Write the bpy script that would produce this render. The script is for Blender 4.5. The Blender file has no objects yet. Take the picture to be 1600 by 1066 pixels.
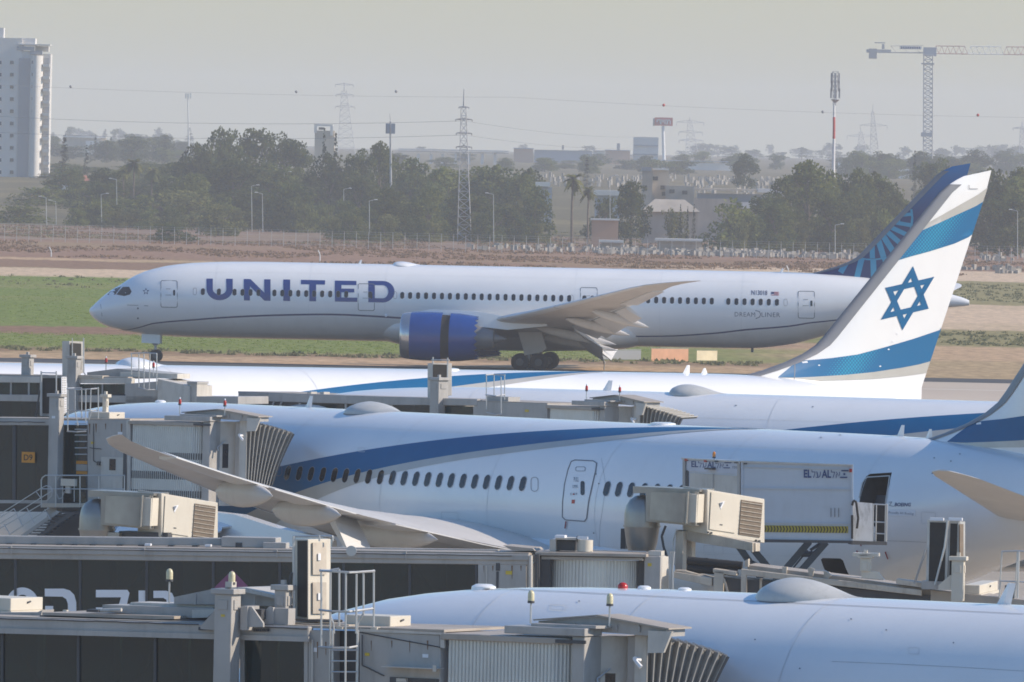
import bpy, bmesh, math, random
import numpy as np
from mathutils import Vector, Matrix, noise as mnoise

random.seed(7); np.random.seed(7)
SC = bpy.context.scene
COL = SC.collection
R = math.radians

# ---------------------------------------------------------------- camera
FPX = 20000.0                       # focal length in pixels of a 1600 px wide frame
CAMZ = 17.1
ROLL = 0.0215
PITCH = math.atan(301.0 / FPX)
_cr, _sr, _cp, _sp = math.cos(ROLL), math.sin(ROLL), math.cos(PITCH), math.sin(PITCH)
_up0 = Vector((0, _sp, _cp)); _fw = Vector((0, _cp, -_sp))
_right = Vector((1, 0, 0)) * _cr + _up0 * _sr
_up = Vector((-1, 0, 0)) * _sr + _up0 * _cr
cam = bpy.data.cameras.new('camera'); cam_o = bpy.data.objects.new('camera', cam); COL.objects.link(cam_o)
cam.sensor_width = 36.0; cam.lens = FPX / 1600 * 36
cam.clip_start = 1.0; cam.clip_end = 60000
mw = Matrix.Identity(4)
for i, ax in enumerate((_right, _up, -_fw)):
    for j in range(3): mw[j][i] = ax[j]
mw[2][3] = CAMZ
cam_o.matrix_world = mw
SC.camera = cam_o

# ---------------------------------------------------------------- sky and sun
SUN_ELEV, SUN_AZ = R(32), R(-3)      # azimuth measured from +X (right) towards +Y (away)
sdir = Vector((math.cos(SUN_ELEV) * math.cos(SUN_AZ), math.cos(SUN_ELEV) * math.sin(SUN_AZ), math.sin(SUN_ELEV)))
world = bpy.data.worlds.new('World'); SC.world = world; world.use_nodes = True
wn = world.node_tree.nodes; wl = world.node_tree.links; wn.clear()
sky = wn.new('ShaderNodeTexSky'); sky.sky_type = 'NISHITA'; sky.sun_disc = False
sky.sun_elevation = SUN_ELEV; sky.sun_rotation = R(90) - SUN_AZ
sky.altitude = 40; sky.air_density = 1.45; sky.dust_density = 0.35; sky.ozone_density = 9.0
bg = wn.new('ShaderNodeBackground'); bg.inputs['Strength'].default_value = 0.122
wo = wn.new('ShaderNodeOutputWorld')
wl.new(sky.outputs[0], bg.inputs[0]); wl.new(bg.outputs[0], wo.inputs[0])
sun = bpy.data.lights.new('sun', 'SUN'); sun.energy = 3.9; sun.angle = R(0.5); sun.color = (1.0, 0.86, 0.69)
sun_o = bpy.data.objects.new('sun', sun); COL.objects.link(sun_o)
sun_o.rotation_euler = sdir.to_track_quat('Z', 'Y').to_euler(); sun_o.location = (200, 0, 200)
SC.view_settings.view_transform = 'Standard'; SC.view_settings.look = 'None'
SC.view_settings.exposure = 0.38; SC.view_settings.gamma = 1.0
SC.render.engine = 'CYCLES'
cy = SC.cycles
cy.use_denoising = True
try: cy.denoiser = 'OPENIMAGEDENOISE'
except Exception: pass
cy.max_bounces = 7; cy.diffuse_bounces = 3; cy.glossy_bounces = 3; cy.transmission_bounces = 4
cy.volume_bounces = 1; cy.transparent_max_bounces = 16
cy.caustics_reflective = False; cy.caustics_refractive = False
cy.use_adaptive_sampling = True; cy.adaptive_threshold = 0.02
cy.sample_clamp_indirect = 8
cy.filter_width = 1.7

# ---------------------------------------------------------------- picture <-> place
def raydir(px, py):
    a, b = px - 800.0, py - 533.0
    x = a * _cr + b * _sr; y = -a * _sr + b * _cr
    d = Vector((1, 0, 0)) * (x / FPX) + _up0 * (-y / FPX) + _fw
    return d / d.y
def P(px, py, Z):
    return Vector((0, 0, CAMZ)) + raydir(px, py) * Z
def terrain(X, Y):
    def ss(a, b, t):
        t = min(1, max(0, (t - a) / (b - a))); return t * t * (3 - 2 * t)
    z = 9.0 * ss(2350, 3700, Y) + 5.0 * ss(3700, 8000, Y)
    if Y > 1650:
        k = ss(1650, 2300, Y)
        z += k * 0.5 * mnoise.noise(Vector((X * .012, Y * .004, 0)))
    return z
def G(px, py):
    """point of the terrain seen at a pixel"""
    d = raydir(px, py); Y = 800.0
    while Y < 15000:
        p = Vector((0, 0, CAMZ)) + d * Y
        if p.z <= terrain(p.x, Y): break
        Y += 8
    p = Vector((0, 0, CAMZ)) + d * Y
    p.z = terrain(p.x, Y)
    return p

class Frame:
    """vertical working plane: origin at a ground point, u to the right, v away, w up"""
    def __init__(s, px, Z, yaw):
        s.o = P(px, 533, Z); s.o.z = 0
        t = R(yaw); s.u = Vector((math.cos(t), -math.sin(t), 0)); s.v = Vector((math.sin(t), math.cos(t), 0)); s.yaw = t
    def at(s, px, py, v=0.0):
        d = raydir(px, py); o = s.o + s.v * v
        k = (o - Vector((0, 0, CAMZ))).dot(s.v) / d.dot(s.v)
        return Vector((0, 0, CAMZ)) + d * k
    def uvw(s, u, v, w):
        return s.o + s.u * u + s.v * v + Vector((0, 0, w))

# ---------------------------------------------------------------- objects
INV = {}
def _key(o): return o.as_pointer()
def tag(o, label=None, cat=None, group=None, kind=None):
    if label: o['label'] = label
    if cat: o['category'] = cat
    if group: o['group'] = group
    if kind: o['kind'] = kind
    return o
def thing(name, label, cat, loc=(0, 0, 0), rotz=0.0, group=None, roty=0.0):
    o = bpy.data.objects.new(name, None); COL.objects.link(o)
    o.location = loc; o.rotation_euler = (0, roty, rotz); o.empty_display_size = 0.5
    tag(o, label, cat, group)
    INV[_key(o)] = (Matrix.Translation(Vector(loc)) @ Matrix.Rotation(rotz, 4, 'Z') @ Matrix.Rotation(roty, 4, 'Y')).inverted()
    return o
class MB:
    def __init__(s): s.v = []; s.f = []
    def face(s, pts):
        n = len(s.v); s.v += [Vector(p) for p in pts]; s.f.append(tuple(range(n, n + len(pts)))); return s
    def prism(s, pts, vec):
        n = len(s.v); k = len(pts); vec = Vector(vec)
        s.v += [Vector(p) for p in pts] + [Vector(p) + vec for p in pts]
        s.f.append(tuple(range(n, n + k))); s.f.append(tuple(range(n + 2 * k - 1, n + k - 1, -1)))
        for i in range(k):
            j = (i + 1) % k; s.f.append((n + i, n + k + i, n + k + j, n + j))
        return s
    def box(s, c, size, ax=None):
        c = Vector(c); ux, uy, uz = ax or (Vector((1, 0, 0)), Vector((0, 1, 0)), Vector((0, 0, 1)))
        x, y, z = size[0] / 2, size[1] / 2, size[2] / 2
        return s.prism([c - ux * x - uy * y - uz * z, c + ux * x - uy * y - uz * z, c + ux * x + uy * y - uz * z, c - ux * x + uy * y - uz * z], uz * 2 * z)
    def b2(s, x0, x1, y0, y1, z0, z1):
        return s.box(((x0 + x1) / 2, (y0 + y1) / 2, (z0 + z1) / 2), (abs(x1 - x0), abs(y1 - y0), abs(z1 - z0)))
    def tube(s, p0, p1, r0, r1=None, n=6, caps=True):
        p0 = Vector(p0); p1 = Vector(p1); r1 = r0 if r1 is None else r1
        d = (p1 - p0)
        if d.length < 1e-6: return s
        d.normalize(); a = d.orthogonal().normalized(); b = d.cross(a)
        k = len(s.v)
        for p, r in ((p0, r0), (p1, r1)):
            for i in range(n):
                t = 2 * math.pi * (i + .5) / n; s.v.append(p + a * (r * math.cos(t)) + b * (r * math.sin(t)))
        for i in range(n):
            j = (i + 1) % n; s.f.append((k + i, k + j, k + n + j, k + n + i))
        if caps: s.f.append(tuple(range(k + n - 1, k - 1, -1))); s.f.append(tuple(range(k + n, k + 2 * n)))
        return s
    def path(s, pts, r, n=6):
        for a, b in zip(pts[:-1], pts[1:]): s.tube(a, b, r, n=n)
        return s
    def rings(s, rings, close=True, cap0=True, cap1=True):
        """loft between rings of equal point count"""
        k = len(s.v); n = len(rings[0])
        for r in rings: s.v += [Vector(p) for p in r]
        for i in range(len(rings) - 1):
            for j in range(n if close else n - 1):
                a = k + i * n + j; b = k + i * n + (j + 1) % n
                s.f.append((a, b, b + n, a + n))
        if cap0: s.f.append(tuple(range(k + n - 1, k - 1, -1)))
        if cap1: s.f.append(tuple(range(k + (len(rings) - 1) * n, k + len(rings) * n)))
        return s
    def lathe(s, c, axis, prof, n=24, cap0=True, cap1=True, sx=1.0, sz=1.0):
        """prof: (along, radius)"""
        c = Vector(c); d = Vector(axis).normalized(); a = d.orthogonal().normalized(); b = d.cross(a)
        rr = []
        for l, r in prof:
            rr.append([c + d * l + a * (r * math.cos(2 * math.pi * i / n)) + b * (r * math.sin(2 * math.pi * i / n)) for i in range(n)])
        return s.rings(rr, True, cap0, cap1)
    def build(s, name, mat, parent=None, smooth=None, local=False, bevel=0.0, recalc=True):
        me = bpy.data.meshes.new(name)
        vs = s.v
        if parent is not None and not local:
            m = INV[_key(parent)]; vs = [m @ v for v in s.v]
        me.from_pydata([tuple(v) for v in vs], [], s.f)
        if recalc or bevel:
            bm = bmesh.new(); bm.from_mesh(me)
            bmesh.ops.recalc_face_normals(bm, faces=bm.faces)
            if bevel:
                bmesh.ops.bevel(bm, geom=[e for e in bm.edges if e.calc_face_angle(0) > 0.6], offset=bevel, segments=1, affect='EDGES')
            bm.to_mesh(me); bm.free()
        if smooth is not None:
            me.shade_smooth(); me.set_sharp_from_angle(angle=R(smooth))
        return link(name, me, mat, parent)
def link(name, me, mat, parent=None):
    if mat is not None:
        me.materials.append(mat)
    o = bpy.data.objects.new(name, me); COL.objects.link(o)
    if parent is not None:
        o.parent = parent
        if _key(parent) in INV: INV[_key(o)] = INV[_key(parent)]
    return o
def dup(o, parent=None, loc=None, name=None):
    c = o.copy(); COL.objects.link(c); c.parent = parent
    if loc is not None: c.location = loc
    return c
def copy_tree(o, parent=None):
    kids = list(o.children)
    c = o.copy(); COL.objects.link(c); c.parent = parent
    for ch in kids: copy_tree(ch, c)
    return c

# ---------------------------------------------------------------- materials
def M(name, col, rough=.5, metal=0.0, var=.10, scale=1.5, bump=0.0, bscale=30.0, dirt=0.0, dcol=(.10, .09, .08), coat=0.0, spec=.5, stretch=None, tint=None):
    m = bpy.data.materials.new(name); m.use_nodes = True
    nt = m.node_tree; n = nt.nodes; l = nt.links; b = n['Principled BSDF']
    b.inputs['Roughness'].default_value = rough; b.inputs['Metallic'].default_value = metal
    b.inputs['Specular IOR Level'].default_value = spec
    if coat: b.inputs['Coat Weight'].default_value = coat; b.inputs['Coat Roughness'].default_value = .12
    tc = n.new('ShaderNodeTexCoord'); mp = n.new('ShaderNodeMapping')
    l.new(tc.outputs['Object'], mp.inputs[0])
    if stretch: mp.inputs['Scale'].default_value = stretch
    nz = n.new('ShaderNodeTexNoise'); nz.inputs['Scale'].default_value = scale; nz.inputs['Detail'].default_value = 5
    l.new(mp.outputs[0], nz.inputs[0])
    rp = n.new('ShaderNodeValToRGB'); e = rp.color_ramp.elements
    c2 = tint or col
    e[0].position = .3; e[1].position = .72
    e[0].color = tuple(max(0, c * (1 - var)) for c in col) + (1,); e[1].color = tuple(min(1, c * (1 + var)) for c in c2) + (1,)
    l.new(nz.outputs[0], rp.inputs[0]); out = rp.outputs[0]
    if dirt:
        n2 = n.new('ShaderNodeTexNoise'); n2.inputs['Scale'].default_value = scale * 3.1; n2.inputs['Detail'].default_value = 8; n2.inputs['Roughness'].default_value = .7
        mp2 = n.new('ShaderNodeMapping'); mp2.inputs['Scale'].default_value = (1, 1, .25); l.new(tc.outputs['Object'], mp2.inputs[0]); l.new(mp2.outputs[0], n2.inputs[0])
        r2 = n.new('ShaderNodeValToRGB'); r2.color_ramp.elements[0].position = .5; r2.color_ramp.elements[1].position = .78
        l.new(n2.outputs[0], r2.inputs[0])
        mu = n.new('ShaderNodeMath'); mu.operation = 'MULTIPLY'; mu.inputs[1].default_value = dirt; l.new(r2.outputs[0], mu.inputs[0])
        mx = n.new('ShaderNodeMix'); mx.data_type = 'RGBA'; l.new(mu.outputs[0], mx.inputs[0]); l.new(out, mx.inputs[6]); mx.inputs[7].default_value = dcol + (1,)
        out = mx.outputs[2]
    l.new(out, b.inputs['Base Color'])
    if bump:
        n3 = n.new('ShaderNodeTexNoise'); n3.inputs['Scale'].default_value = bscale; n3.inputs['Detail'].default_value = 4; l.new(mp.outputs[0], n3.inputs[0])
        bp = n.new('ShaderNodeBump'); bp.inputs['Strength'].default_value = bump; bp.inputs['Distance'].default_value = .03
        l.new(n3.outputs[0], bp.inputs['Height']); l.new(bp.outputs[0], b.inputs['Normal'])
    return m
def Mglass(name, col=(.02, .035, .035), alpha=.5, rough=.04):
    m = bpy.data.materials.new(name); m.use_nodes = True
    nt = m.node_tree; n = nt.nodes; l = nt.links; b = n['Principled BSDF']
    b.inputs['Base Color'].default_value = col + (1,); b.inputs['Roughness'].default_value = rough
    b.inputs['IOR'].default_value = 1.75
    tr = n.new('ShaderNodeBsdfTransparent'); tr.inputs[0].default_value = (.46, .70, .68, 1)
    mx = n.new('ShaderNodeMixShader'); mx.inputs[0].default_value = alpha
    l.new(tr.outputs[0], mx.inputs[1]); l.new(b.outputs[0], mx.inputs[2]); l.new(mx.outputs[0], n['Material Output'].inputs[0])
    return m
def Mleaf(name, c0, c1, trans=.25):
    m = bpy.data.materials.new(name); m.use_nodes = True
    nt = m.node_tree; n = nt.nodes; l = nt.links; n.remove(n['Principled BSDF'])
    tc = n.new('ShaderNodeTexCoord'); nz = n.new('ShaderNodeTexNoise'); nz.inputs['Scale'].default_value = .5; nz.inputs['Detail'].default_value = 4
    l.new(tc.outputs['Object'], nz.inputs[0]); rp = n.new('ShaderNodeValToRGB')
    rp.color_ramp.elements[0].position = .35; rp.color_ramp.elements[1].position = .68
    rp.color_ramp.elements[0].color = c0 + (1,); rp.color_ramp.elements[1].color = c1 + (1,)
    l.new(nz.outputs[0], rp.inputs[0])
    oi = n.new('ShaderNodeObjectInfo'); hs = n.new('ShaderNodeHueSaturation'); mr = n.new('ShaderNodeMapRange')
    mr.inputs[3].default_value = .75; mr.inputs[4].default_value = 1.3
    l.new(oi.outputs['Random'], mr.inputs[0]); l.new(mr.outputs[0], hs.inputs['Value']); l.new(rp.outputs[0], hs.inputs['Color'])
    d = n.new('ShaderNodeBsdfDiffuse'); t = n.new('ShaderNodeBsdfTranslucent'); mx = n.new('ShaderNodeMixShader'); mx.inputs[0].default_value = trans
    l.new(hs.outputs[0], d.inputs[0]); l.new(hs.outputs[0], t.inputs[0]); l.new(d.outputs[0], mx.inputs[1]); l.new(t.outputs[0], mx.inputs[2])
    l.new(mx.outputs[0], n['Material Output'].inputs[0])
    return m
W_PAINT = M('white_paint', (.80, .80, .80), .22, var=.03, scale=.35, coat=.5, dirt=.09, dcol=(.5, .48, .45))
G_PAINT = M('grey_belly_paint', (.72, .71, .69), .32, var=.04, scale=.4, coat=.15, dirt=.12)
NAVY = M('navy_paint', (.035, .045, .13), .3, var=.05)
UBLUE = M('royal_blue_paint', (.010, .045, .22), .3, var=.06, coat=.2)
ENGBLUE = M('engine_blue_paint', (.002, .05, .25), .25, var=.08, coat=.3)
EBLUE = M('stripe_blue_paint', (.003, .11, .26), .45, var=.05, spec=.25)
ESILVER = M('stripe_silver_paint', (.47, .455, .42), .35, metal=.15, var=.05)
BAREMETAL = M('polished_metal', (.55, .55, .56), .22, metal=.85, var=.06)
LEGREY = M('leading_edge_grey', (.20, .205, .22), .4, metal=.2, var=.06)
WINDOW = M('cabin_window_glass', (.012, .014, .018), .08, var=.2)
SOFTSEAM = M('soft_panel_joint', (.60, .61, .62), .4, var=.1)
SEAM = M('panel_seam', (.16, .17, .19), .5, var=.1)
RUBBER = M('tyre_rubber', (.018, .018, .019), .75, var=.2)
WHEELHUB = M('wheel_hub', (.11, .11, .11), .5, metal=.3)
GEARMET = M('gear_metal', (.45, .45, .44), .4, metal=.4, var=.1)
UNDER = M('wing_underside_paint', (.60, .57, .53), .38, var=.06, scale=.6, dirt=.15)
WINGTOP = M('wing_grey_paint', (.66, .66, .66), .33, var=.05, scale=.5)
DARK = M('dark_recess', (.012, .012, .013), .7, var=.2)
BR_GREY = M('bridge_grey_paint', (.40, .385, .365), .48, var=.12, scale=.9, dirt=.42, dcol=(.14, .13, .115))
BR_LIGHT = M('bridge_light_and_sunlit_paint', (.55, .52, .47), .5, var=.10, scale=1.1, dirt=.4, dcol=(.2, .17, .13))  # light-coloured parts, and a few faces painted as if sunlit
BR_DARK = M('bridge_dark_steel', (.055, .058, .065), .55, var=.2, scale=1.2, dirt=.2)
ROOFM = M('bridge_roof_sheet', (.38, .335, .285), .6, var=.14, scale=.8, dirt=.35, dcol=(.16, .12, .09))
RUST = M('weathered_beige_steel', (.52, .46, .38), .6, var=.14, scale=1.6, dirt=.5, dcol=(.17, .11, .07))
ACBEIGE = M('cabinet_beige_paint', (.62, .57, .48), .45, var=.05, scale=1.2, dirt=.15, dcol=(.25, .2, .14))
STEEL = M('duct_sheet_steel', (.34, .325, .30), .36, metal=.6, var=.15, scale=1.4, dirt=.15)
GALV = M('galvanised_tube', (.52, .52, .51), .42, metal=.5, var=.12)
SHUT = M('shutter_slat_aluminium', (.56, .58, .58), .35, metal=.45, var=.07, dirt=.08)
FABRIC = M('bellows_fabric', (.25, .24, .225), .8, var=.25, scale=2.5, dirt=.2, dcol=(.03, .03, .03))
FABRIC_EDGE = M('bellows_rib', (.42, .40, .36), .6, var=.1)
GRILLE = M('coil_grille', (.16, .12, .085), .6, var=.2, scale=6)
BLACKGR = M('condenser_coil', (.022, .020, .018), .6, var=.3, scale=4)
BR_GLASS = Mglass('tinted_glass', (.007, .022, .025), .62)
PLAINWHITE = M('white_lettering', (.78, .79, .82), .5, var=.04)
ORANGE = M('orange_sign', (.62, .25, .02), .5, var=.05)
BLACKINK = M('black_print', (.012, .012, .012), .5)
BLUEINK = M('blue_print', (.015, .05, .17), .45)
GREYINK = M('grey_print', (.16, .19, .24), .5)
REDLAMP = M('red_lens', (.42, .02, .015), .25)
AMBERLAMP = M('amber_lens', (.75, .25, .03), .25)
CREAMLAMP = M('cream_lens', (.62, .56, .36), .25, var=.12, scale=20)
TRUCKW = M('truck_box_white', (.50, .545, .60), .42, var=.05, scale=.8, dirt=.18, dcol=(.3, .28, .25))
SCISSOR = M('scissor_blue_steel', (.03, .055, .085), .5, var=.2, dirt=.2)
MAGENTA = M('magenta_film', (.23, .07, .16), .4)

# ================================================================ the ground
def ground_material():
    m = bpy.data.materials.new('airfield_soil'); m.use_nodes = True
    nt = m.node_tree; n = nt.nodes; l = nt.links; b = n['Principled BSDF']; b.inputs['Roughness'].default_value = .95
    b.inputs['Specular IOR Level'].default_value = .1
    tc = n.new('ShaderNodeTexCoord'); sp = n.new('ShaderNodeSeparateXYZ'); l.new(tc.outputs['Object'], sp.inputs[0])
    def noise(scale, det=5, vec=(1, 1, 1)):
        mp = n.new('ShaderNodeMapping'); mp.inputs['Scale'].default_value = vec; l.new(tc.outputs['Object'], mp.inputs[0])
        z = n.new('ShaderNodeTexNoise'); z.inputs['Scale'].default_value = scale; z.inputs['Detail'].default_value = det; z.inputs['Roughness'].default_value = .65
        l.new(mp.outputs[0], z.inputs[0]); return z.outputs[0]
    def math_(op, a, b_):
        k = n.new('ShaderNodeMath'); k.operation = op
        for i, x in enumerate((a, b_)):
            if isinstance(x, (int, float)): k.inputs[i].default_value = x
            else: l.new(x, k.inputs[i])
        return k.outputs[0]
    warp = math_('MULTIPLY', math_('SUBTRACT', noise(.05, 4, (1, .35, 1)), .5), 46)
    warp2 = math_('MULTIPLY', math_('SUBTRACT', noise(.6, 4, (1, .12, 1)), .5), 26)
    yy = math_('ADD', sp.outputs[1], math_('ADD', warp, warp2))
    def ramp(stops, y0, y1):
        mr = n.new('ShaderNodeMapRange'); mr.inputs[1].default_value = y0; mr.inputs[2].default_value = y1; l.new(yy, mr.inputs[0])
        rp = n.new('ShaderNodeValToRGB'); e = rp.color_ramp.elements
        pts = []
        for i, (ya, c) in enumerate(stops):
            yb = stops[i + 1][0] if i + 1 < len(stops) else y1
            pts.append(((ya - y0) / (y1 - y0) + .0008, c)); pts.append(((yb - y0) / (y1 - y0) - .0008, c))
        while len(e) < len(pts): e.new(.5)
        for k, (p, c) in enumerate(pts): e[k].position = min(1, max(0, p)); e[k].color = c + (1,)
        l.new(mr.outputs[0], rp.inputs[0]); return rp.outputs[0]
    tan = (.50, .34, .21); brown = (.26, .155, .10); green = (.175, .22, .05); green2 = (.195, .225, .06); road = (.62, .46, .32)
    red = (.29, .17, .115); dry = (.43, .31, .18); olive = (.28, .24, .11)
    left = ramp([(900, tan), (1026, brown), (1046, green2), (1128, brown), (1165, green), (1590, road), (1690, brown), (1800, tan), (1830, red), (2150, (.25, .165, .12)), (2480, (.14, .12, .07))], 900, 2800)
    right = ramp([(900, dry), (1080, tan), (1160, olive), (1275, road), (1500, olive), (1780, road), (1930, brown), (2060, red), (2480, (.15, .125, .075))], 900, 2800)
    xf = n.new('ShaderNodeMapRange'); xf.interpolation_type = 'SMOOTHSTEP'
    # the green ends a little left of the far end of the runway
    l.new(math_('ADD', sp.outputs[0], math_('MULTIPLY', math_('SUBTRACT', noise(.03, 3), .5), 30)), xf.inputs[0])
    xf.inputs[1].default_value = 10; xf.inputs[2].default_value = 38
    mx = n.new('ShaderNodeMix'); mx.data_type = 'RGBA'; l.new(xf.outputs[0], mx.inputs[0]); l.new(left, mx.inputs[6]); l.new(right, mx.inputs[7])
    # fine mottling
    f1 = noise(.9, 7, (1, .2, 1)); r1 = n.new('ShaderNodeValToRGB'); r1.color_ramp.elements[0].position = .32; r1.color_ramp.elements[1].position = .7
    r1.color_ramp.elements[0].color = (.55, .55, .55, 1); r1.color_ramp.elements[1].color = (1.25, 1.25, 1.2, 1); l.new(f1, r1.inputs[0])
    mm = n.new('ShaderNodeMix'); mm.data_type = 'RGBA'; mm.blend_type = 'MULTIPLY'; mm.inputs[0].default_value = .8
    lf = noise(.018, 5, (1, .5, 1)); r2 = n.new('ShaderNodeValToRGB'); r2.color_ramp.elements[0].position = .50; r2.color_ramp.elements[1].position = .72; l.new(lf, r2.inputs[0])
    m2 = n.new('ShaderNodeMix'); m2.data_type = 'RGBA'; l.new(math_('MULTIPLY', r2.outputs[0], .55), m2.inputs[0]); l.new(mx.outputs[2], m2.inputs[6]); m2.inputs[7].default_value = (.33, .26, .13, 1)
    l.new(m2.outputs[2], mm.inputs[6]); l.new(r1.outputs[0], mm.inputs[7]); l.new(mm.outputs[2], b.inputs['Base Color'])
    return m
GROUND = ground_material()
def grid_sheet(name, xs, ys, zf, mat, kind='structure'):
    vs = [(x, y, zf(x, y)) for y in ys for x in xs]; nx = len(xs)
    fs = [(j * nx + i, j * nx + i + 1, (j + 1) * nx + i + 1, (j + 1) * nx + i) for j in range(len(ys) - 1) for i in range(nx - 1)]
    me = bpy.data.meshes.new(name); me.from_pydata(vs, [], fs); me.shade_smooth()
    o = link(name, me, mat); o['kind'] = kind; return o
xs = [-6000, -3000, -1500, -900] + [-600 + 24 * i for i in range(51)] + [900, 1500, 3000, 6000]
ys = [-300, 300, 800] + [1200 + 45 * i for i in range(70)] + [4600, 5200, 6000, 7000, 8500, 10000, 11900]
grid_sheet('ground', xs, ys, lambda x, y: terrain(x, y) - .02, GROUND)
CONC = M('apron_concrete', (.36, .315, .26), .85, var=.12, scale=.08, dirt=.35, dcol=(.13, .12, .11), bump=.2)
ASPH = M('shoulder_asphalt', (.05, .05, .053), .85, var=.25, scale=.3)
TAXI = M('taxiway_concrete', (.50, .41, .32), .85, var=.1, scale=.05, stretch=(1, .2, 1))
LINEW = M('runway_paint', (.7, .68, .62), .7, var=.1)
def sheet(name, x0, x1, y0, y1, z, mat):
    mb = MB(); mb.face([(x0, y0, z), (x1, y0, z), (x1, y1, z), (x0, y1, z)])
    o = mb.build(name, mat, recalc=False); o['kind'] = 'structure'; return o
sheet('apron', -700, 700, -100, 860, .004, CONC)
sheet('taxiway', -2500, 2500, 888, 975, .006, TAXI)
sheet('taxiway_shoulder', -2500, 2500, 975, 993, .008, ASPH)
sheet('taxiway_marking', -2500, 2500, 944, 944.9, .012, LINEW)

# scrub and grass that nobody could count
def blades(name, pts, h, w, n, mat, kind='stuff', lean=.5, label=None, cat=None):
    P_ = np.array(pts, dtype=np.float64); N = len(P_); k = N * n
    base = np.repeat(P_, n, axis=0)
    hh = np.repeat(np.array(h) * np.random.uniform(.6, 1.3, N), n) if np.ndim(h) == 0 else np.repeat(np.array(h), n)
    off = np.random.normal(0, 1, (k, 2)) * (hh * .9)[:, None]
    base[:, :2] += off
    ang = np.random.uniform(0, math.tau, k); dx = np.cos(ang) * w * hh; dy = np.sin(ang) * w * hh
    ln = np.random.normal(0, lean, (k, 2)) * hh[:, None]
    v = np.zeros((k, 3, 3))
    v[:, 0] = base; v[:, 0, 0] -= dx; v[:, 0, 1] -= dy
    v[:, 1] = base; v[:, 1, 0] += dx; v[:, 1, 1] += dy
    v[:, 2] = base; v[:, 2, 0] += ln[:, 0]; v[:, 2, 1] += ln[:, 1]; v[:, 2, 2] += hh * np.random.uniform(.5, 1.1, k)
    o = link(name, tri_mesh(name, v.reshape(-1, 3), 3), mat); tag(o, label, cat, None, kind); return o
def tri_mesh(name, verts, per):
    nv = len(verts); nf = nv // per
    me = bpy.data.meshes.new(name); me.vertices.add(nv); me.loops.add(nv); me.polygons.add(nf)
    me.vertices.foreach_set('co', verts.astype(np.float32).ravel())
    me.loops.foreach_set('vertex_index', np.arange(nv, dtype=np.int32))
    me.polygons.foreach_set('loop_start', np.arange(0, nv, per, dtype=np.int32))
    me.update(calc_edges=True); me.validate(); return me
def spread(n, y0, y1, xlo=-.046, xhi=.046, pw=1.0, patch=0.0):
    out = []
    while len(out) < n:
        y = y0 + (y1 - y0) * random.random() ** pw; x = random.uniform(xlo, xhi) * y
        if patch and mnoise.noise(Vector((x * .05, y * .012, 3.3))) < patch - .5: continue
        out.append((x, y, terrain(x, y) - .03))
    return out
GRASSM = Mleaf('field_grass', (.15, .20, .04), (.23, .27, .065), .4)
DRYM = Mleaf('dry_scrub', (.19, .12, .075), (.36, .23, .14), .3)
GREYSCRUB = Mleaf('grey_green_scrub', (.15, .15, .08), (.25, .24, .13), .35)
blades('field_grass', spread(9000, 1175, 1585, -.046, .012) + spread(3000, 1050, 1130, -.046, .012), .09, .5, 6, GRASSM, label='short green grass on the airfield behind the taxiing airliner', cat='grass')
blades('dry_scrub', spread(6500, 1840, 2480, patch=.45), .30, .6, 6, DRYM, label='dry reddish brown scrub between the fence and the trees', cat='scrub')
blades('grey_scrub', spread(260, 1030, 1046, -.046, .02) + spread(140, 1470, 1600, -.046, 0) + spread(350, 1520, 1740, .03, .046) + spread(260, 1170, 1265, .03, .046) + spread(1300, 2200, 2550, patch=.6), .26, .6, 8, GREYSCRUB, label='grey green scrub in strips along the airfield', cat='scrub')

# the air: pale haze over the whole airfield
hz = MB(); hz.b2(-2500, 2500, -60, 11800, -1.5, 78)
HAZE = bpy.data.materials.new('pale_haze'); HAZE.use_nodes = True
_n = HAZE.node_tree.nodes; _l = HAZE.node_tree.links; _n.remove(_n['Principled BSDF'])
pv = _n.new('ShaderNodeVolumePrincipled'); pv.inputs['Color'].default_value = (.93, .945, 1.0, 1); pv.inputs['Density'].default_value = 9.5e-5
pv.inputs['Anisotropy'].default_value = 0.0
_l.new(pv.outputs[0], _n['Material Output'].inputs['Volume'])
tag(hz.build('haze', HAZE), 'pale dusty haze over the airfield', 'haze', None, 'stuff')

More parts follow.
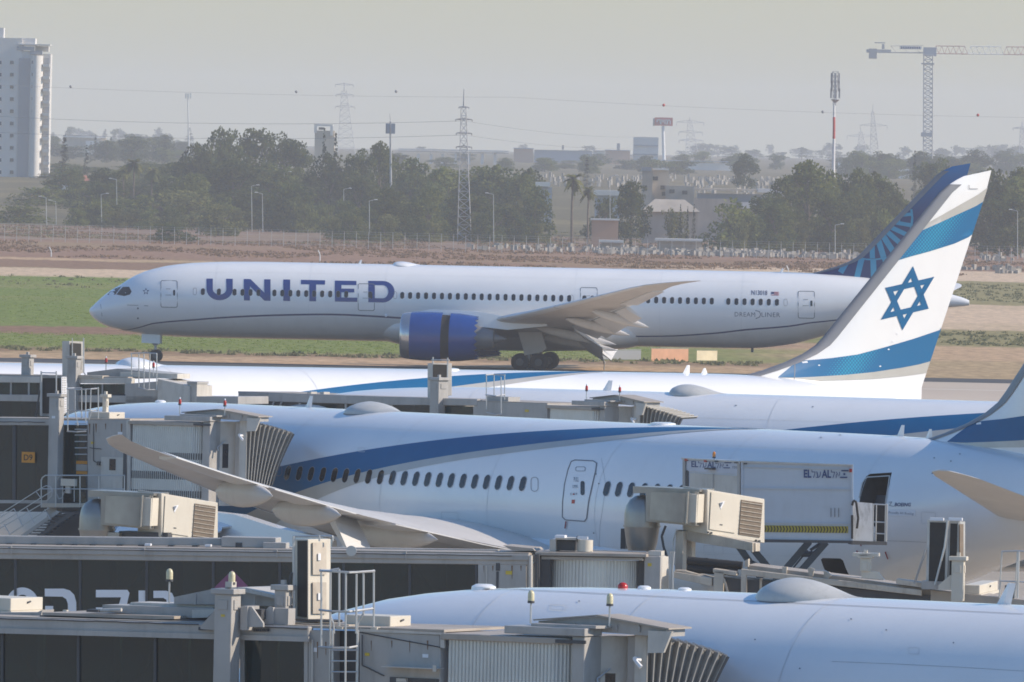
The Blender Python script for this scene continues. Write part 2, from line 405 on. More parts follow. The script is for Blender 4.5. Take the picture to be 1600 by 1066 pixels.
# ================================================================ aircraft
def hermite(xs, ys, x):
    xs = np.array(xs, float); ys = np.array(ys, float)
    d = np.diff(ys) / np.diff(xs); m = np.empty_like(ys); m[1:-1] = (d[1:] + d[:-1]) / 2; m[0] = d[0]; m[-1] = d[-1]
    for i in range(1, len(ys) - 1):
        if d[i - 1] * d[i] <= 0: m[i] = 0
        else: m[i] = 2 * d[i - 1] * d[i] / (d[i - 1] + d[i])
    i = np.clip(np.searchsorted(xs, x) - 1, 0, len(xs) - 2); h = xs[i + 1] - xs[i]; t = np.clip((x - xs[i]) / h, 0, 1)
    return (2*t**3-3*t**2+1)*ys[i] + (t**3-2*t**2+t)*h*m[i] + (-2*t**3+3*t**2)*ys[i+1] + (t**3-t**2)*h*m[i+1]
class Plane:
    """local x aft from the nose, y starboard, z up from the ground"""
    def __init__(s, name, label, L, px, sref, Z, yaw, pitch=0.0, group=None):
        s.L = L; th = R(yaw); s.th = th
        ref = P(px, 533, Z); ref.z = 0
        aft = Vector((math.cos(th), -math.sin(th), 0))
        nose = ref - aft * sref
        nose.z = math.sin(pitch) * sref
        s.root = thing(name, label, 'airliner', nose, -th, group, roty=pitch)
        s.inv = INV[_key(s.root)]
        x = s.x = np.arange(0, L + .051, .05)
        nx = [0, .06, .2, .41, 1.03, 1.65, 2.5, 3.4, 4.6, 6.65, 9.1, 12, 14]
        crown = [3.9, 4.08, 4.2, 4.42, 5.01, 5.50, 6.02, 6.62, 7.13, 7.60, 7.83, 7.93, 7.95]
        belly = [3.85, 3.66, 3.48, 3.28, 2.86, 2.62, 2.43, 2.30, 2.17, 2.06, 2.0, 2.0, 2.0]
        hw = [.02, .22, .42, .64, 1.12, 1.50, 1.90, 2.22, 2.54, 2.80, 2.88, 2.885, 2.885]
        tx = [L-20, L-17, L-14, L-12, L-9, L-6, L-3.5, L-1.5, L-.4, L]
        tcrown = [7.95, 7.95, 7.94, 7.90, 7.76, 7.45, 7.0, 6.52, 6.22, 6.05]
        tbelly = [2.0, 2.02, 2.35, 2.85, 3.72, 4.55, 5.15, 5.48, 5.6, 5.66]
        thw = [2.885, 2.86, 2.70, 2.48, 1.98, 1.42, .93, .52, .32, .2]
        s.crown = hermite(nx + tx, crown + tcrown, x); s.belly = hermite(nx + tx, belly + tbelly, x); s.hw = hermite(nx + tx, hw + thw, x)
        s.parts = {}
    def sec(s, q):
        i = min(max(q / .05, 0), len(s.x) - 1.001); k = int(i); t = i - k
        c = s.crown[k] * (1 - t) + s.crown[k + 1] * t; b = s.belly[k] * (1 - t) + s.belly[k + 1] * t; h = s.hw[k] * (1 - t) + s.hw[k + 1] * t
        return (c + b) / 2, (c - b) / 2, h
    def S(s, q, a, off=0.0, side=-1):
        zm, rz, h = s.sec(q); return Vector((q, side * (h + off) * math.sin(a), zm + (rz + off) * math.cos(a)))
    def az(s, q, z):
        zm, rz, h = s.sec(q); return math.acos(max(-1, min(1, (z - zm) / rz)))
    def hit(s, px, py):
        """fuselage point seen at a pixel -> (x, angle from crown)"""
        o = s.inv @ Vector((0, 0, CAMZ)); d = (s.inv.to_3x3() @ raydir(px, py)).normalized()
        # closest approach to the axis in plan
        t0 = -o.y / d.y if abs(d.y) > 1e-9 else 0
        def f(t):
            p = o + d * t; zm, rz, h = s.sec(p.x); return (p.y / h) ** 2 + ((p.z - zm) / rz) ** 2 - 1, p
        t = t0 - 9; best = (1e9, None)
        while t < t0 + 3:
            v, p = f(t)
            if v < best[0]: best = (v, p)
            if v < 0:
                a, b = t - .3, t
                for _ in range(14):
                    m = (a + b) / 2
                    if f(m)[0] < 0: b = m
                    else: a = m
                p = f(b)[1]; zm, rz, h = s.sec(p.x)
                return p.x, math.atan2(-p.y / h, (p.z - zm) / rz)
            t += .3
        p = best[1]; zm, rz, h = s.sec(p.x)
        return p.x, math.atan2(-p.y / h, (p.z - zm) / rz)
    def fuselage(s, mat):
        mb = MB(); qs = [0, .04, .1, .18, .3, .45, .65, .9, 1.2, 1.6, 2, 2.5, 3, 3.6, 4.3, 5, 6, 7, 8, 9.5, 11, 13]
        q = 16
        while q < s.L - 20: qs.append(q); q += 3
        qs += [s.L - 20 + .8 * i for i in range(25)] + [s.L - .4, s.L - .1, s.L]
        n = 72
        mb.rings([[s.S(q, 2 * math.pi * i / n) for i in range(n)] for q in qs])
        s.fus = mb.build('fuselage', mat, s.root, smooth=50, local=True); return s.fus
    # ---- paint and fittings on the skin, given where the photograph shows them
    def decal(s, name, mat, polys, off=.012, cut=7.0, parent=None):
        mb = MB()
        for poly in polys:
            for tri in cutpoly(poly, cut):
                mb.face([s.S(*s.hit(x, y), off) for x, y in tri])
        o = mb.build(name, mat, parent or s.root, smooth=60, local=True, recalc=False); weld(o); return o
    def line(s, name, mat, pts, wpx, off=.014, parent=None, closed=False):
        return s.decal(name, mat, strips(pts, wpx, closed), off, 14, parent)
    def band(s, name, mat, qs, a0, a1, off=.012, m=10, sides=(-1, 1), parent=None):
        mb = MB()
        for sd in sides:
            mb.rings([[s.S(q, a0[i] + (a1[i] - a0[i]) * j / m, off, sd) for j in range(m + 1)] for i, q in enumerate(qs)], close=False, cap0=False, cap1=False)
        return mb.build(name, mat, parent or s.root, smooth=60, local=True)
    def pill(s, q, a, w, h, off, n=12):
        """rounded window outline laid on the skin"""
        zm, rz, hw = s.sec(q); out = []
        r = w / 2; hh = h / 2 - r
        for i in range(n):
            t = 2 * math.pi * i / n + math.pi / n
            x = r * math.cos(t); y = r * math.sin(t) + (hh if math.sin(t) > 0 else -hh)
            out.append(s.S(q + x, a - y / rz, off))
        return out
    def windows(s, qa, w=.29, h=.49):
        for q, a in qa:
            mb = MB(); ring = s.pill(q, a, w + .03, h + .03, .0175); inner = s.pill(q, a, w, h, .017)
            n = len(ring); mid = [s.S(q + (p.x - q) * .05, a + (s.az(p.x, p.z) - a) * .5, .017) for p in inner]
            mb.v += inner + mid
            mb.f += [(i, (i + 1) % n, n + (i + 1) % n, n + i) for i in range(n)] + [tuple(range(n, 2 * n))]
            fr = MB(); fr.v += ring + inner
            for i in range(n): fr.f.append((i, (i + 1) % n, n + (i + 1) % n, n + i))
            o = mb.build('cabin_window', WINDOW, s.root, local=True, recalc=False)
            # a shallow rim stands proud of the pane
            fr.build('rim', RIM, o, local=True, recalc=False)
RIM = M('window_rim', (.30, .31, .33), .5)
def weld(o):
    bm = bmesh.new(); bm.from_mesh(o.data); bmesh.ops.remove_doubles(bm, verts=bm.verts, dist=.0008)
    bmesh.ops.recalc_face_normals(bm, faces=bm.faces); bm.to_mesh(o.data); bm.free()
def cutpoly(poly, cut):
    """cut a flat outline along a grid so that it can bend over the skin"""
    bm = bmesh.new(); vs = [bm.verts.new((x, y, 0)) for x, y in poly]
    try: bm.faces.new(vs)
    except ValueError: bm.free(); return []
    for f in bm.faces: f.normal_update()
    bmesh.ops.triangulate(bm, faces=bm.faces, ngon_method='EAR_CLIP')
    x0 = min(p[0] for p in poly); x1 = max(p[0] for p in poly); y0 = min(p[1] for p in poly); y1 = max(p[1] for p in poly)
    k = math.floor(y0 / cut) + 1
    while k * cut < y1 - .01:
        bmesh.ops.bisect_plane(bm, geom=bm.verts[:] + bm.edges[:] + bm.faces[:], plane_co=(0, k * cut + cut * .0137, 0), plane_no=(0, 1, 0)); k += 1
    c2 = cut * 3; k = math.floor(x0 / c2) + 1
    while k * c2 < x1 - .01:
        bmesh.ops.bisect_plane(bm, geom=bm.verts[:] + bm.edges[:] + bm.faces[:], plane_co=(k * c2 + cut * .0171, 0, 0), plane_no=(1, 0, 0)); k += 1
    out = [[(v.co.x, v.co.y) for v in f.verts] for f in bm.faces]; bm.free(); return out
def strips(pts, w, closed=False):
    out = []; n = len(pts)
    for i in range(n if closed else n - 1):
        (x0, y0), (x1, y1) = pts[i], pts[(i + 1) % n]; d = math.hypot(x1 - x0, y1 - y0) or 1
        nx, ny = -(y1 - y0) / d * w / 2, (x1 - x0) / d * w / 2; ex, ey = (x1 - x0) / d * w * .3, (y1 - y0) / d * w * .3
        out.append([(x0 - ex + nx, y0 - ey + ny), (x1 + ex + nx, y1 + ey + ny), (x1 + ex - nx, y1 + ey - ny), (x0 - ex - nx, y0 - ey - ny)])
    return out
def rrect(x0, y0, x1, y1, r, sl=0.0, n=3):
    out = []
    for cx, cy, t0 in ((x1 - r, y0 + r, -90), (x1 - r, y1 - r, 0), (x0 + r, y1 - r, 90), (x0 + r, y0 + r, 180)):
        for i in range(n + 1):
            t = R(t0 + 90 * i / n); x = cx + r * math.cos(t); out.append((x, cy + r * math.sin(t) + (x - x0) * sl))
    return out
def text_polys(txt, x0, y0, x1, y1, slope=0.0, bold=0.0, spacing=1.0, shear=0.0):
    cu = bpy.data.curves.new('lettering', 'FONT'); cu.body = txt; cu.size = 1; cu.offset = bold; cu.space_character = spacing; cu.resolution_u = 2; cu.shear = shear
    o = bpy.data.objects.new('lettering', cu); COL.objects.link(o); bpy.context.view_layer.update()
    me = bpy.data.meshes.new_from_object(o.evaluated_get(bpy.context.evaluated_depsgraph_get()))
    vs = [(v.co.x, v.co.y) for v in me.vertices]; fs = [tuple(p.vertices) for p in me.polygons]
    bpy.data.objects.remove(o); bpy.data.curves.remove(cu); bpy.data.meshes.remove(me)
    ax = min(v[0] for v in vs); bx = max(v[0] for v in vs); ay = min(v[1] for v in vs); by = max(v[1] for v in vs)
    q = [(x0 + (v[0] - ax) / (bx - ax) * (x1 - x0), y1 - (v[1] - ay) / (by - ay) * (y1 - y0)) for v in vs]
    q = [(x, y + (x - x0) * slope) for x, y in q]
    return [[q[i] for i in f] for f in fs]
def foil(c, tc, n=14):
    """closed airfoil outline, x from leading edge, z"""
    up = []; lo = []
    for i in range(n + 1):
        x = .5 * (1 - math.cos(math.pi * i / n)); t = 5 * tc * (.2969 * math.sqrt(x) - .126 * x - .3516 * x * x + .2843 * x ** 3 - .1036 * x ** 4)
        cam_ = .02 * 4 * x * (1 - x); up.append((x * c, (t + cam_) * c)); lo.append((x * c, (-t * .85 + cam_) * c))
    return up + lo[-1:0:-1]
def surface(secs, side, name, mat, pl, vertical=False):
    """lofted wing or tail surface; secs: (span, x, chord, height, thickness)"""
    mb = MB(); rr = []
    for y, x, c, z, tc in secs:
        if vertical: rr.append([(x + a, b, y) for a, b in foil2(c, tc)])
        else: rr.append([(x + a, side * y, z + b - a * .03) for a, b in foil(c, tc)])
    mb.rings(rr); return mb.build(name, mat, pl.root, smooth=40, local=True)
def foil2(c, tc, n=14):
    up = []; lo = []
    for i in range(n + 1):
        x = .5 * (1 - math.cos(math.pi * i / n)); up.append((x * c, finhalf(x, c, tc))); lo.append((x * c, -finhalf(x, c, tc)))
    return up + lo[-1:0:-1]
def finhalf(x, c, tc):
    x = min(1, max(0, x)); return 5 * tc * (.2969 * math.sqrt(x) - .126 * x - .3516 * x * x + .2843 * x ** 3 - .1036 * x ** 4) * c
WSEC = [(1.2, -1.6, 13.9, 2.85, .13), (2.9, 0, 12.1, 3.02, .13), (6, 2.25, 9.9, 3.42, .12), (9.8, 4.95, 7.5, 3.95, .11), (14, 7.95, 6.0, 4.6, .10), (18, 10.8, 4.9, 5.28, .10), (22, 13.7, 3.7, 6.0, .095), (26, 16.6, 2.6, 6.75, .09),
        (27.3, 17.8, 2.0, 7.0, .09), (28.6, 19.4, 1.35, 7.22, .085), (29.5, 20.9, .75, 7.36, .08), (30.05, 22.0, .22, 7.45, .08)]
FINL = [(8.0, -8.4), (9.0, -8.0 + .15), (16.1, -1.2)]
def fin_edges(z, L):
    """leading and trailing edge x of the fin at height z"""
    t = (z - 7.7) / (16.35 - 7.7)
    le = L - 10.1 + (z - 7.7) * .93
    le -= max(0, (9.4 - z)) ** 2 * 1.0        # dorsal fillet
    if z > 15.6: le += ((z - 15.6) / .75) ** 2 * .55
    te = L - 3.3 + (z - 7.7) * .37
    return le, te
def fin(pl, mat):
    zs = [6.6, 7.1, 7.5, 7.9, 8.3, 8.7, 9.1, 9.5, 10.5, 12, 13.5, 15, 15.6, 15.95, 16.2, 16.35]
    secs = []
    for z in zs:
        le, te = fin_edges(max(z, 7.5), pl.L); secs.append((z, le, te - le, 0, .085 if z < 16.2 else .05))
    mb = MB(); rr = []
    for z, x, c, _, tc in secs:
        # tip rises towards the trailing edge
        k = max(0, (z - 15.6) / .75)
        rr.append([(x + a, b * (1 - .5 * k * k), z + k * .28 * (a / c)) for a, b in foil2(c, tc)])
    mb.rings(rr); return mb.build('fin', mat, pl.root, smooth=40, local=True)
def fin_pt(pl, x, z, off=.02):
    le, te = fin_edges(z, pl.L); f = (x - le) / (te - le)
    return Vector((x, -(finhalf(f, te - le, .085) + off), z))
def fin_hit(pl, px, py):
    o = pl.inv @ Vector((0, 0, CAMZ)); d = (pl.inv.to_3x3() @ raydir(px, py)); y = 0.0
    for _ in range(4):
        p = o + d * ((y - o.y) / d.y); le, te = fin_edges(p.z, pl.L); y = -finhalf((p.x - le) / (te - le), te - le, .085)
    return p.x, p.z
def fin_decal(pl, name, mat, polys, off=.02, cut=9.0, parent=None, clip=True):
    mb = MB()
    for poly in polys:
        for tri in cutpoly(poly, cut):
            pts = []
            for x, y in tri:
                fx, fz = fin_hit(pl, x, y); le, te = fin_edges(fz, pl.L)
                fx = min(max(fx, le + .02), te - .02) if clip else fx
                pts.append(fin_pt(pl, fx, fz, off))
            mb.face(pts)
    o = mb.build(name, mat, parent or pl.root, smooth=50, local=True, recalc=False); weld(o); return o
def canoe(pl, y, x0, x1, z0, z1, r, mat, side, name='flap_track_fairing'):
    mb = MB(); rr = []; n = 12
    for i in range(13):
        t = i / 12; x = x0 + (x1 - x0) * t; z = z0 + (z1 - z0) * t; k = (math.sin(math.pi * min(1, t * 1.12 + .02)) ** .6 if t < .88 else (1 - t) / .12 * .55 + .02)
        k = max(.03, min(1, 2.2 * t ** .6 * (1 - t) ** .75 * 1.02 + .02))
        rr.append([(x, side * y + .62 * r * k * math.cos(2 * math.pi * j / n), z + r * k * math.sin(2 * math.pi * j / n)) for j in range(n)])
    mb.rings(rr); return mb.build(name, mat, pl.root, smooth=50, local=True)
def wing_at(y):
    for a, b in zip(WSEC[:-1], WSEC[1:]):
        if a[0] <= y <= b[0]:
            t = (y - a[0]) / (b[0] - a[0]); return tuple(p + (q - p) * t for p, q in zip(a, b))
def wing(pl, LE0, side, flap=0, mat_top=None, under=None, detail=True, tip_z=0.0, dz=0.0):
    secs = [(y, LE0 + x, c, z + dz + tip_z * max(0, (y - 3) / 27) ** 1.4, tc) for y, x, c, z, tc in WSEC]
    w = surface(secs, side, 'wing', under or UNDER, pl)
    zz = lambda y: wing_at(y)[3] + dz + tip_z * max(0, (y - 3) / 27) ** 1.4
    # bright leading edge: slats
    mb = MB(); rr = []
    for y in (3.6, 6, 9.0):
        _, x, c, z, tc = wing_at(y); rr.append([(LE0 + x + a * .10 - .03, side * y, zz(y) + b * 1.03 - a * .03) for a, b in [p for p in foil(c, tc) if p[0] < .16 * c]])
    if detail:
        for ya, yb in ((3.4, 8.4), (10.9, 17.0), (17.15, 22.5), (22.65, 27.0)):
            mb = MB(); rr = []
            for k in range(5):
                y = ya + (yb - ya) * k / 4; _, x, c, z, tc = wing_at(y)
                pts = [p for p in foil(c, tc * 1.08) if p[0] < .13 * c]
                up = sorted([p for p in pts if p[1] >= 0], key=lambda p: -p[0]); lo = sorted([p for p in pts if p[1] < 0], key=lambda p: p[0])
                rr.append([(LE0 + x + a - .02, side * y, zz(y) + b - a * .03) for a, b in up + lo])
            mb.rings(rr, close=False, cap0=False, cap1=False); mb.build('slat', mat_top or WINGTOP, pl.root, smooth=50, local=True)
    # trailing edge surfaces
    def panel(name, ya, yb, chord_a, chord_b, ang, gap=.0, drop=0.0):
        mb = MB(); rr = []
        for k in range(3):
            y = ya + (yb - ya) * k / 2; _, x, c, z, tc = wing_at(y); ch = chord_a + (chord_b - chord_a) * k / 2
            hx = LE0 + x + c - ch * .92 + gap; hz_ = zz(y) - c * .03 + .02 - drop; ca, sa = math.cos(R(ang)), math.sin(R(ang))
            prof = [(0, .10), (.25 * ch, .14), (ch, .015), (ch, -.015), (.3 * ch, -.12), (0, -.10)]
            rr.append([(hx + a * ca + b * sa, side * y, hz_ - a * sa + b * ca) for a, b in prof])
        mb.rings(rr); return mb.build(name, mat_top or WINGTOP, pl.root, local=True)
    fa = flap
    if flap > 5:
        panel('flap', 3.3, 9.2, 3.0, 2.6, fa, 1.1, .25); panel('flaperon', 9.5, 11.3, 2.2, 2.0, fa * .75, .5, .12); panel('flap', 11.6, 19.6, 2.0, 1.5, fa, .8, .2)
        for y in (4.3, 8.0, 13.5, 17.6): canoe(pl, y, LE0 + wing_at(y)[1] + wing_at(y)[2] * .50, LE0 + wing_at(y)[1] + wing_at(y)[2] + 1.9, zz(y) - .35, zz(y) - 1.5, .40, UNDER, side)
    else:
        ya_, yb_ = (12.5, 14.4) if flap < 0 else (9.4, 11.2); panel('flap', 3.3, ya_ - .2, 2.6, 2.1, 2, .05); panel('flaperon', ya_, yb_, 2.5 if flap < 0 else 2.1, 2.2 if flap < 0 else 1.9, 48 if flap < 0 else 2, .45 if flap < 0 else .15); panel('flap', yb_ + .2, 19.6, 1.8, 1.3, 2, .05)
        for y in (10.6, 16.4, 20.6): canoe(pl, y, LE0 + wing_at(y)[1] + wing_at(y)[2] * .48, LE0 + wing_at(y)[1] + wing_at(y)[2] + .9, zz(y) - .45, zz(y) - .50, .50, UNDER, side)
    panel('aileron', 20.0, 25.6, 1.3, .9, 2 if flap <= 5 else 6, .05)
    return w
def stabilizer(pl, side, mat, dx=0.0):
    L = pl.L + dx; secs = [(.6, L - 9.6, 5.4, 5.45, .09), (1.6, L - 8.8, 4.9, 5.65, .09), (8.8, L - 3.4, 2.3, 7.05, .085), (9.5, L - 2.7, 1.6, 7.18, .08), (9.9, L - 1.9, .6, 7.25, .08)]
    return surface(secs, side, 'tailplane', mat, pl)
def nacelle(pl, LE0, side, cowl, lip, open_reverser=False):
    x0 = LE0 - .9; sh = .30 if open_reverser else 0.0; y = side * 9.75; zc = 2.62; c = (x0, y, zc); ax = (1, 0, -.015)
    mb = MB(); mb.lathe(c, ax, [(.62, 1.36), (.3, 1.42), (.08, 1.52), (0, 1.60), (.05, 1.68), (.25, 1.76), (.75, 1.82)], 40, False, False); root = mb.build('engine', lip, pl.root, smooth=60, local=True)
    root['label'] = 'engine nacelle with polished metal inlet lip'
    mb = MB()
    g0, g1 = (3.15, 3.8) if open_reverser else (3.7, 3.74)
    mb.lathe(c, ax, [(.75, 1.82), (1.5, 1.87), (2.5, 1.885), (g0, 1.87), (g0, 1.70)], 40, False, False); mb.build('fan_cowl', cowl, root, smooth=35, local=True)
    mb = MB(); mb.lathe(c, ax, [(g0, 1.70), (g1 + .1, 1.68)], 40, False, False)
    mb.build('cascade_gap', DARK, root, smooth=35, local=True)
    # aft sleeve with saw-tooth trailing edge
    mb = MB(); n = 40; rr = []
    d = Vector(ax).normalized(); a = Vector((0, 1, 0)); b = d.cross(a)
    for l, r in ((g1, 1.68), (g1, 1.865), (g1 + .7, 1.84), (g1 + 1.4, 1.76), (g1 + 1.9, 1.66)):
        rr.append([Vector(c) + d * (l + (.28 * (i % 2) if l > g1 + 1.8 else 0)) + a * (r * math.cos(math.tau * i / n)) + b * (r * math.sin(math.tau * i / n)) for i in range(n)])
    for l, r in ((g1 + 1.86, 1.60), (g1 + .6, 1.5)):
        rr.append([Vector(c) + d * (l + (.28 * (i % 2) if l > g1 + 1.8 else 0)) + a * (r * math.cos(math.tau * i / n)) + b * (r * math.sin(math.tau * i / n)) for i in range(n)])
    mb.rings(rr, True, False, False); mb.build('reverser_sleeve', cowl, root, smooth=35, local=True)
    mb = MB(); mb.lathe(c, ax, [(1.2, .02), (1.22, 1.4)], 32, True, True); mb.lathe(c, ax, [(.75, .02), (1.2, .36)], 20); mb.build('fan', DARK, root, smooth=50, local=True)
    mb = MB(); mb.lathe(c, ax, [(4.6, 1.0), (5.8, 1.02), (7.1, .72), (7.2, .4), (8.1, .06)], 28); mb.build('exhaust_cone', LEGREY, root, smooth=40, local=True)
    mb = MB(); yy = side * 9.75; rr = []
    for xx, zb, zt, w in ((x0 + 1.2, 4.3, 4.42, .05), (x0 + 2.2, 4.2, 4.66, .26), (x0 + 4, 3.9, 4.62, .34), (x0 + 6, 3.4, 4.55, .36), (x0 + 8.2, 3.2, 4.2, .34), (x0 + 11.2, 3.55, 3.9, .12)):
        rr.append([(xx, yy - w, zb), (xx, yy + w, zb), (xx, yy + w * .7, zt), (xx, yy - w * .7, zt)])
    mb.rings(rr); mb.build('pylon', W_PAINT, root, smooth=40, local=True)
    return root
def belly_fairing(pl, LE0, mat):
    mb = MB(); rr = []; n = 28
    for i in range(15):
        t = i / 14; x = LE0 - 3.5 + t * 21; k = math.sin(math.pi * t) ** .45 if 0 < t < 1 else .02
        rr.append([(x, (1.6 + 1.75 * k) * math.sin(math.tau * j / n), 3.1 + (.9 + .75 * k) * math.cos(math.tau * j / n) * (1 if math.cos(math.tau * j / n) > 0 else 1.0)) for j in range(n)])
    mb.rings(rr); return mb.build('wing_body_fairing', mat, pl.root, smooth=60, local=True)
def wheel_set(mb_t, mb_r, x, y, z, r, w):
    mb_t.lathe((x, y - w / 2, z), (0, 1, 0), [(0, r * .55), (0, r * .9), (w * .12, r), (w * .88, r), (w, r * .9), (w, r * .55)], 24)
    mb_r.lathe((x, y - w / 2 - .015, z), (0, 1, 0), [(0, r * .28), (.02, r * .48), (w + .02, r * .48), (w + .03, r * .28)], 18)
def landing_gear(pl, LE0):
    L = pl.L
    for sd in (-1, 1):
        y = sd * 4.9; x = LE0 + 9.6
        mb = MB(); mb.tube((x - .1, y, 3.6), (x, y, .75), .2, .16, 12); mb.tube((x - .75, y, .68), (x + .75, y, .68), .13, n=10); mb.tube((x + 1.7, y * .86, 3.2), (x + .1, y, 1.6), .09)
        for dx in (-.72, .72): mb.tube((x + dx, y - .6, .68), (x + dx, y + .6, .68), .1)
        g = mb.build('main_gear', GEARMET, pl.root, smooth=40, local=True)
        for dx in (-.72, .72):
            for dy in (-.55, .55):
                t, r_ = MB(), MB(); wheel_set(t, r_, x + dx, y + dy, .68, .68, .42); w = t.build('wheel', RUBBER, g, smooth=40, local=True)
                r_.build('rim', WHEELHUB, g, smooth=40, local=True)
        mb = MB(); yo = y + sd * .85
        mb.prism([(x - 1.0, yo, 3.35), (x + .75, yo, 3.55), (x + 1.35, yo, 1.75), (x + .9, yo, 1.45), (x - .35, yo, 1.2), (x - .45, yo, 1.7)], (0, sd * .05, 0)); mb.build('gear_door', UNDER, g, local=True)
    x = 5.15; mb = MB(); mb.tube((x, 0, 2.5), (x + .12, 0, .55), .13, .1, 10); mb.tube((x + .12, -.35, .5), (x + .12, .35, .5), .07); mb.tube((x - 1.1, 0, 2.3), (x + .05, 0, 1.3), .06)
    g = mb.build('nose_gear', GEARMET, pl.root, smooth=40, local=True)
    for dy in (-.27, .27):
        t, r_ = MB(), MB(); wheel_set(t, r_, x + .12, dy, .5, .5, .3); t.build('wheel', RUBBER, g, smooth=40, local=True); r_.build('rim', WHEELHUB, g, smooth=40, local=True)
    for dy in (-.62, .62):
        mb = MB(); mb.prism([(x - .95, dy, 2.2), (x + .5, dy, 2.15), (x + .5, dy * 1.05, 1.45), (x - .95, dy * 1.05, 1.5)], (0, .04, 0)); mb.build('gear_door', W_PAINT, g, local=True)
    mb = MB(); mb.b2(x - .12, x + .3, -.3, .3, 1.35, 1.6); mb.build('taxi_light', LEGREY, g, local=True)
def radome(pl, q, ln, w, h, mat, name='satcom_radome'):
    mb = MB(); rr = []; n = 20
    zt = pl.sec(q)[0] + pl.sec(q)[1]
    for i in range(17):
        t = i / 16; x = q - ln / 2 + ln * t
        k = (max(0, 1 - (1 - t / .30) ** 2) ** .5 if t < .30 else (math.cos((t - .30) / .70 * math.pi) * .5 + .5) ** .8); k = max(k, .02)
        wk = w * (max(.03, k) ** .6); zt2 = pl.sec(x)[0] + pl.sec(x)[1]
        rr.append([(x, wk * math.cos(math.pi * j / n), zt2 - .1 - .25 * abs(math.cos(math.pi * j / n)) * wk * .35 + (h * k + .1) * math.sin(math.pi * j / n) ** .8) for j in range(n + 1)])
    mb.rings(rr, close=False, cap0=False, cap1=False); o = mb.build(name, mat, pl.root, smooth=60, local=True)
    mb = MB(); mb.rings([[(p[0], p[1] * 1.03, p[2]) for p in (r[0], r[-1])] + [(r[-1][0], r[-1][1] * 1.03, r[-1][2] + .05), (r[0][0], r[0][1] * 1.03, r[0][2] + .05)] for r in [[(a[0], a[1], a[2]) for a in rr_] for rr_ in rr]]) 
    mb.build('skirt', SEAM, o, local=True); return o
def blade_antenna(pl, q, h=.42, c=.36, mat=None):
    zm, rz, hw = pl.sec(q); z = zm + rz
    mb = MB(); mb.rings([[(q, 0, z - .05), (q + c * .5, .035, z - .05), (q + c, 0, z - .05), (q + c * .5, -.035, z - .05)], [(q + .28 * h / .42, 0, z + h), (q + .34 * h / .42, .014, z + h), (q + (.28 + .18) * h / .42, 0, z + h), (q + .34 * h / .42, -.014, z + h)]])
    return mb.build('antenna_blade', mat or W_PAINT, pl.root, local=True)
def door_px(pl, pts, wpx, win=None, handle=None, mat=None):
    mb = pl.decal('cabin_door', mat or W_PAINT, [pts], .010, 8)
    pl.line('door_seam', SEAM, pts, wpx, .018, parent=mb, closed=True)
    if win: pl.decal('door_window', WINDOW, [win], .019, 8, parent=mb)
    if handle:
        for hline in handle: pl.line('door_marking', SEAM, hline, .7, .019, parent=mb)
    return mb

# ---------------------------------------------------------------- the taxiing airliner
UN = Plane('airliner', 'white widebody airliner with large blue lettering and blue engines taxiing on the airfield', 68.3, 830, 34.45, 990, 5, -.0026)
UN.fuselage(W_PAINT)
stripe = [(196, 518.8), (246.6, 508), (297, 499.8), (373, 494.5), (450, 491.7), (520, 491), (624, 496.3), (700, 503), (800, 514), (895, 522), (974, 525), (1037, 525), (1113, 520.6), (1189, 513), (1260, 505), (1287, 502), (1330, 497)]
hs = [(2.9, 2.78), (4.0, 2.5), (5.35, 2.26)] + [UN.hit(*p) for p in stripe[2:]]
_q = [h[0] for h in hs]; _a = [h[1] for h in hs]
qs = list(np.arange(_q[0] - .3, 14, .12)) + list(np.linspace(14.5, 48, 30)) + list(np.arange(48.5, 62, .3)); aa = list(np.interp(qs, _q, _a))
aa = [float(hermite(_q, _a, q)) for q in qs]
UN.band('belly_paint', G_PAINT, qs, [a + .075 for a in aa], [math.pi] * len(qs), .014, 24)
UN.band('cheatline', NAVY, qs, [a - .016 for a in aa], [a + .03 for a in aa], .022, 4)
# lettering
def arc(cx, cy, rx, ry, t0, t1, n=12): return [(cx + rx * math.cos(R(t0 + (t1 - t0) * i / n)), cy + ry * math.sin(R(t0 + (t1 - t0) * i / n))) for i in range(n + 1)]
uo = arc(343.2, 452, 20.5, 17.4, 180, 0); ui = arc(343.2, 452, 10.6, 8.4, 0, 180)
U = [(322.7, 435.5)] + uo + [(363.7, 435.9), (353.4, 435.8)] + ui + [(332.6, 435.6)]
N = [(381, 436.2), (391.5, 436.3), (413, 457.5), (413, 436.6), (422.7, 436.8), (422.7, 470.2), (413.2, 470.1), (390.6, 447.6), (390.6, 469.8), (381, 469.6)]
I = [(442.7, 436.9), (453.4, 437.1), (453.4, 470.6), (442.7, 470.4)]
T = [(470.3, 437.5), (508, 438.2), (508, 445), (494, 444.7), (494, 471), (483.4, 470.8), (483.4, 444.5), (470.3, 444.3)]
E = [(523.3, 438.6), (557, 439.2), (557, 445.8), (533.5, 445.4), (533.5, 451.1), (553.6, 451.4), (553.6, 457.2), (533.5, 456.9), (533.5, 465), (558.3, 465.4), (558.3, 471.9), (523.3, 471.4)]
do = arc(598, 456, 18.6, 16.8, -90, 90, 14); di = arc(598, 456, 8.8, 10.2, 90, -90, 12)
D = [(575.5, 439.0)] + do + [(575.5, 472.2)]
Dh = [(585.6, 445.8)] + di[::-1] + [(585.6, 466.0)]
for g in (U, N, I, T, E): UN.decal('letter', UBLUE, [g], .013, 5)
_do = [(575.5, 439.0)] + do + [(575.5, 472.4)]; _n2 = len(_do)
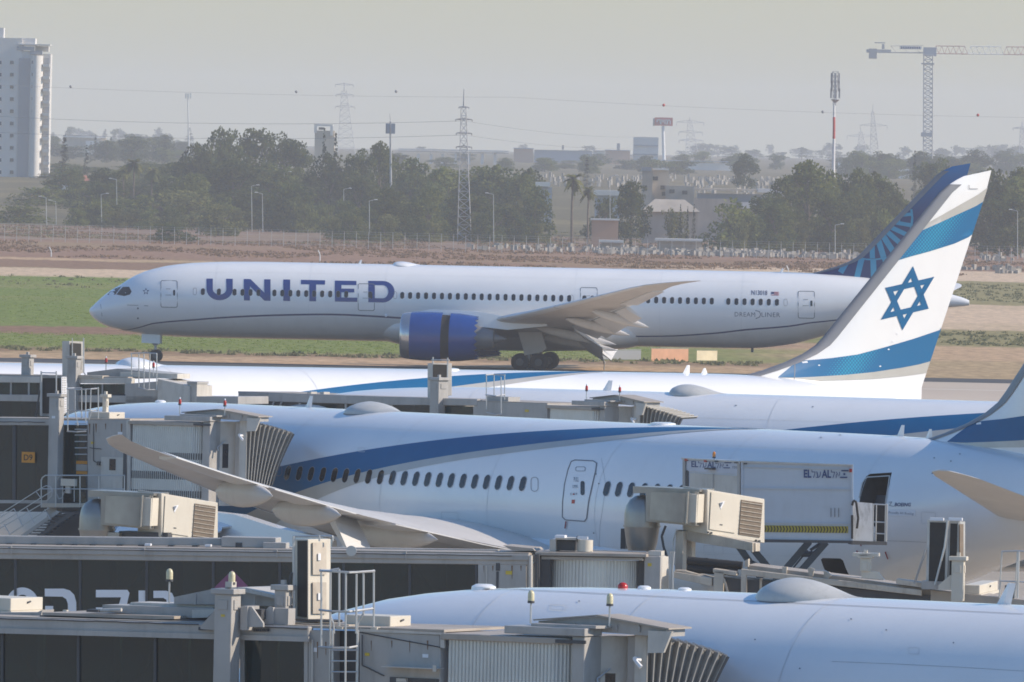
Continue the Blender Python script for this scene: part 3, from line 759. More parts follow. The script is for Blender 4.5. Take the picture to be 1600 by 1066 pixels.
dq = [[(575.5, 439), (585.8, 439.1), (585.8, 472.5), (575.5, 472.4)], [(585.8, 439.1), (598, 439.2), (598, 445.8), (585.8, 445.6)], [(585.8, 466), (598, 466.2), (598, 472.8), (585.8, 472.5)]]
for i in range(14): dq.append([do[i], do[i + 1], (598 + 8.8 * math.cos(R(-90 + 180 * (i + 1) / 14)), 456 + 10.2 * math.sin(R(-90 + 180 * (i + 1) / 14))), (598 + 8.8 * math.cos(R(-90 + 180 * i / 14)), 456 + 10.2 * math.sin(R(-90 + 180 * i / 14)))])
UN.decal('letter', UBLUE, dq, .013, 5)
yw = lambda x: 461.6 + (x - 625) * .0187
pxs = [317, 342, 366.5, 379, 391.4, 403.9, 428.8, 441.2, 453.7, 466.1, 478.5, 491, 503.4, 516, 528.4, 540.9, 578.3] + [628.5 + 12.42 * i for i in range(22)] + [913, 925.6, 938, 950.4, 962.8, 975.3] + [988 + 12.42 * i for i in range(11)] + [1138 + 12.65 * i for i in range(7)]
UN.windows([UN.hit(x, yw(x)) for x in pxs], .30, .52)
for x0, x1, y0, y1 in ((251.5, 277, 438.6, 480), (559.8, 585, 443.5, 485), (907, 933, 449.5, 490), (1247.3, 1272.6, 455.2, 497)):
    door_px(UN, rrect(x0, y0, x1, y1, 2.5, .019), 1.0, rrect(x0 + 19, y0 + 14.5, x0 + 22.2, y0 + 23.5, 1.5), [[(x0 + 8, y0 + 13), (x0 + 15, y0 + 13)], [(x0 + 7, y0 + 22.5), (x0 + 16, y0 + 22.7)]])
for x in (304.5, 617.5, 893, 1227.5): UN.line('window_plug', SEAM, rrect(x - 2.6, yw(x) - 5.4, x + 2.6, yw(x) + 5.4, 2.4), .5, .014, closed=True)
ck = lambda z: [(120 + x / 3.9475, 380 + y / 3.9475) for x, y in z]
UN.decal('windscreen', WINDOW, [ck([(188, 320), (215, 288), (243, 270), (274, 269), (250, 300), (238, 318)])], .016, 4)
UN.decal('windscreen', WINDOW, [ck([(244, 318), (262, 294), (284, 271), (322, 270), (338, 299), (326, 318), (292, 327)])], .016, 4)
UN.line('nose_seam', SEAM, ck([(143, 352), (150, 400), (156, 450), (160, 505), (162, 528)]), .6, .012)
UN.line('panel_seam', SEAM, ck([(310, 382), (441, 387)]), .8, .012)
for k in range(5):
    t = R(-90 + 72 * k); c = (228 + 3.6 * math.cos(t), 455.6 + 3.6 * math.sin(t)); UN.decal('star_emblem', NAVY, [[(c[0] + 2.0 * math.cos(t + R(a)), c[1] + 2.0 * math.sin(t + R(a))) for a in (0, 140, 220)]], .014, 4)
for x, y in ((215.5, 482), (215.5, 497.5), (369.5, 510), (441.5, 507.5), (479, 499.6), (492, 499.8)): UN.decal('port_cover', SEAM, [arc(x, y, 1.5, 1.5, 0, 330, 8)], .013, 4)
UN.decal('registration', NAVY, text_polys('N13018', 1174, 453.6, 1199, 461, .019, .012), .014, 5)
UN.decal('flag_field', NAVY, [[(1205, 456.2), (1209.5, 456.3), (1209.5, 459.6), (1205, 459.5)]], .016, 5)
FLAGRED = M('flag_red', (.4, .05, .06), .4)
for k in range(4): UN.decal('flag_stripe', FLAGRED, [[(1205 if k > 2 else 1209.5, 456.2 + k * 1.55), (1217, 456.5 + k * 1.55), (1217, 457.3 + k * 1.55), (1205 if k > 2 else 1209.5, 457.0 + k * 1.55)]], .015, 5)
UN.decal('aircraft_name', GREYINK, text_polys('DREAM', 1148, 487.6, 1180, 494.6, .017, .0, 1.1) + text_polys('LINER', 1190, 488.2, 1219, 495.2, .017, .0, 1.1), .014, 5)
UN.line('aircraft_name', GREYINK, [(1180.5, 485.3), (1186.5, 487), (1188.6, 491), (1187, 495.4), (1181, 498)], 1.2, .014)
LE0 = 27.5
belly_fairing(UN, 26.0, G_PAINT)
wing(UN, LE0, -1, 34, WINGTOP); wing(UN, LE0, 1, 34, WINGTOP, detail=False)
nacelle(UN, 26.2, -1, ENGBLUE, BAREMETAL, True); nacelle(UN, 26.2, 1, ENGBLUE, BAREMETAL, True)
landing_gear(UN, 25.2)
stabilizer(UN, -1, WINGTOP); stabilizer(UN, 1, WINGTOP)
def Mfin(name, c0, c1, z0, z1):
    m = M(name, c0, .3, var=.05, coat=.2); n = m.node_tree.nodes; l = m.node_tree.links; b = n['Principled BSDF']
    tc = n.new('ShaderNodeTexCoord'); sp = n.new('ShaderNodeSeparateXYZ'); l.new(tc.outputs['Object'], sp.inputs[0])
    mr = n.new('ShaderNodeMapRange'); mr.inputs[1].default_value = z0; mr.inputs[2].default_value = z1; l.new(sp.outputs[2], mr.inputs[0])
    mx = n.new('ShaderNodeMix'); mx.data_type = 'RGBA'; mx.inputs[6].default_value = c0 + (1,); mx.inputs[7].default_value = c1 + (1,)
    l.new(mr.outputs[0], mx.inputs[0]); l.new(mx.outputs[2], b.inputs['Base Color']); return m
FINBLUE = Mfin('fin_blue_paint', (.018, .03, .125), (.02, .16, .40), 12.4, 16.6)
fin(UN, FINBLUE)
def fin_xz(pl, px): 
    out = []
    for p in px:
        x, z = fin_hit(pl, *p); out.append((x - pl.L, z))
    return out
def fin_poly(pl, name, mat, polys, off=.02, cut=.3, parent=None):
    mb = MB()
    for poly in polys:
        for tri in cutpoly(poly, cut):
            pts = []
            for x, z in tri:
                le, te = fin_edges(z, pl.L); xx = min(max(x + pl.L, le + .012), te - .012); pts.append(fin_pt(pl, xx, z, off))
            mb.face(pts)
    o = mb.build(name, mat, parent or pl.root, smooth=50, local=True, recalc=False); weld(o); return o
def fin_le(pl, w, mat, zs=(7.75, 16.0)):
    mb = MB(); rr = []
    for i in range(24):
        z = zs[0] + (zs[1] - zs[0]) * i / 23; le, te = fin_edges(z, pl.L)
        rr.append([fin_pt(pl, le + w * t * t, z, .032) for t in (1, .8, .6, .4, .2, .06)] + [Vector((le - .035, 0, z))] + [Vector((p.x, -p.y, p.z)) for p in [fin_pt(pl, le + w * t * t, z, .032) for t in (.06, .2, .4, .6, .8, 1)]])
    mb.rings(rr, close=False, cap0=False, cap1=False); return mb.build('leading_edge', mat, pl.root, smooth=60, local=True)
fin_le(UN, .5, LEGREY)
CYAN = M('fin_cyan_paint', (.045, .30, .47), .3, var=.06)
gz_ = lambda z: [(1200 + x / 3.9475, 240 + y / 3.9475) for x, y in z]
GC = (640, 400)
gp = lambda r, a: (GC[0] + r * math.cos(R(a)), GC[1] + r * math.sin(R(a)))
glob = []
def garc(r, a0, a1, w):
    k = max(3, int(abs(a1 - a0) / 9)); return strips(gz_([gp(r, a0 + (a1 - a0) * i / k) for i in range(k + 1)]), w)
glob += garc(120, -5, 95, 2.6) + garc(250, -12, 22, 3.4) + garc(255, 70, 125, 2.4) + garc(172, -14, 10, 2.2)
for a in (2, 20, 38, 56, 74): glob += strips(gz_([gp(72, a), gp(108, a)]), 4)
for a, w in ((-6, 5), (10, 6), (25, 7), (41, 8), (57, 9), (73, 9), (89, 8), (105, 6)): glob += strips(gz_([gp(140, a), gp(238, a)]), w)
for a in (72, 88, 104, 120): glob += strips(gz_([gp(268, a), gp(375, a)]), 9)
fin_poly(UN, 'globe_emblem', CYAN, [fin_xz(UN, g) for g in glob], .02)
radome(UN, UN.hit(635, 417)[0], 2.3, .9, .24, W_PAINT)
for x in (556, 1216): blade_antenna(UN, UN.hit(x, 420 if x < 1000 else 432)[0], .3, .26)
mb = MB(); mb.lathe(UN.S(UN.hit(603, 494.5)[0], 1.9, .0), (0, -1, 0), [(0, .12), (.06, .12), (.1, .05)], 12); mb.build('inspection_light', PLAINWHITE, UN.root, local=True)
mb = MB(); mb.b2(51.5, 51.7, -.02, .02, 1.7, 2.1); mb.build('belly_antenna', SEAM, UN.root, local=True)

# ---------------------------------------------------------------- the parked airliners
GRP = 'white airliners with blue and silver stripes parked nose-in at the gates'
PB = Plane('airliner', 'parked white airliner with raised wing, a catering truck at its open rear door', 64.2, 1330, 47.9, 422, 51.5, 0, GRP)
PD = Plane('airliner', 'sunlit white parked airliner whose tail fin bears a blue six pointed star', 62.8, 1440, 59.4, 534, -33, .004, GRP)
PC = Plane('airliner', 'shaded parked airliner with dark blue stripe lying between the star-tailed airliner and the catering airliner', 62.8, 527, 6.2, 492, 20, 0, GRP)
PA = Plane('airliner', 'nearest parked airliner, only its blue-white roof showing across the bottom right', 62.8, 560, 4.9, 272.5, 35, 0, GRP)
for p_ in (PB, PD, PC, PA): p_.fuselage(W_PAINT)
up = [(421, 734), (455, 725), (502, 715), (603, 698), (701, 686), (802, 677.5), (904, 671.6), (1000, 668.2), (1077, 667.4)]
lo = [(471.5, 765), (552.5, 744), (603, 731), (701, 711), (802.5, 697), (904, 685.6), (1000, 678.2), (1077, 673)]
sl = [(502, 775), (603, 748), (701, 721), (802.5, 704.6), (904, 692.7), (1000, 684.5), (1077, 677)]
def tab(pts):
    h = [PB.hit(*p) for p in pts]; q = [x[0] for x in h] + [43.6]; a = [x[1] for x in h] + [.02]
    # smooth by a low-order fit
    c = np.polyfit(q, a, 3); return q, c
tu, tl, ts = tab(up), tab(lo), tab(sl)
qs = list(np.linspace(16.2, 43.4, 70))
def ev(t, q):
    return max(.0, float(np.polyval(t[1], q)))
au = [ev(tu, q) for q in qs]; al = [max(ev(tl, q), a) for q, a in zip(qs, au)]; as_ = [max(ev(ts, q), a) for q, a in zip(qs, al)]
for pl in (PB, PD, PC, PA):
    pl.band('silver_stripe', ESILVER, qs, al, as_, .010, 8); pl.band('blue_stripe', EBLUE, qs, au, al, .011, 10)
for pl in (PB, PD, PC, PA):
    wl0 = 25.9 if pl is PB else 21.9
    belly_fairing(pl, wl0, W_PAINT)
    wing(pl, wl0, -1, -1 if pl is PB else 0, WINGTOP, detail=pl in (PB, PC), tip_z=-.25 if pl is PB else 0, dz=.62 if pl is PB else 0)
    if pl is PB: nacelle(pl, 22.6, -1, W_PAINT, BAREMETAL)
    if pl is not PA: stabilizer(pl, -1, UNDER, 1.8 if pl is PB else 0); stabilizer(pl, 1, UNDER, 1.8 if pl is PB else 0); fin(pl, W_PAINT); fin_le(pl, .55, LEGREY)
# fin livery, read off the star-tailed airliner
HALF = M('fin_halftone_blue', (.005, .125, .29), .3, var=.04)
_n = HALF.node_tree.nodes; _l = HALF.node_tree.links
_tc = _n.new('ShaderNodeTexCoord'); _sp = _n.new('ShaderNodeSeparateXYZ'); _l.new(_tc.outputs['Object'], _sp.inputs[0])
_mp = _n.new('ShaderNodeMapping'); _mp.inputs['Rotation'].default_value = (0, R(45), 0); _mp.inputs['Scale'].default_value = (1, 0, 1); _l.new(_tc.outputs['Object'], _mp.inputs[0])
_vo = _n.new('ShaderNodeTexVoronoi'); _vo.inputs['Scale'].default_value = 8.5; _vo.inputs['Randomness'].default_value = 0; _l.new(_mp.outputs[0], _vo.inputs[0])
_m1 = _n.new('ShaderNodeMath'); _m1.operation = 'SUBTRACT'; _l.new(_sp.outputs[0], _m1.inputs[0]); _m2 = _n.new('ShaderNodeMath'); _m2.operation = 'MULTIPLY'; _m2.inputs[1].default_value = .75; _l.new(_sp.outputs[2], _m2.inputs[0]); _l.new(_m2.outputs[0], _m1.inputs[1])
_wv = _n.new('ShaderNodeMath'); _wv.operation = 'SINE'; _m3 = _n.new('ShaderNodeMath'); _m3.operation = 'MULTIPLY'; _m3.inputs[1].default_value = 1.05; _l.new(_m1.outputs[0], _m3.inputs[0]); _l.new(_m3.outputs[0], _wv.inputs[0])
_mr = _n.new('ShaderNodeMapRange'); _mr.inputs[1].default_value = .2; _mr.inputs[2].default_value = 1.0; _mr.inputs[3].default_value = 0.0; _mr.inputs[4].default_value = .40; _l.new(_wv.outputs[0], _mr.inputs[0])
_lt = _n.new('ShaderNodeMath'); _lt.operation = 'LESS_THAN'; _l.new(_vo.outputs['Distance'], _lt.inputs[0]); _l.new(_mr.outputs[0], _lt.inputs[1])
_mx = _n.new('ShaderNodeMix'); _mx.data_type = 'RGBA'; _mx.inputs[6].default_value = (.005, .125, .29, 1); _mx.inputs[7].default_value = (.015, .29, .45, 1); _l.new(_lt.outputs[0], _mx.inputs[0]); _l.new(_mx.outputs[2], _n['Principled BSDF'].inputs['Base Color'])
g2 = lambda z: [(1200 + x / 3.9475, 430 + y / 3.9475) for x, y in z]
FP = {}
FP['silver_stripe'] = [fin_xz(PD, gz_([(1440, 172), (1150, 335), (890, 478), (855, 513), (1000, 452), (1180, 370), (1400, 272)]))]
FP['blue_stripe'] = [fin_xz(PD, gz_([(1400, 272), (1180, 370), (1000, 452), (855, 513), (700, 690), (860, 640), (1000, 602), (1150, 555), (1320, 480)])),
                     fin_xz(PD, g2([(1110, 322), (900, 392), (720, 445), (550, 490), (390, 512), (180, 530), (60, 630), (180, 632), (300, 626), (480, 615), (650, 598), (820, 572), (1030, 532)]))]
FP['silver_stripe'].append(fin_xz(PD, g2([(1030, 532), (820, 572), (650, 598), (480, 615), (300, 626), (180, 632), (60, 634), (100, 655), (350, 652), (650, 640), (820, 625), (1000, 602)])))
st = [gz_([(893, 695), (990, 957), (695, 1025)]), gz_([(1025, 760), (722, 828), (828, 1090)])]
FP['star'] = []
for tri in st:
    c = (sum(p[0] for p in tri) / 3, sum(p[1] for p in tri) / 3); inn = [(c[0] + (p[0] - c[0]) * .64, c[1] + (p[1] - c[1]) * .64) for p in tri]
    for i in range(3): FP['star'].append(fin_xz(PD, [tri[i], tri[(i + 1) % 3], inn[(i + 1) % 3], inn[i]]))
for pl in (PD, PB, PC):
    
    for g_ in FP['silver_stripe']: fin_poly(pl, 'silver_stripe', ESILVER, [g_], .018)
    for g_ in FP['blue_stripe']: fin_poly(pl, 'blue_stripe', HALF if pl is PD else EBLUE, [g_], .020)
    fin_poly(pl, 'star_emblem', EBLUE, FP['star'], .020)
def fin_line(pl, name, px, w=1.2): return fin_poly(pl, name, SEAM, [fin_xz(pl, s_) for s_ in strips(px, w)], .024)
fin_line(PD, 'fin_seam', g2([(155, 505), (157, 675)])); fin_line(PD, 'fin_strut', g2([(640, 700), (720, 760)]), 1.0); fin_line(PD, 'fin_seam', gz_([(1238, 195), (1240, 218), (1292, 218)]), .8); fin_line(PD, 'fin_seam', gz_([(700, 760), (690, 800)]), .5)
for x, y in ((313, 556), (798, 360), (770, 408), (742, 458), (690, 562)):
    fin_poly(PD, 'fin_light', PLAINWHITE, [fin_xz(PD, arc(1200 + x / 3.9475, 430 + y / 3.9475, 1.7, 1.1, 0, 330, 7))], .03)
# fittings
def top(pl, px, py):
    return pl.hit(px, py)[0]
RADG = M('radome_grey', (.50, .50, .48), .4, var=.06, scale=2, dirt=.2)
radome(PB, top(PB, 574, 644), 2.5,   .95, .31, RADG); radome(PC, top(PC, 1078, 622), 2.25, .85, .32, RADG); radome(PA, top(PA, 1262, 932), 2.4, .9, .36, RADG); radome(PD, top(PD, 245, 580), 2.2, .8, .30, W_PAINT)
for pl, x, y, h in ((PB, 452, 640, .40), (PB, 1380, 684, .36), (PB, 1418, 690, .30), (PA, 1540, 946, .44), (PC, 925, 620, .38), (PD, 1088, 592, .33), (PD, 1118, 594, .22)): blade_antenna(pl, top(pl, x, y), h)
for pl, x, y, w, h in ((PB, 1014, 666, .9, .07), (PA, 756, 912, .55, .10), (PA, 1002, 920, .3, .06), (PA, 1065, 922, .3, .05), (PD, 718, 584, 1.0, .06), (PB, 236, 630, .4, .08)):
    q = top(pl, x, y); zt = sum(pl.sec(q)[:2]); mb = MB(); mb.lathe((q, 0, zt - .06), (0, 0, 1), [(0, w / 2), (.06 + h * .5, w / 2 * .95), (.06 + h, w / 2 * .6)], 16); mb.build('roof_cover', W_PAINT, pl.root, smooth=40, local=True)
q = top(PA, 973, 918); zt = sum(PA.sec(q)[:2]); mb = MB(); mb.lathe((q, 0, zt - .03), (0, 0, 1), [(0, .11), (.08, .11), (.13, .07), (.15, .02)], 14); mb.build('red_beacon', REDLAMP, PA.root, smooth=40, local=True)
PA.line('roof_seam', SEAM, [(640, 926), (700, 921), (780, 920), (900, 926), (1100, 936), (1300, 945.5), (1500, 955), (1600, 960)], .55, .010)
PA.line('roof_seam', SEAM, [(1300, 1034), (1400, 1038), (1500, 1043), (1600, 1049)], .4, .010)
# cabin windows and doors of the airliner with the catering truck
px = [449.8, 468, 486.2, 504.6, 522.7, 540.4, 558.4, 576.4, 594.8, 613.3, 631.6, 650, 668.3, 686.7, 705.1, 723.5, 742, 760.4, 779, 797.8, 817]
wy = lambda x: 756 + (x - 817) * .0545 if x < 700 else 756 + (x - 817) * .0545
PB.windows([PB.hit(x, 739 + (x - 450) * .0462) for x in px], .30, .50)
PB.windows([PB.hit(x, 739 + (x - 450) * .0495) for x in (948.4, 967, 986, 1006, 1025.5, 1045, 1064, 1083)], .30, .50)
PB.line('window_plug', SEAM, rrect(830, 746, 841, 768, 5, 0), .7, .014, closed=True); PB.line('window_plug', SEAM, rrect(431, 728, 441, 744, 5, 0), .7, .014, closed=True)
dpts = [(893, 721.5), (899, 719.3), (927, 720.6), (932.5, 724), (931, 736), (926, 757), (920, 785), (917, 810), (914, 814.6), (884, 812.5), (879.2, 808), (879.5, 785), (882.5, 757), (888, 734)]
d3 = door_px(PB, dpts, 1.5, rrect(907.5, 752, 914, 774, 3), None)
PB.line('door_marking', SEAM, rrect(900, 730, 915, 736.5, 2.5), .7, .02, parent=d3, closed=True)
PB.decal('door_marking', GREYINK, text_polys('EXIT', 892, 770.5, 903, 774, 0, 0) + text_polys('PULL', 897, 746, 905, 753, 0, 0) + text_polys('OPEN', 895, 758, 903, 763, 0, 0), .02, 6, parent=d3)
PB.decal('door_marking', REDLAMP, [arc(897, 772.5, 1.2, 1.2, 0, 330, 7), [(894, 781), (899, 781), (898.5, 787), (893.5, 787)]], .021, 6, parent=d3)
def cut_hole(pl, px, depth, edge=0):
    """a real opening in the skin"""
    pts = [pl.S(*pl.hit(x, y), .25) for x, y in px]
    c = sum(pts, Vector()) / len(pts); mb = MB(); mb.prism(pts, Vector((0, depth, 0)))
    cu = mb.build('cutter', LINING, pl.root, local=True)
    fo = pl.fus
    if LINING.name not in fo.data.materials: fo.data.materials.append(LINING)
    md = fo.modifiers.new('opening', 'BOOLEAN'); md.operation = 'DIFFERENCE'; md.object = cu; md.solver = 'EXACT'
    try: md.material_mode = 'TRANSFER'
    except Exception: pass
    bpy.context.view_layer.update()
    me = bpy.data.meshes.new_from_object(fo.evaluated_get(bpy.context.evaluated_depsgraph_get()))
    fo.modifiers.clear(); fo.data = me; bpy.data.objects.remove(cu)
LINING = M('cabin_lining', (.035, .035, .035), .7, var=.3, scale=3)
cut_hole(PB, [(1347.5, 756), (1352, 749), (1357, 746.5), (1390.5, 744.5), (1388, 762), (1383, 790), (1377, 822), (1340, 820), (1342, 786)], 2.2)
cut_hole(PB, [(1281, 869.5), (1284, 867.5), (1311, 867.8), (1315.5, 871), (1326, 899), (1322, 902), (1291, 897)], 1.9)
fr = PB.line('door_frame', BR_LIGHT, [(1343, 778), (1347.5, 756), (1352, 748.5), (1357, 746), (1390.5, 744), (1388, 762), (1384, 786)], 1.6, .02)
PB.decal('galley_unit', BR_DARK, [[(1352, 764), (1386, 766), (1384, 790), (1344, 790)]], -.55, 8)
mb = MB(); pdp = PB.S(*PB.hit(1384, 773), -.5); mb.box(pdp, (.25, .2, .34)); mb.build('vest_on_hook', M('hi_vis_yellow', (.6, .72, .08), .6), PB.root, local=True)
PB.decal('maker_name', BLUEINK, text_polys('BOEING', 1398, 785.6, 1424, 791.4, .01, .02, 1.0, .25), .014, 6); PB.decal('maker_slogan', GREYINK, text_polys('Proudly All Boeing', 1389, 799, 1428, 804, .05, 0), .014, 6)
PB.line('maker_emblem', GREYINK, [(1389, 785), (1394, 784.5), (1390, 790), (1397, 791.5)], .8, .014)
PB.decal('door_note', PLAINWHITE, [rrect(1388, 797, 1431, 806, 1)], .012, 8)
PB.line('panel_seam', SEAM, [(1180, 838), (1300, 842), (1420, 846), (1500, 850)], .35, .012); PB.line('panel_seam', SEAM, [(940, 716), (947, 760), (938, 820), (936, 860)], .3, .010)
REDCLOTH = M('red_streamer', (.28, .02, .03), .7)
for (x0, y0), (x1, y1) in (((1346, 843), (1347, 852)), ((1340.5, 860), (1342, 866)), ((1385, 862), (1388.5, 872)), ((1343, 795), (1343.5, 802)), ((886, 815), (884.5, 825))):
    PB.line('warning_streamer', REDCLOTH, [(x0, y0), (x1, y1)], 2.0, .05)
for x, y in ((1283, 684), (1313, 680), (1460, 716), (1486, 721), (1500, 710), (931.5, 741), (1457, 740), (936, 756), (928, 833)): PB.decal('port_cover', SEAM, [arc(x, y, 1.3, 1.0, 0, 330, 7)], .013, 6)
for x, y in ((1150, 634), (1270, 636)): PC.decal('port_cover', GREYINK, [arc(x, y, 1.6, .9, 0, 330, 7)], .013, 6)

# skin joints: faint rings and long seams
for pl, st in ((PB, (14.5, 20.6, 26.5, 32.4, 38.2, 44.3, 51.5)), (PA, (9.4, 13.2, 17.6)), (PC, (12.2, 18.4, 24.5)), (PD, (22.0, 28.4, 34.8)), (UN, (10.1, 17.4, 23.3, 38.0, 44.6, 50.9))):
    for q in st: pl.band('skin_joint', SOFTSEAM, [q - .008, q + .008], [.0, .0], [2.4, 2.4], .0085, 40, sides=(-1,))
for pl, a, q0, q1 in ((PB, .62, 12, 50), (PB, 1.95, 14, 50), (UN, .75, 9, 52), (PC, .8, 9, 30)):
    qq = list(np.linspace(q0, q1, 20)); pl.band('skin_joint', SOFTSEAM, qq, [a] * 20, [a + .004] * 20, .0085, 1, sides=(-1,))

for pts in (rrect(1060, 1000, 1096, 1024, 3, .045), rrect(1420, 1012, 1436, 1022, 2, .045), rrect(860, 945, 884, 953, 2, .045)): PA.line('hatch_joint', SOFTSEAM, pts, .7, .011, closed=True)
for x, y in ((1180, 1000), (1330, 968), (1490, 1005), (1250, 1045), (905, 940), (1385, 985)): PA.decal('port_cover', GREYINK, [arc(x, y, 1.4, 1.2, 0, 330, 7)], .012, 6)
for pts in (rrect(690, 800, 716, 818, 2, .05), rrect(560, 700, 570, 706, 1, .05), rrect(1100, 852, 1130, 866, 2, .03), rrect(1440, 800, 1462, 818, 2, .05)): PB.line('hatch_joint', SOFTSEAM, pts, .7, .011, closed=True)

# ================================================================ passenger boarding bridges
class Bridge:
    def __init__(s, label, px, Z, yaw, name='boarding_bridge', cat='boarding bridge', group='passenger boarding bridges at the gates'):
        s.F = Frame(px, Z, yaw); s.root = thing(name, label, cat, s.F.o, -s.F.yaw, group)
    def pp(s, name, mat, pts, v0=0.0, d=.1, parent=None, bevel=0.0, F=None):
        F = F or s.F; mb = MB(); mb.prism([F.at(x, y, v0) for x, y in pts], F.v * d); return mb.build(name, mat, parent or s.root, bevel=bevel)
    def bx(s, name, mat, x0, y0, x1, y1, v0=0.0, d=.3, parent=None, bevel=0.0, F=None):
        """upright box whose front face fills a rectangle of the photograph"""
        F = F or s.F; a = F.at(x0, y0, v0); b = F.at(x1, y1, v0)
        p = [Vector((a.x, a.y, a.z)), Vector((b.x, b.y, a.z)), Vector((b.x, b.y, b.z)), Vector((a.x, a.y, b.z))]
        mb = MB(); mb.prism(p, F.v * d); return mb.build(name, mat, parent or s.root, bevel=bevel)
    def tube(s, name, mat, pts, r, v=0.0, parent=None, n=6):
        mb = MB(); mb.path([s.F.at(p[0], p[1], p[2] if len(p) > 2 else v) for p in pts], r, n); return mb.build(name, mat, parent or s.root, smooth=40)
    def hexa(s, name, mat, A, B, C, dl, dr, Z, parent=None, bevel=0.0):
        """block standing on its corner edge B; A and C are its far edges, given as (px, ytop, ybottom)"""
        b0, b1 = P(B[0], B[1], Z), P(B[0], B[2], Z); a0, a1 = P(A[0], A[1], Z + dl), P(A[0], A[2], Z + dl); c0, c1 = P(C[0], C[1], Z + dr), P(C[0], C[2], Z + dr)
        d0, d1 = a0 + c0 - b0, a1 + c1 - b1
        mb = MB(); mb.rings([[a0, b0, c0, d0], [a1, b1, c1, d1]]); return mb.build(name, mat, parent or s.root, bevel=bevel)
def lamp(br, base, h, lens, r=.07, parent=None, cap=False):
    p = Vector(base); mb = MB(); mb.tube(p, p + Vector((0, 0, h)), .02, n=6); o = mb.build('beacon_post', GALV, parent or br.root)
    mb = MB(); mb.lathe(p + Vector((0, 0, h)), (0, 0, 1), [(0, r), (.02, r * 1.05), (.05, r * 1.0)], 12); mb.build('beacon_base', BR_DARK, o, smooth=40)
    mb = MB(); mb.lathe(p + Vector((0, 0, h + .05)), (0, 0, 1), [(0, r * .95), (r * 2.0, r * .95), (r * 2.7, r * .7), (r * 3.0, r * .2)], 14); mb.build('beacon_lens', lens, o, smooth=50)
    if cap:
        mb = MB(); mb.lathe(p + Vector((0, 0, h + .05 + r * 3.0)), (0, 0, 1), [(0, r * .5), (.05, r * .45), (.06, .01)], 10); mb.build('beacon_cap', PLAINWHITE, o)
    return o
def cab(br, px0, py0, lens, slots=False, sc=1.0, lamp_h=.38, lamp_r=.07, wall_mat=None):
    F = br.F; o = F.at(px0, py0, 0); W = lambda u, v, w: o + F.u * (u * sc) + F.v * (v * sc) + Vector((0, 0, w))
    lo = -2.85
    def plan(name, mat, pts, w0, w1, parent=None, bevel=0.0):
        mb = MB(); mb.prism([W(u, v, w0) for u, v in pts], Vector((0, 0, w1 - w0))); return mb.build(name, mat, parent or br.root, bevel=bevel)
    plan('rotunda_roof', ROOFM, [(-.05, -.05), (2.5, -.05), (2.74, .06), (2.86, .35), (2.86, 3), (-.05, 3)], -.13, 0, bevel=.015)
    # roller shutter of narrow vertical slats
    pts = []; pitch = .078; L1 = 2.3; R1 = .42; tot = L1 + R1 * math.pi / 2; n = int(tot / pitch)
    for i in range(n * 3 + 1):
        d = i * tot / (n * 3); dep = (.0, .028, .028)[i % 3]
        if d < L1: u, v, nu, nv = .05 + d, .10, 0, -1
        else:
            t = (d - L1) / R1; u = .05 + L1 + R1 * math.sin(t); v = .10 + R1 * (1 - math.cos(t)); nu, nv = math.sin(t), -math.cos(t)
        pts.append((u + nu * dep, v + nv * dep))
    mb = MB(); mb.rings([[W(u, v, -.13) for u, v in pts], [W(u, v, lo) for u, v in pts]], close=False, cap0=False, cap1=False); sh = mb.build('slat_shutter', SHUT, br.root)
    plan('shutter_track', BR_DARK, [(.0, .16), (2.35, .16), (2.80, .62), (2.80, .70), (.0, .3)], -.26, -.131)
    if slots:
        for z0, z1 in ((-1.06, -1.28), (-1.72, -1.98), (-2.36, -2.6)):
            mb = MB()
            for i in range(0, n - 3):
                d = (i + .5) * tot / n; 
                if d < L1: u, v, du, dv, nu, nv = .05 + d, .10, 1, 0, 0, -1
                else:
                    t = (d - L1) / R1; u = .05 + L1 + R1 * math.sin(t); v = .10 + R1 * (1 - math.cos(t)); du, dv, nu, nv = math.cos(t), math.sin(t), math.sin(t), -math.cos(t)
                c = [(u - du * .02 + nu * .034, v - dv * .02 + nv * .034), (u + du * .02 + nu * .034, v + dv * .02 + nv * .034)]
                mb.face([W(*c[0], z0), W(*c[1], z0), W(*c[1], z1), W(*c[0], z1)])
            so = mb.build('vent_slots', BR_DARK, sh); so['kind'] = 'stuff'
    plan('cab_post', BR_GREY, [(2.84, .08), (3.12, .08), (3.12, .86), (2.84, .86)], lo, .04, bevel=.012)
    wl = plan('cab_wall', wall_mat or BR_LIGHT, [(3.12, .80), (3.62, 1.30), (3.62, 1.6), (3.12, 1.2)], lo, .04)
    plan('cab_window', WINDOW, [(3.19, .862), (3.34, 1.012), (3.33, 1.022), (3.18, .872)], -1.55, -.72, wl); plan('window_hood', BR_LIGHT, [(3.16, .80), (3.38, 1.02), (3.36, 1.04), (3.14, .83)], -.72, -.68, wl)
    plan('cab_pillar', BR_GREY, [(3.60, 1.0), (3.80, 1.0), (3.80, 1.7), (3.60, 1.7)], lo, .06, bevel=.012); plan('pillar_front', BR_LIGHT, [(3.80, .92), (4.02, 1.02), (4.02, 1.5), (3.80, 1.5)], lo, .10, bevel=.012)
    plan('door_header', BR_GREY, [(1.35, .0), (3.16, .0), (3.16, .75), (1.35, .75)], .05, .21, bevel=.012); plan('gutter', BR_DARK, [(1.5, -.04), (3.2, -.04), (3.2, .0), (1.5, .0)], -.10, -.03)
    plan('header_cap', BR_GREY, [(1.85, .2), (3.3, .2), (3.45, .9), (1.85, .9)], .211, .27)
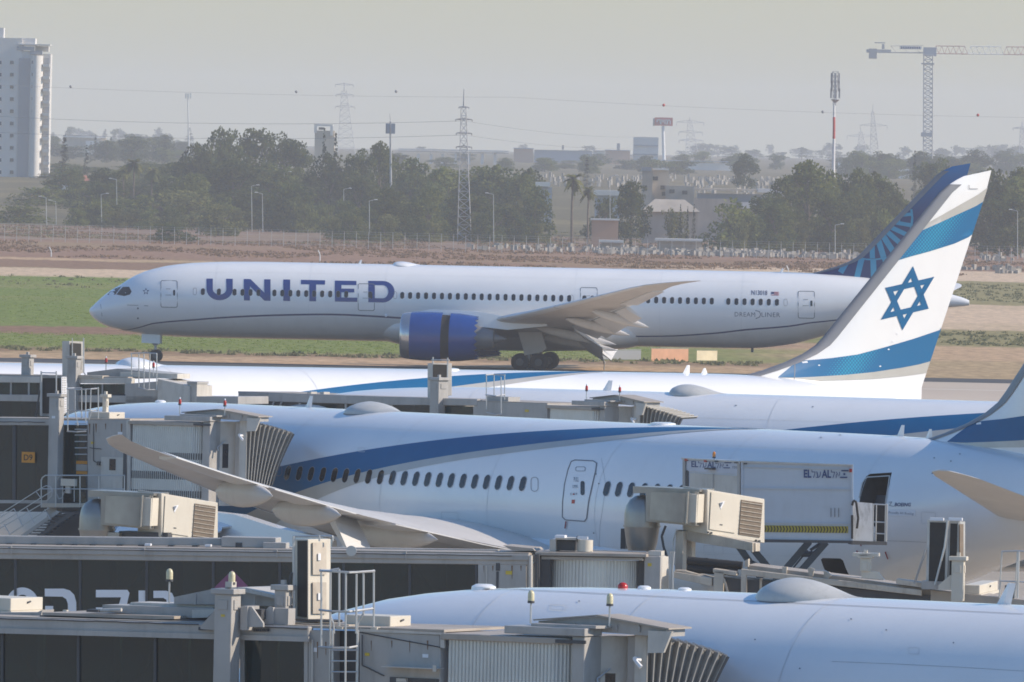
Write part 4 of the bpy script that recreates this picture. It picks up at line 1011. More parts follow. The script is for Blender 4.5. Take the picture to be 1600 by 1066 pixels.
    can = MB(); can.prism([W(1.75, .7, .20), W(1.75, .7, .30), W(3.1, .7, .44), W(4.62, .7, .24), W(4.62, .7, .08), W(3.3, .7, .12)], F.v * .8 * sc); cn = can.build('canopy', BR_GREY, br.root)
    for k, u in enumerate((2.1, 2.55, 3.0, 3.5, 4.0)): 
        mb = MB(); a = W(u, .66, .16); mb.prism([a, a + F.u * .04 * sc, a + F.u * .04 * sc + Vector((0, 0, .13)), a + Vector((0, 0, .13))], F.v * .035); mb.build('canopy_rib', BR_GREY, cn)
    mb = MB(); mb.prism([W(3.05, .6, .448), W(4.72, .6, .235), W(4.72, .6, .265), W(3.1, .6, .48)], F.v * 1.0 * sc); mb.build('canopy_sheet', ROOFM, cn)
    mb = MB(); mb.prism([W(1.68, .6, .305), W(3.05, .6, .448), W(3.1, .6, .48), W(1.68, .6, .335)], F.v * 1.0 * sc); mb.build('canopy_sheet', ROOFM, cn)
    mb = MB(); mb.prism([W(4.25, .62, .20), W(4.78, .62, .20), W(4.60, .62, -.24), W(4.25, .62, -.26)], F.v * .08); mb.build('end_panel', BR_LIGHT, br.root)
    # flexible hood pressed against the fuselage
    st = (4.02, 1.05); dr = (.85, .53); back = (-.53, .85); K = 10; H = 9
    def hood(k, j, valley=0.0, bk=0.0):
        t = k / K; h = j / H; reach = (.78 + .80 * (1 - h) ** 1.5) * t
        w = .03 - .34 * t ** 1.6 + (lo - (.03 - .34 * t ** 1.6)) * h
        u = st[0] + dr[0] * reach + back[0] * (bk + valley); v = st[1] + dr[1] * reach + back[1] * (bk + valley)
        return W(u, v, w)
    mb = MB(); rows = []
    for k in range(K):
        rows.append([hood(k, j) for j in range(H + 1)]); rows.append([hood(k + .5, j, .09) for j in range(H + 1)])
    rows.append([hood(K, j) for j in range(H + 1)]); mb.rings(rows, close=False, cap0=False, cap1=False)
    tp = []
    for k in range(K):
        for kk, va in ((k, 0), (k + .5, .09)):
            tp.append([hood(kk, 0, va, b) + Vector((0, 0, -.10 if va else 0)) for b in (0, .6, 1.4, 2.4)])
    tp.append([hood(K, 0, 0, b) for b in (0, .6, 1.4, 2.4)]); mb.rings(tp, close=False, cap0=False, cap1=False)
    hd = mb.build('hood', FABRIC, br.root)
    for k in range(K + 1):
        mb = MB(); mb.path([hood(k, j, -.012) for j in range(H + 1)], .016, 5); mb.path([hood(k, 0, -.012, b) + Vector((0, 0, .01)) for b in (0, 1.2, 2.4)], .022, 5); mb.build('hood_rib', FABRIC_EDGE, hd)
    mb = MB(); mb.rings([[hood(K, j, -.03) for j in range(H + 1)], [hood(K + .35, j, -.03) for j in range(H + 1)], [hood(K + .45, j, .12) for j in range(H + 1)]], close=False, cap0=False, cap1=False); mb.build('hood_cushion', BR_DARK, hd, smooth=60)
    for u, v in ((1.72, .42), (3.42, .55)): lamp(br, W(u, v, .25), lamp_h, lens, lamp_r, cap=lens is REDLAMP)
    mb = MB(); a = W(3.92, .92, -.42); mb.tube(a, a - F.v * .22 + Vector((0, 0, .03)), .05, n=8); mb.tube(a - F.v * .2, a - F.v * .2 + F.u * .14 - Vector((0, 0, .14)), .04, .05, 8); mb.build('floodlight', PLAINWHITE, br.root, smooth=40)
    mb = MB(); a = W(3.3, .86, -.62); mb.path([a, a - F.v * .3 - F.u * .15 - Vector((0, 0, .22)), a - F.v * .3 - F.u * .1 - Vector((0, 0, .34))], .02, 5); mb.build('warning_arm', GALV, br.root)
def cage(br, posts, hoops, v, r=.022, ladder=None):
    """safety cage of upright bars and hoops; posts: (px, ytop, ybottom, v)"""
    mb = MB(); mb.tube(br.F.at(posts[0][0], posts[0][1], v + posts[0][3]), br.F.at(posts[0][0], posts[0][2], v + posts[0][3]), r); root = mb.build('ladder_cage', GALV, br.root, smooth=40)
    for x, y0, y1, dv in posts[1:]:
        mb = MB(); x1 = x
        if isinstance(x, tuple): x, x1 = x
        mb.tube(br.F.at(x, y0, v + dv), br.F.at(x1, y1, v + dv), r); mb.build('upright', GALV, root, smooth=40)
    for h in hoops:
        mb = MB(); mb.path([br.F.at(x, y, v + dv) for x, y, dv in h], r * 1.15, 5); mb.build('hoop', GALV, root, smooth=40)
    if ladder:
        x0, x1, ys_ = ladder
        for y in ys_: mb = MB(); mb.tube(br.F.at(x0, y, v + .2), br.F.at(x1, y, v + .2), r * .8); mb.build('rung', GALV, root)
    return root
def column(br, x0, x1, ytop, ybot, v, mat, cap=(2, 6), side=.0, shift=0.0):
    """square post with a wider cap; front face between x0 and x1"""
    F = br.F; w = (F.at(x1, ytop, v) - F.at(x0, ytop, v)).length; a = F.at(x0, ytop, v); dz = F.at((x0 + x1) / 2, ybot, v).z
    mb = MB(); b = F.at(x1, ytop, v); b.z = a.z
    mb.prism([a, b, Vector((b.x, b.y, dz)), Vector((a.x, a.y, dz))], F.v * w * 1.0); o = mb.build('post', mat, br.root, bevel=.01)
    e = .05; mb = MB(); mb.prism([a - F.u * e * 1.5 - F.v * e - Vector((0, 0, .0)), b + F.u * e * 1.5 - F.v * e, b + F.u * e * 1.5 + F.v * (w + e), a - F.u * e * 1.5 + F.v * (w + e)], Vector((0, 0, .11))); mb.build('post_cap', mat, o, bevel=.01)
    mb = MB(); c = (a + b) / 2 + F.v * w / 2 + Vector((0, 0, .11)); mb.box(c + Vector((0, 0, .05)), (.09, .09, .1), (F.u, F.v, Vector((0, 0, 1)))); mb.build('lifting_eye', mat, o)
    for s_, nrm in ((F.u, -F.v), (F.v, F.u)):
        mb = MB(); cc = ((a + b) / 2 - F.v * .012 if nrm == -F.v else b + F.v * w / 2 + F.u * .012) - Vector((0, 0, .22))
        mb.box(cc, (w * .55, .02, .2), (s_, nrm, Vector((0, 0, 1)))); mb.build('access_plate', mat, o, bevel=.004)
    return o
def glazed(br, xs, ytop, ybot, v, depth=2.6, braces=True, mull=2.0, mmat=None, transom=None):
    """row of tinted panes between mullions, with an interior behind"""
    F = br.F
    for i in range(len(xs) - 1):
        x0, x1 = xs[i], xs[i + 1]; mb = MB(); q = [F.at(x0, ytop(x0), v + .04), F.at(x1, ytop(x1), v + .04), F.at(x1, ybot(x1), v + .04), F.at(x0, ybot(x0), v + .04)]
        mb.prism(q, F.v * .012); mb.build('glass_pane', BR_GLASS, br.root)
        if braces:
            mb = MB(); a, b, c, d = [p + F.v * .35 for p in q]; mb.tube(a, c, .05, n=6) if i % 2 else mb.tube(b, d, .05, n=6); mb.build('truss_brace', BR_GREY, br.root)
    for x in xs:
        br.pp('mullion', mmat or BR_DARK, [(x - mull, ytop(x)), (x + mull, ytop(x)), (x + mull - .3, ybot(x)), (x - mull - .3, ybot(x))], v, .12)
    x0, x1 = xs[0], xs[-1]
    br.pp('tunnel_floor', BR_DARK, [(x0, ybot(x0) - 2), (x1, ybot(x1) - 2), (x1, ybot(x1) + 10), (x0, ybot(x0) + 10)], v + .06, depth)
    # far wall: its own panes and mullions, daylight comes through
    for i in range(len(xs) - 1):
        a, b = xs[i], xs[i + 1]; m_ = (a + b) / 2
        br.pp('far_pane', BR_GLASS, [(a, ytop(a)), (b, ytop(b)), (b, ybot(b)), (a, ybot(a))], v + depth - .03, .012)
        br.pp('far_mullion', BR_GREY, [(m_ - 5, ytop(m_)), (m_ + 5, ytop(m_)), (m_ + 5, ybot(m_)), (m_ - 5, ybot(m_))], v + depth - .2, .12)

# ---------------------------------------------------------------- nearest bridge, across the bottom left
J1 = Bridge('nearest boarding bridge in the bottom left corner, with tall slatted grille unit and caged ladder', 694, 262.6, 28)
F = J1.F
yt = lambda x: 987.5 + x * .0295; yb = lambda x: 1196 + x * .03
glazed(J1, [-118, 3, 122, 242, 336], yt, yb, .0, 2.8)
yt2 = lambda x: 999 + (x - 378) * .02
glazed(J1, [378, 478], yt2, yb, .0, 2.8, mmat=BR_GREY, mull=3)
J1.pp('roof_edge', BR_GREY, [(-120, 962), (482, 979.5), (482, 1000), (-120, 984)], -.08, .22, bevel=.02)
J1.pp('roof_trim', BR_GREY, [(-120, 978), (482, 995), (482, 1003), (-120, 986.5)], -.13, .06)
J1.pp('tunnel_roof', ROOFM, [(-120, 959.5), (694, 984), (694, 988), (-120, 963)], .1, 2.9)
J1.pp('end_wall', BR_GREY, [(482, 985), (520, 986), (520, 1210), (482, 1210)], .0, .3)
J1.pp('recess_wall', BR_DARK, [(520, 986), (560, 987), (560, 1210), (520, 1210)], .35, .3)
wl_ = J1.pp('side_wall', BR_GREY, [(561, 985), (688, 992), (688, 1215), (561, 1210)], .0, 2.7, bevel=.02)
J1.pp('wall_cap', BR_LIGHT, [(561, 983), (694, 989), (694, 1013), (688, 1012), (688, 992), (561, 987)], -.03, .06)  # cap along the top; its right end paints the sunlit strip lighter
J1.tube('wall_seam', BR_DARK, [(562, 988), (620, 999), (690, 1012)], .012, -.012, wl_)
J1.bx('awning', BR_LIGHT, 595, 1041, 681, 1046, -.35, .36); J1.bx('awning_lip', BR_LIGHT, 676, 1039.5, 681, 1050, -.36, .02); J1.bx('display_frame', BR_DARK, 609, 1058, 684, 1090, -.03, .05); J1.bx('control_box', BR_LIGHT, 619, 1060, 634, 1066, -.12, .1)
cab(J1, 694, 989.5, CREAMLAMP, sc=1.03, lamp_h=.42, lamp_r=.072)
column(J1, 335.5, 362, 928, 1215, -.62, BR_GREY)
lamp(J1, F.at(362, 918, -.45), .06, CREAMLAMP, .075)
lamp(J1, F.at(264, 942, 1.1), .44, CREAMLAMP, .075)
J1.bx('lamp_block', BR_LIGHT, 352, 909, 362, 918, -.55, .2)
J1.pp('gusset', BR_GREY, [(313, 979), (336, 953), (336, 985), (313, 983)], -.3, .06); J1.pp('gusset', BR_GREY, [(383, 948), (393, 948), (411, 974), (411, 980), (383, 980)], -.3, .06); J1.pp('gusset', BR_GREY, [(404, 966), (420, 948), (427, 949), (427, 978), (410, 978)], .1, .06)
J1.bx('hoist_block', BR_GREY, 376, 947, 386, 985, -.35, .5); J1.bx('hoist_block', BR_DARK, 395, 952, 408, 968, -.1, .3); J1.bx('bolt_plate', BR_GREY, 420, 950, 450, 978, .15, .3)
column(J1, 429, 447, 922, 978, .5, BR_GREY)
cf = MB()
J1.pp('portal_roof', BR_GREY, [(272, 933), (340, 919), (372, 918), (372, 944), (340, 945), (272, 944)], 1.2, 1.5); J1.pp('portal_roof', BR_LIGHT, [(372, 918), (383, 918.5), (433, 931), (433, 936), (372, 923)], 1.0, 1.7); J1.pp('portal_gable', BR_GREY, [(372, 923), (431, 935), (431, 947), (372, 946)], 1.3, 1.2)
for x in (303, 336, 396): J1.bx('portal_rib', BR_GREY, x, 928 if x != 396 else 932, x + 3, 945, 1.18, .03)
J1.pp('roof_hatch', BR_GREY, [(160, 945), (338, 951), (336, 961), (300, 966), (160, 956)], 1.0, .9); J1.pp('hatch_lid', BR_LIGHT, [(205, 941), (338, 946), (330, 952), (200, 947)], 1.3, .8); J1.pp('hatch_end', BR_LIGHT, [(300, 953), (338, 952), (324, 965), (300, 966)], .95, .05)
J1.pp('rotunda_lid', ROOFM, [(66, 957), (272, 963), (272, 967.5), (240, 968), (66, 961)], .5, 2.2); J1.pp('lid_gap', BR_DARK, [(62, 961.5), (270, 968), (318, 970), (318, 973), (62, 966)], .6, 2.0)
J1.tube('wiper_motor', BR_LIGHT, [(153, 954), (190, 953)], .04, .8); J1.bx('motor_block', BR_DARK, 135, 952, 153, 957, .7, .3)
def roofbox(br, x0, xm, x1, y0, y1, v, name='roof_box'):
    """service box: shaded front, sunlit right end"""
    F = br.F; a = F.at(x0, y0, v); b = F.at(xm, y0, v); z1 = F.at(xm, y1, v).z; dep = (F.at(x1, y0, v) - F.at(xm, y0, v)).length / math.tan(F.yaw) * 1.0
    b.z = a.z; dep = (x1 - xm) / FPX * F.at(xm, y0, v).y / math.sin(F.yaw)
    mb = MB(); mb.prism([a, b, Vector((b.x, b.y, z1)), Vector((a.x, a.y, z1))], F.v * dep); o = mb.build(name, ACBEIGE, br.root, bevel=.012)
    mb = MB(); e = .04; mb.prism([Vector((a.x, a.y, z1)) - F.u * e - F.v * e, Vector((b.x, b.y, z1)) + F.u * e - F.v * e, Vector((b.x, b.y, z1)) + F.u * e + F.v * (dep + e), Vector((a.x, a.y, z1)) - F.u * e + F.v * (dep + e)], Vector((0, 0, -.07))); mb.build('box_plinth', ACBEIGE, o)
    mb = MB(); c = b + F.v * dep * .55 + F.u * .015 - Vector((0, 0, .1)); mb.tube(c - F.v * .06, c + F.v * .06 + Vector((0, 0, .02)), .02); mb.build('latch', BR_DARK, o)
    return o
roofbox(J1, 541, 610, 642, 960.5, 980, 1.0); roofbox(J1, -60, 17, 64, 932, 955, 1.6); J1.pp('box_stand', BR_GREY, [(-20, 957), (58, 957), (66, 953), (64, 962), (58, 966), (-20, 965)], 1.2, .5)
# upright grille unit
Z = F.at(480, 900, .8).y
ac = J1.hexa('grille_unit', ACBEIGE, (459, 843, 968), (481, 843, 970), (517, 842, 968), .35, .55, Z, bevel=.012)
J1.hexa('coil', BLACKGR, (464.5, 845, 963), (480, 845, 965), (480.4, 845, 965), .25, .004, Z - .02, ac)
for y0, y1 in ((848, 898), (910, 959)):
    a, b = P(488, y0, Z + .08), P(509, y0, Z + .40); c, d = P(509, y1, Z + .40), P(488, y1, Z + .08); mb = MB(); mb.prism([a, b, c, d], Vector((.015, -.02, 0))); q = mb.build('louvre_panel', RUST, ac)
    e, f_ = P(496, y0 + 17, Z + .18), P(500, y0 + 17, Z + .24); mb = MB(); mb.prism([e, f_, f_ - Vector((0, 0, .14)), e - Vector((0, 0, .14))], Vector((.02, -.04, 0))); mb.build('label_plate', PLAINWHITE, q)
J1.tube('frame_bar', GALV, [(459, 838), (459, 968)], .03, .75); J1.tube('frame_bar', GALV, [(458, 838), (520, 838)], .025, .8); J1.tube('frame_bar', GALV, [(499, 836), (499, 846)], .02, .7); J1.tube('frame_bar', GALV, [(520, 838), (520, 846)], .02, 1.3)
J1.tube('stay', BR_DARK, [(456, 895), (434, 972)], .025, .7); J1.bx('unit_foot', BR_DARK, 462, 967, 517, 973, .7, .5); J1.bx('unit_skid', RUST, 437, 972, 545, 978, .6, .9)
cage(J1, [(502, 891, 1012, .0), ((516.5, 515), 891, 1210, .35), (530, 889, 978, .6), ((540.5, 539), 893, 1215, -.25), ((557, 556.5), 897, 990, -.1), (568, 894, 960, .3), (584, 890, 981, .6)],
     [[(500, 891, 0), (515, 891.5, .5), (530, 889, .6)], [(500, 892, 0), (520, 893, -.2), (545, 894.5, -.25), (560, 894, 0), (585, 892.5, .6)], [(499, 953, 0), (520, 955.5, -.2), (545, 956, -.25), (562, 954, .1), (583, 951, .6)], [(498, 1011, 0), (520, 1012.5, -.2), (545, 1012.5, -.2), (558, 1010, .1)]], -.5,
     ladder=(517, 558, [1016, 1033, 1050, 1067, 1084]))
J1.tube('ladder_rail', GALV, [(520, 985), (519, 1210)], .025, -.2); J1.tube('ladder_rail', GALV, [(559, 985), (556, 1210)], .03, -.2); J1.tube('ladder_bend', GALV, [(568, 958), (560, 972), (557, 990)], .022, -.3); J1.tube('ladder_bend', GALV, [(516, 962), (521, 975), (522, 990)], .022, -.1)
for x in (530, 584): J1.bx('rail_foot', ACBEIGE, x - 5, 980, x + 5, 984, .05, .15)
for x in (101, 182, 392): J1.bx('roof_stud', ACBEIGE, x - 3, 951 + x * .02, x + 3, 956 + x * .02, 1.6, .08)
for i in range(8): J1.bx('fixing_bracket', BR_DARK, 310 + i * 3.2, 980, 312 + i * 3.2, 985, -.14, .05); 
for i in range(8): J1.bx('fixing_bracket', BR_DARK, 395 + i * 3.2, 982, 397 + i * 3.2, 987, -.14, .05)

# ---------------------------------------------------------------- second bridge, glazed with white lettering
J2 = Bridge('glazed boarding bridge with white lettering on its panes, second from the bottom', 400, 340, 9)
F = J2.F
yt = lambda x: 872.5 + x * .0118; yb = lambda x: 1010 + x * .012
glazed(J2, [-78, 24, 125, 229, 333, 437, 537, 640, 744], yt, yb, 0, 2.8)
J2.pp('roof_edge', BR_GREY, [(-80, 854), (826, 867), (826, 876), (-80, 864)], -.10, .25, bevel=.015); J2.pp('roof_trim', BR_GREY, [(-80, 862), (826, 874.5), (826, 883), (-80, 872.5)], -.04, .2, bevel=.015)
J2.pp('tunnel_roof', ROOFM, [(-80, 851.5), (826, 864), (826, 868), (-80, 855)], .0, 2.9)
for x in (17, 225, 432, 634): J2.bx('roof_joint', BR_GREY, x - .8, 853 + x * .014, x + .8, 866 + x * .014, -.125, .05)
J2.pp('cable_tray', BR_GREY, [(-80, 836.5), (346, 841), (346, 853), (-80, 849.5)], 1.4, .4, bevel=.015); J2.bx('tray_box', BR_GREY, 346, 838.5, 431, 857, 1.1, .8, bevel=.015); J2.bx('tray_notch', BR_DARK, 368, 848, 378, 857, 1.08, .05); J2.bx('tray_box', BR_GREY, 411, 847.5, 447, 858.5, .9, .5, bevel=.012)
J2.pp('cable_tray', BR_GREY, [(447, 855), (778, 859), (778, 864), (447, 860)], 1.4, .3)
for x in (10, 48, 88, 112, 140, 182, 216, 262, 300): J2.bx('tray_foot', BR_DARK, x, 849 + x * .012, x + 9, 853.5 + x * .012, 1.2, .2)
for x in (226, 320): J2.bx('junction_box', PLAINWHITE, x, 849.5 + (x - 226) * .015, x + 9, 853 + (x - 226) * .015, .7, .2)
mb = MB(); c = F.at(549, 861, -.2); mb.lathe(c, -F.v, [(0, .14), (.03, .14)], 20); mb.build('dish_lamp', GALV, J2.root, smooth=40)
J2.pp('end_panel', BR_GREY, [(747, 882), (822, 883), (822, 1020), (747, 1020)], -.03, 2.8); J2.bx('panel_slot', BR_DARK, 775, 880, 781, 892, -.05, .02); J2.bx('panel_slot', BR_DARK, 775.5, 893, 777, 1000, -.05, .02)
J2.tube('downpipe', BR_LIGHT, [(829, 868), (829, 1000)], .055, -.05, n=10); J2.tube('downpipe', BR_DARK, [(837, 866), (837, 1000)], .04, .1, n=8); J2.tube('downpipe', BR_DARK, [(841.5, 866), (841.5, 1000)], .03, .1, n=8)
J2.pp('roof_flap', ROOFM, [(786, 852.5), (832, 857), (836, 861), (800, 860)], .4, 1.5)
# white characters on the panes
c4 = lambda z: [(x / 5.173, 860 + y / 5.173) for x, y in z]
LET = [[arc(180 / 5.173, 860 + 425 / 5.173, 128 / 5.173, 125 / 5.173, 180, 360, 16) + arc(180 / 5.173, 860 + 425 / 5.173, 62 / 5.173, 66 / 5.173, 360, 180, 16)],
       [c4([(362, 310), (515, 310), (565, 325), (600, 360), (616, 420), (617, 505), (550, 505), (548, 430), (535, 395), (505, 375), (362, 372)]), c4([(365, 450), (430, 450), (430, 505), (365, 505)])],
       [c4([(775, 320), (1030, 320), (1047, 345), (1022, 450), (958, 450), (978, 380), (775, 380)])], [c4([(1120, 325), (1186, 325), (1186, 440), (1120, 440)])],
       [c4([(1240, 327), (1345, 327), (1390, 345), (1410, 390), (1412, 470), (1350, 470), (1345, 400), (1320, 385), (1240, 385)])], [c4([(775, 462), (830, 462), (830, 505), (775, 505)])]]
for L_ in LET:
    mb = MB()
    for poly in L_: mb.prism([F.at(x, y, .028) for x, y in poly], F.v * .006)
    mb.build('white_character', PLAINWHITE, J2.root)
mb = MB(); mb.prism([F.at(x, y, .028) for x, y in ((333, 920), (363, 890.5), (393, 922))], F.v * .006); mb.build('magenta_mark', MAGENTA, J2.root)
# slatted drum and the slab beside it
o = F.at(927, 874, 1.2)
pts = []
for i in range(40 * 3 + 1):
    t = R(-180 + 180 * i / 120); r = 1.24 + (.03 if i % 3 else 0); pts.append(F.u * (r * math.cos(t)) + F.v * (r * math.sin(t) * .55))
mb = MB(); mb.rings([[o + p for p in pts], [o + p - Vector((0, 0, 2.6)) for p in pts]], close=False, cap0=False, cap1=False); mb.build('slat_shutter', SHUT, J2.root)
J2.pp('drum_roof', ROOFM, [(836, 862.5), (1010, 866), (1010, 871), (836, 868)], .2, 2.6, bevel=.01); J2.pp('drum_rim', BR_GREY, [(846, 869.5), (1004, 872), (1004, 876), (846, 874)], .35, 2.2); J2.bx('drum_post', BR_DARK, 842, 868, 857, 1000, .4, .6); J2.bx('drum_post', BR_DARK, 998, 872, 1006, 1000, .8, .6)
J2.bx('equipment_box', BR_LIGHT, 859, 843, 868, 862, .7, .8); J2.bx('equipment_box', BR_LIGHT, 868, 840, 900, 844, .7, .8); J2.bx('equipment_gap', BR_DARK, 868, 844, 898, 861, .9, .6); J2.bx('equipment_box', PLAINWHITE, 867, 836.5, 882, 841, .65, .4)
mb = MB(); c = F.at(914, 862, .9); mb.lathe(c, (0, 0, 1), [(0, .21), (.31, .21)], 18); mb.build('tank', ACBEIGE, J2.root, smooth=40); J2.bx('tank_clamp', BR_DARK, 901, 838, 903, 848, .8, .3); J2.bx('tank_clamp', PLAINWHITE, 902, 838.5, 918, 843, .7, .1)
J2.tube('roof_pipe', GALV, [(927, 860), (1010, 862.5)], .018, .8)
J2.bx('slab', BR_GREY, 1007, 869, 1030, 1000, .5, .9, bevel=.015); J2.hexa('sunlit_slab_side', BR_LIGHT, (1029.5, 870, 1000), (1030, 869, 1000), (1044.5, 869.5, 1000), .01, .8, F.at(1030, 880, .5).y); J2.bx('slab_cap', BR_LIGHT, 1013, 861, 1033, 869, .6, .6)  # the slab's sunlit end is painted lighter than its front
for x in (1047, 1050, 1052.5): J2.tube('hose', (BR_LIGHT, BR_DARK, GALV)[int(x) % 3], [(x + 1, 862), (x - 1.5, 890), (x - 1, 960)], .02, .5)

def air_unit(label, x, y, k, Z):
    """air-conditioning unit: elbow duct, transition box, beige cabinet with coil grille; given by the offset of its photographed corner"""
    Fq = Frame(x + 60 * k, Z, 20)
    br = Bridge.__new__(Bridge); br.F = Fq; br.root = thing('air_conditioning_unit', label, 'air conditioner', Fq.o, -Fq.yaw, 'beige air-conditioning units beside the bridges')
    X = lambda a: x + a * k
    Yv = lambda b: y + b * k
    # cabinet (corner towards the camera)
    cb = br.hexa('cabinet', ACBEIGE, (X(92), Yv(-1), Yv(68)), (X(130), Yv(5), Yv(75)), (X(220), Yv(20), Yv(89)), .45, 1.5, Z, bevel=.014)
    g = lambda a, b: P(X(a), Yv(b), Z - .012 + 1.5 * (a - 130) / 90)
    mb = MB(); mb.prism([g(136, 9), g(176, 16), g(173, 73), g(133, 67)], Vector((.012, -.02, 0))); pn = mb.build('access_panel', ACBEIGE, cb)
    mb = MB(); mb.prism([g(183, 21), g(216, 26), g(212, 80), g(179, 75)], Vector((.01, -.012, 0))); gr = mb.build('coil_grille', GRILLE, cb)
    for i in range(8): mb = MB(); t = (i + .5) / 8; mb.tube(g(183 - 4 * t, 21 + 54 * t) + Vector((.02, -.03, 0)), g(216 - 4 * t, 26 + 54 * t) + Vector((.02, -.03, 0)), .008, n=4); mb.build('guard_wire', ACBEIGE, gr)
    mb = MB(); mb.prism([g(148, 26), g(157, 23), g(150, 36)], Vector((.02, -.03, 0))); mb.build('maker_mark', PLAINWHITE, pn); mb = MB(); mb.prism([g(148, 26), g(153, 25), g(149.5, 32)], Vector((.028, -.042, 0))); mb.build('maker_mark', GREYINK, pn)
    mb = MB(); mb.prism([g(149, 59), g(153, 59.5), g(153, 61), g(149, 60.5)], Vector((.02, -.03, 0))); mb.build('panel_latch', BR_DARK, pn)
    for a in (131, 136, 206, 211):
        mb = MB(); mb.tube(g(a, 72 + (a - 131) * .17), g(a, 72 + (a - 131) * .17) + Vector((.02, -.03, 0)), .03, n=8); mb.build('fixing_hole', BR_DARK, cb)
    br.pp('cover', STEEL, [(X(14), Yv(0)), (X(118), Yv(5)), (X(118), Yv(9)), (X(14), Yv(11))], .2, 1.2)
    # transition duct with rounded right side
    mb = MB(); rr = []
    for dz_, ys0, ys1 in ((0, 9, 58), ):
        pass
    top_, bot_ = 9, 58
    prof = []
    for i in range(11):
        a = 42 + i * 6.4; bulge = -.30 * math.sin(math.pi * min(1, i / 12)) 
        prof.append((a, bulge))
    mb.rings([[Fq.at(X(a), Yv(9 + (a - 42) * .03), b) for a, b in prof], [Fq.at(X(a - 2), Yv(52 + (a - 42) * .10), b) for a, b in prof]], close=False, cap0=False, cap1=False)
    mb.build('duct_box', STEEL, br.root, smooth=40)
    br.pp('duct_back', STEEL, [(X(34), Yv(3)), (X(112), Yv(8)), (X(112), Yv(62)), (X(34), Yv(55))], .12, 1.1)
    br.tube('duct_flange', STEEL, [(X(100), Yv(8)), (X(97), Yv(58))], .035, -.28, n=4); br.tube('duct_flange', STEEL, [(X(115), Yv(9)), (X(112), Yv(60))], .03, -.12, n=4); br.pp('duct_neck', ACBEIGE, [(X(101), Yv(12)), (X(114), Yv(13)), (X(112), Yv(57)), (X(98), Yv(56))], -.2, .6)
    # elbow and drop duct: one bulging vertical casing
    c = Fq.at(X(27), Yv(112), .55); ht = Fq.at(X(27), Yv(12), .55).z - c.z; rr_ = (Fq.at(X(53), Yv(50), .55) - Fq.at(X(0), Yv(50), .55)).length / 2
    mb = MB(); mb.lathe(c, (0, 0, 1), [(0, rr_ * .62), (ht * .22, rr_ * .86), (ht * .46, rr_ * .98), (ht * .485, rr_)], 22); mb.build('drop_duct', STEEL, br.root, smooth=40)
    mb = MB(); mb.lathe(c, (0, 0, 1), [(ht * .485, rr_ * 1.05), (ht * .51, rr_ * 1.05)], 22); mb.build('duct_flange', STEEL, br.root, smooth=40)
    mb = MB(); mb.lathe(c, (0, 0, 1), [(ht * .51, rr_), (ht * .70, rr_ * .99), (ht * .82, rr_ * .90), (ht * .91, rr_ * .70), (ht * .97, rr_ * .4), (ht * .985, .02)], 22); mb.build('elbow', STEEL, br.root, smooth=50)
    return br
A2 = air_unit('beige air-conditioning unit on steel legs in front of the catering truck', 975, 760, 1.0, 341)
F = A2.F
A2.bx('stand_leg', RUST, 1056, 830, 1066, 897, .35, .3); A2.bx('stand_leg', RUST, 1069, 832, 1080, 898, .9, .3); A2.pp('stand_beam', RUST, [(1058, 828), (1098, 832), (1181, 849), (1181, 862), (1078, 846), (1058, 838)], .6, .35, bevel=.01); A2.hexa('beam_end', RUST, (1172, 848, 862), (1176, 848, 863), (1182, 849, 861), .05, .5, 340.6)
A2.bx('drop_leg', BR_DARK, 970, 826, 977, 858, .7, .3); A2.tube('cable_loop', BR_DARK, [(1040, 822), (1034, 838), (1037, 855), (1042, 870)], .035, .3); A2.bx('leg_box', ACBEIGE, 1061, 872, 1067, 888, .6, .2); A2.tube('stand_pipe', GALV, [(1057, 827), (1052, 845), (1050, 900)], .02, .3)
A3 = air_unit('beige air-conditioning unit at the left, under the raised wing tip', 124, 766, .985, 372)
A3.bx('lower_casing', STEEL, 137, 831, 186, 845, .3, .6); A3.bx('skid', BR_DARK, 186, 830, 262, 845, .5, .8)

# sloping steel roof beyond the drum: same bridge
F = J2.F
J2.pp('roof_beam', RUST, [(1053, 893), (1112, 903), (1112, 916), (1053, 903)], .7, .3, bevel=.01); J2.pp('roof_plate', RUST, [(1053, 891), (1070, 892), (1118, 905), (1112, 903)], .8, .8)
J2.pp('roof_beam', RUST, [(1114, 888.5), (1150, 893.5), (1150, 900), (1114, 895)], .7, .5, bevel=.01); J2.bx('roof_leg', RUST, 1116, 893, 1129, 960, .7, .2); J2.tube('roof_brace', RUST, [(1131, 904), (1137, 925)], .03, .72); 
J2.pp('roof_beam', RUST, [(1158, 889), (1235, 898), (1440, 922), (1440, 931), (1235, 907), (1166, 899), (1166, 960), (1157, 960)], .6, .16, bevel=.01)
J2.pp('roof_sheet', ROOFM, [(1168, 882.5), (1330, 903), (1454, 921), (1454, 932), (1330, 913), (1168, 893)], 1.0, 1.6, bevel=.01); J2.pp('roof_rail', RUST, [(1164, 876), (1169, 873.5), (1169, 886), (1164, 886)], .8, .3); J2.bx('roof_rail', RUST, 1222, 886, 1229, 897, .9, .2)
J2.pp('tunnel_side', BR_DARK, [(1126, 902), (1440, 930), (1480, 935), (1480, 1010), (1126, 1010)], .9, 1.6)
for a, b in (((1074, 876), (1160, 884)), ((1074, 888), (1152, 894))): J2.tube('rubber_duct', RUBBER, [a, b], .11, 1.3, n=12)
J2.bx('duct_cap', BR_DARK, 1100, 872, 1106, 879, 1.25, .1)
for x in (1187, 1270): J2.bx('roof_leg', RUST, x, 904 + (x - 1187) * .1, x + 3, 935, .85, .08)
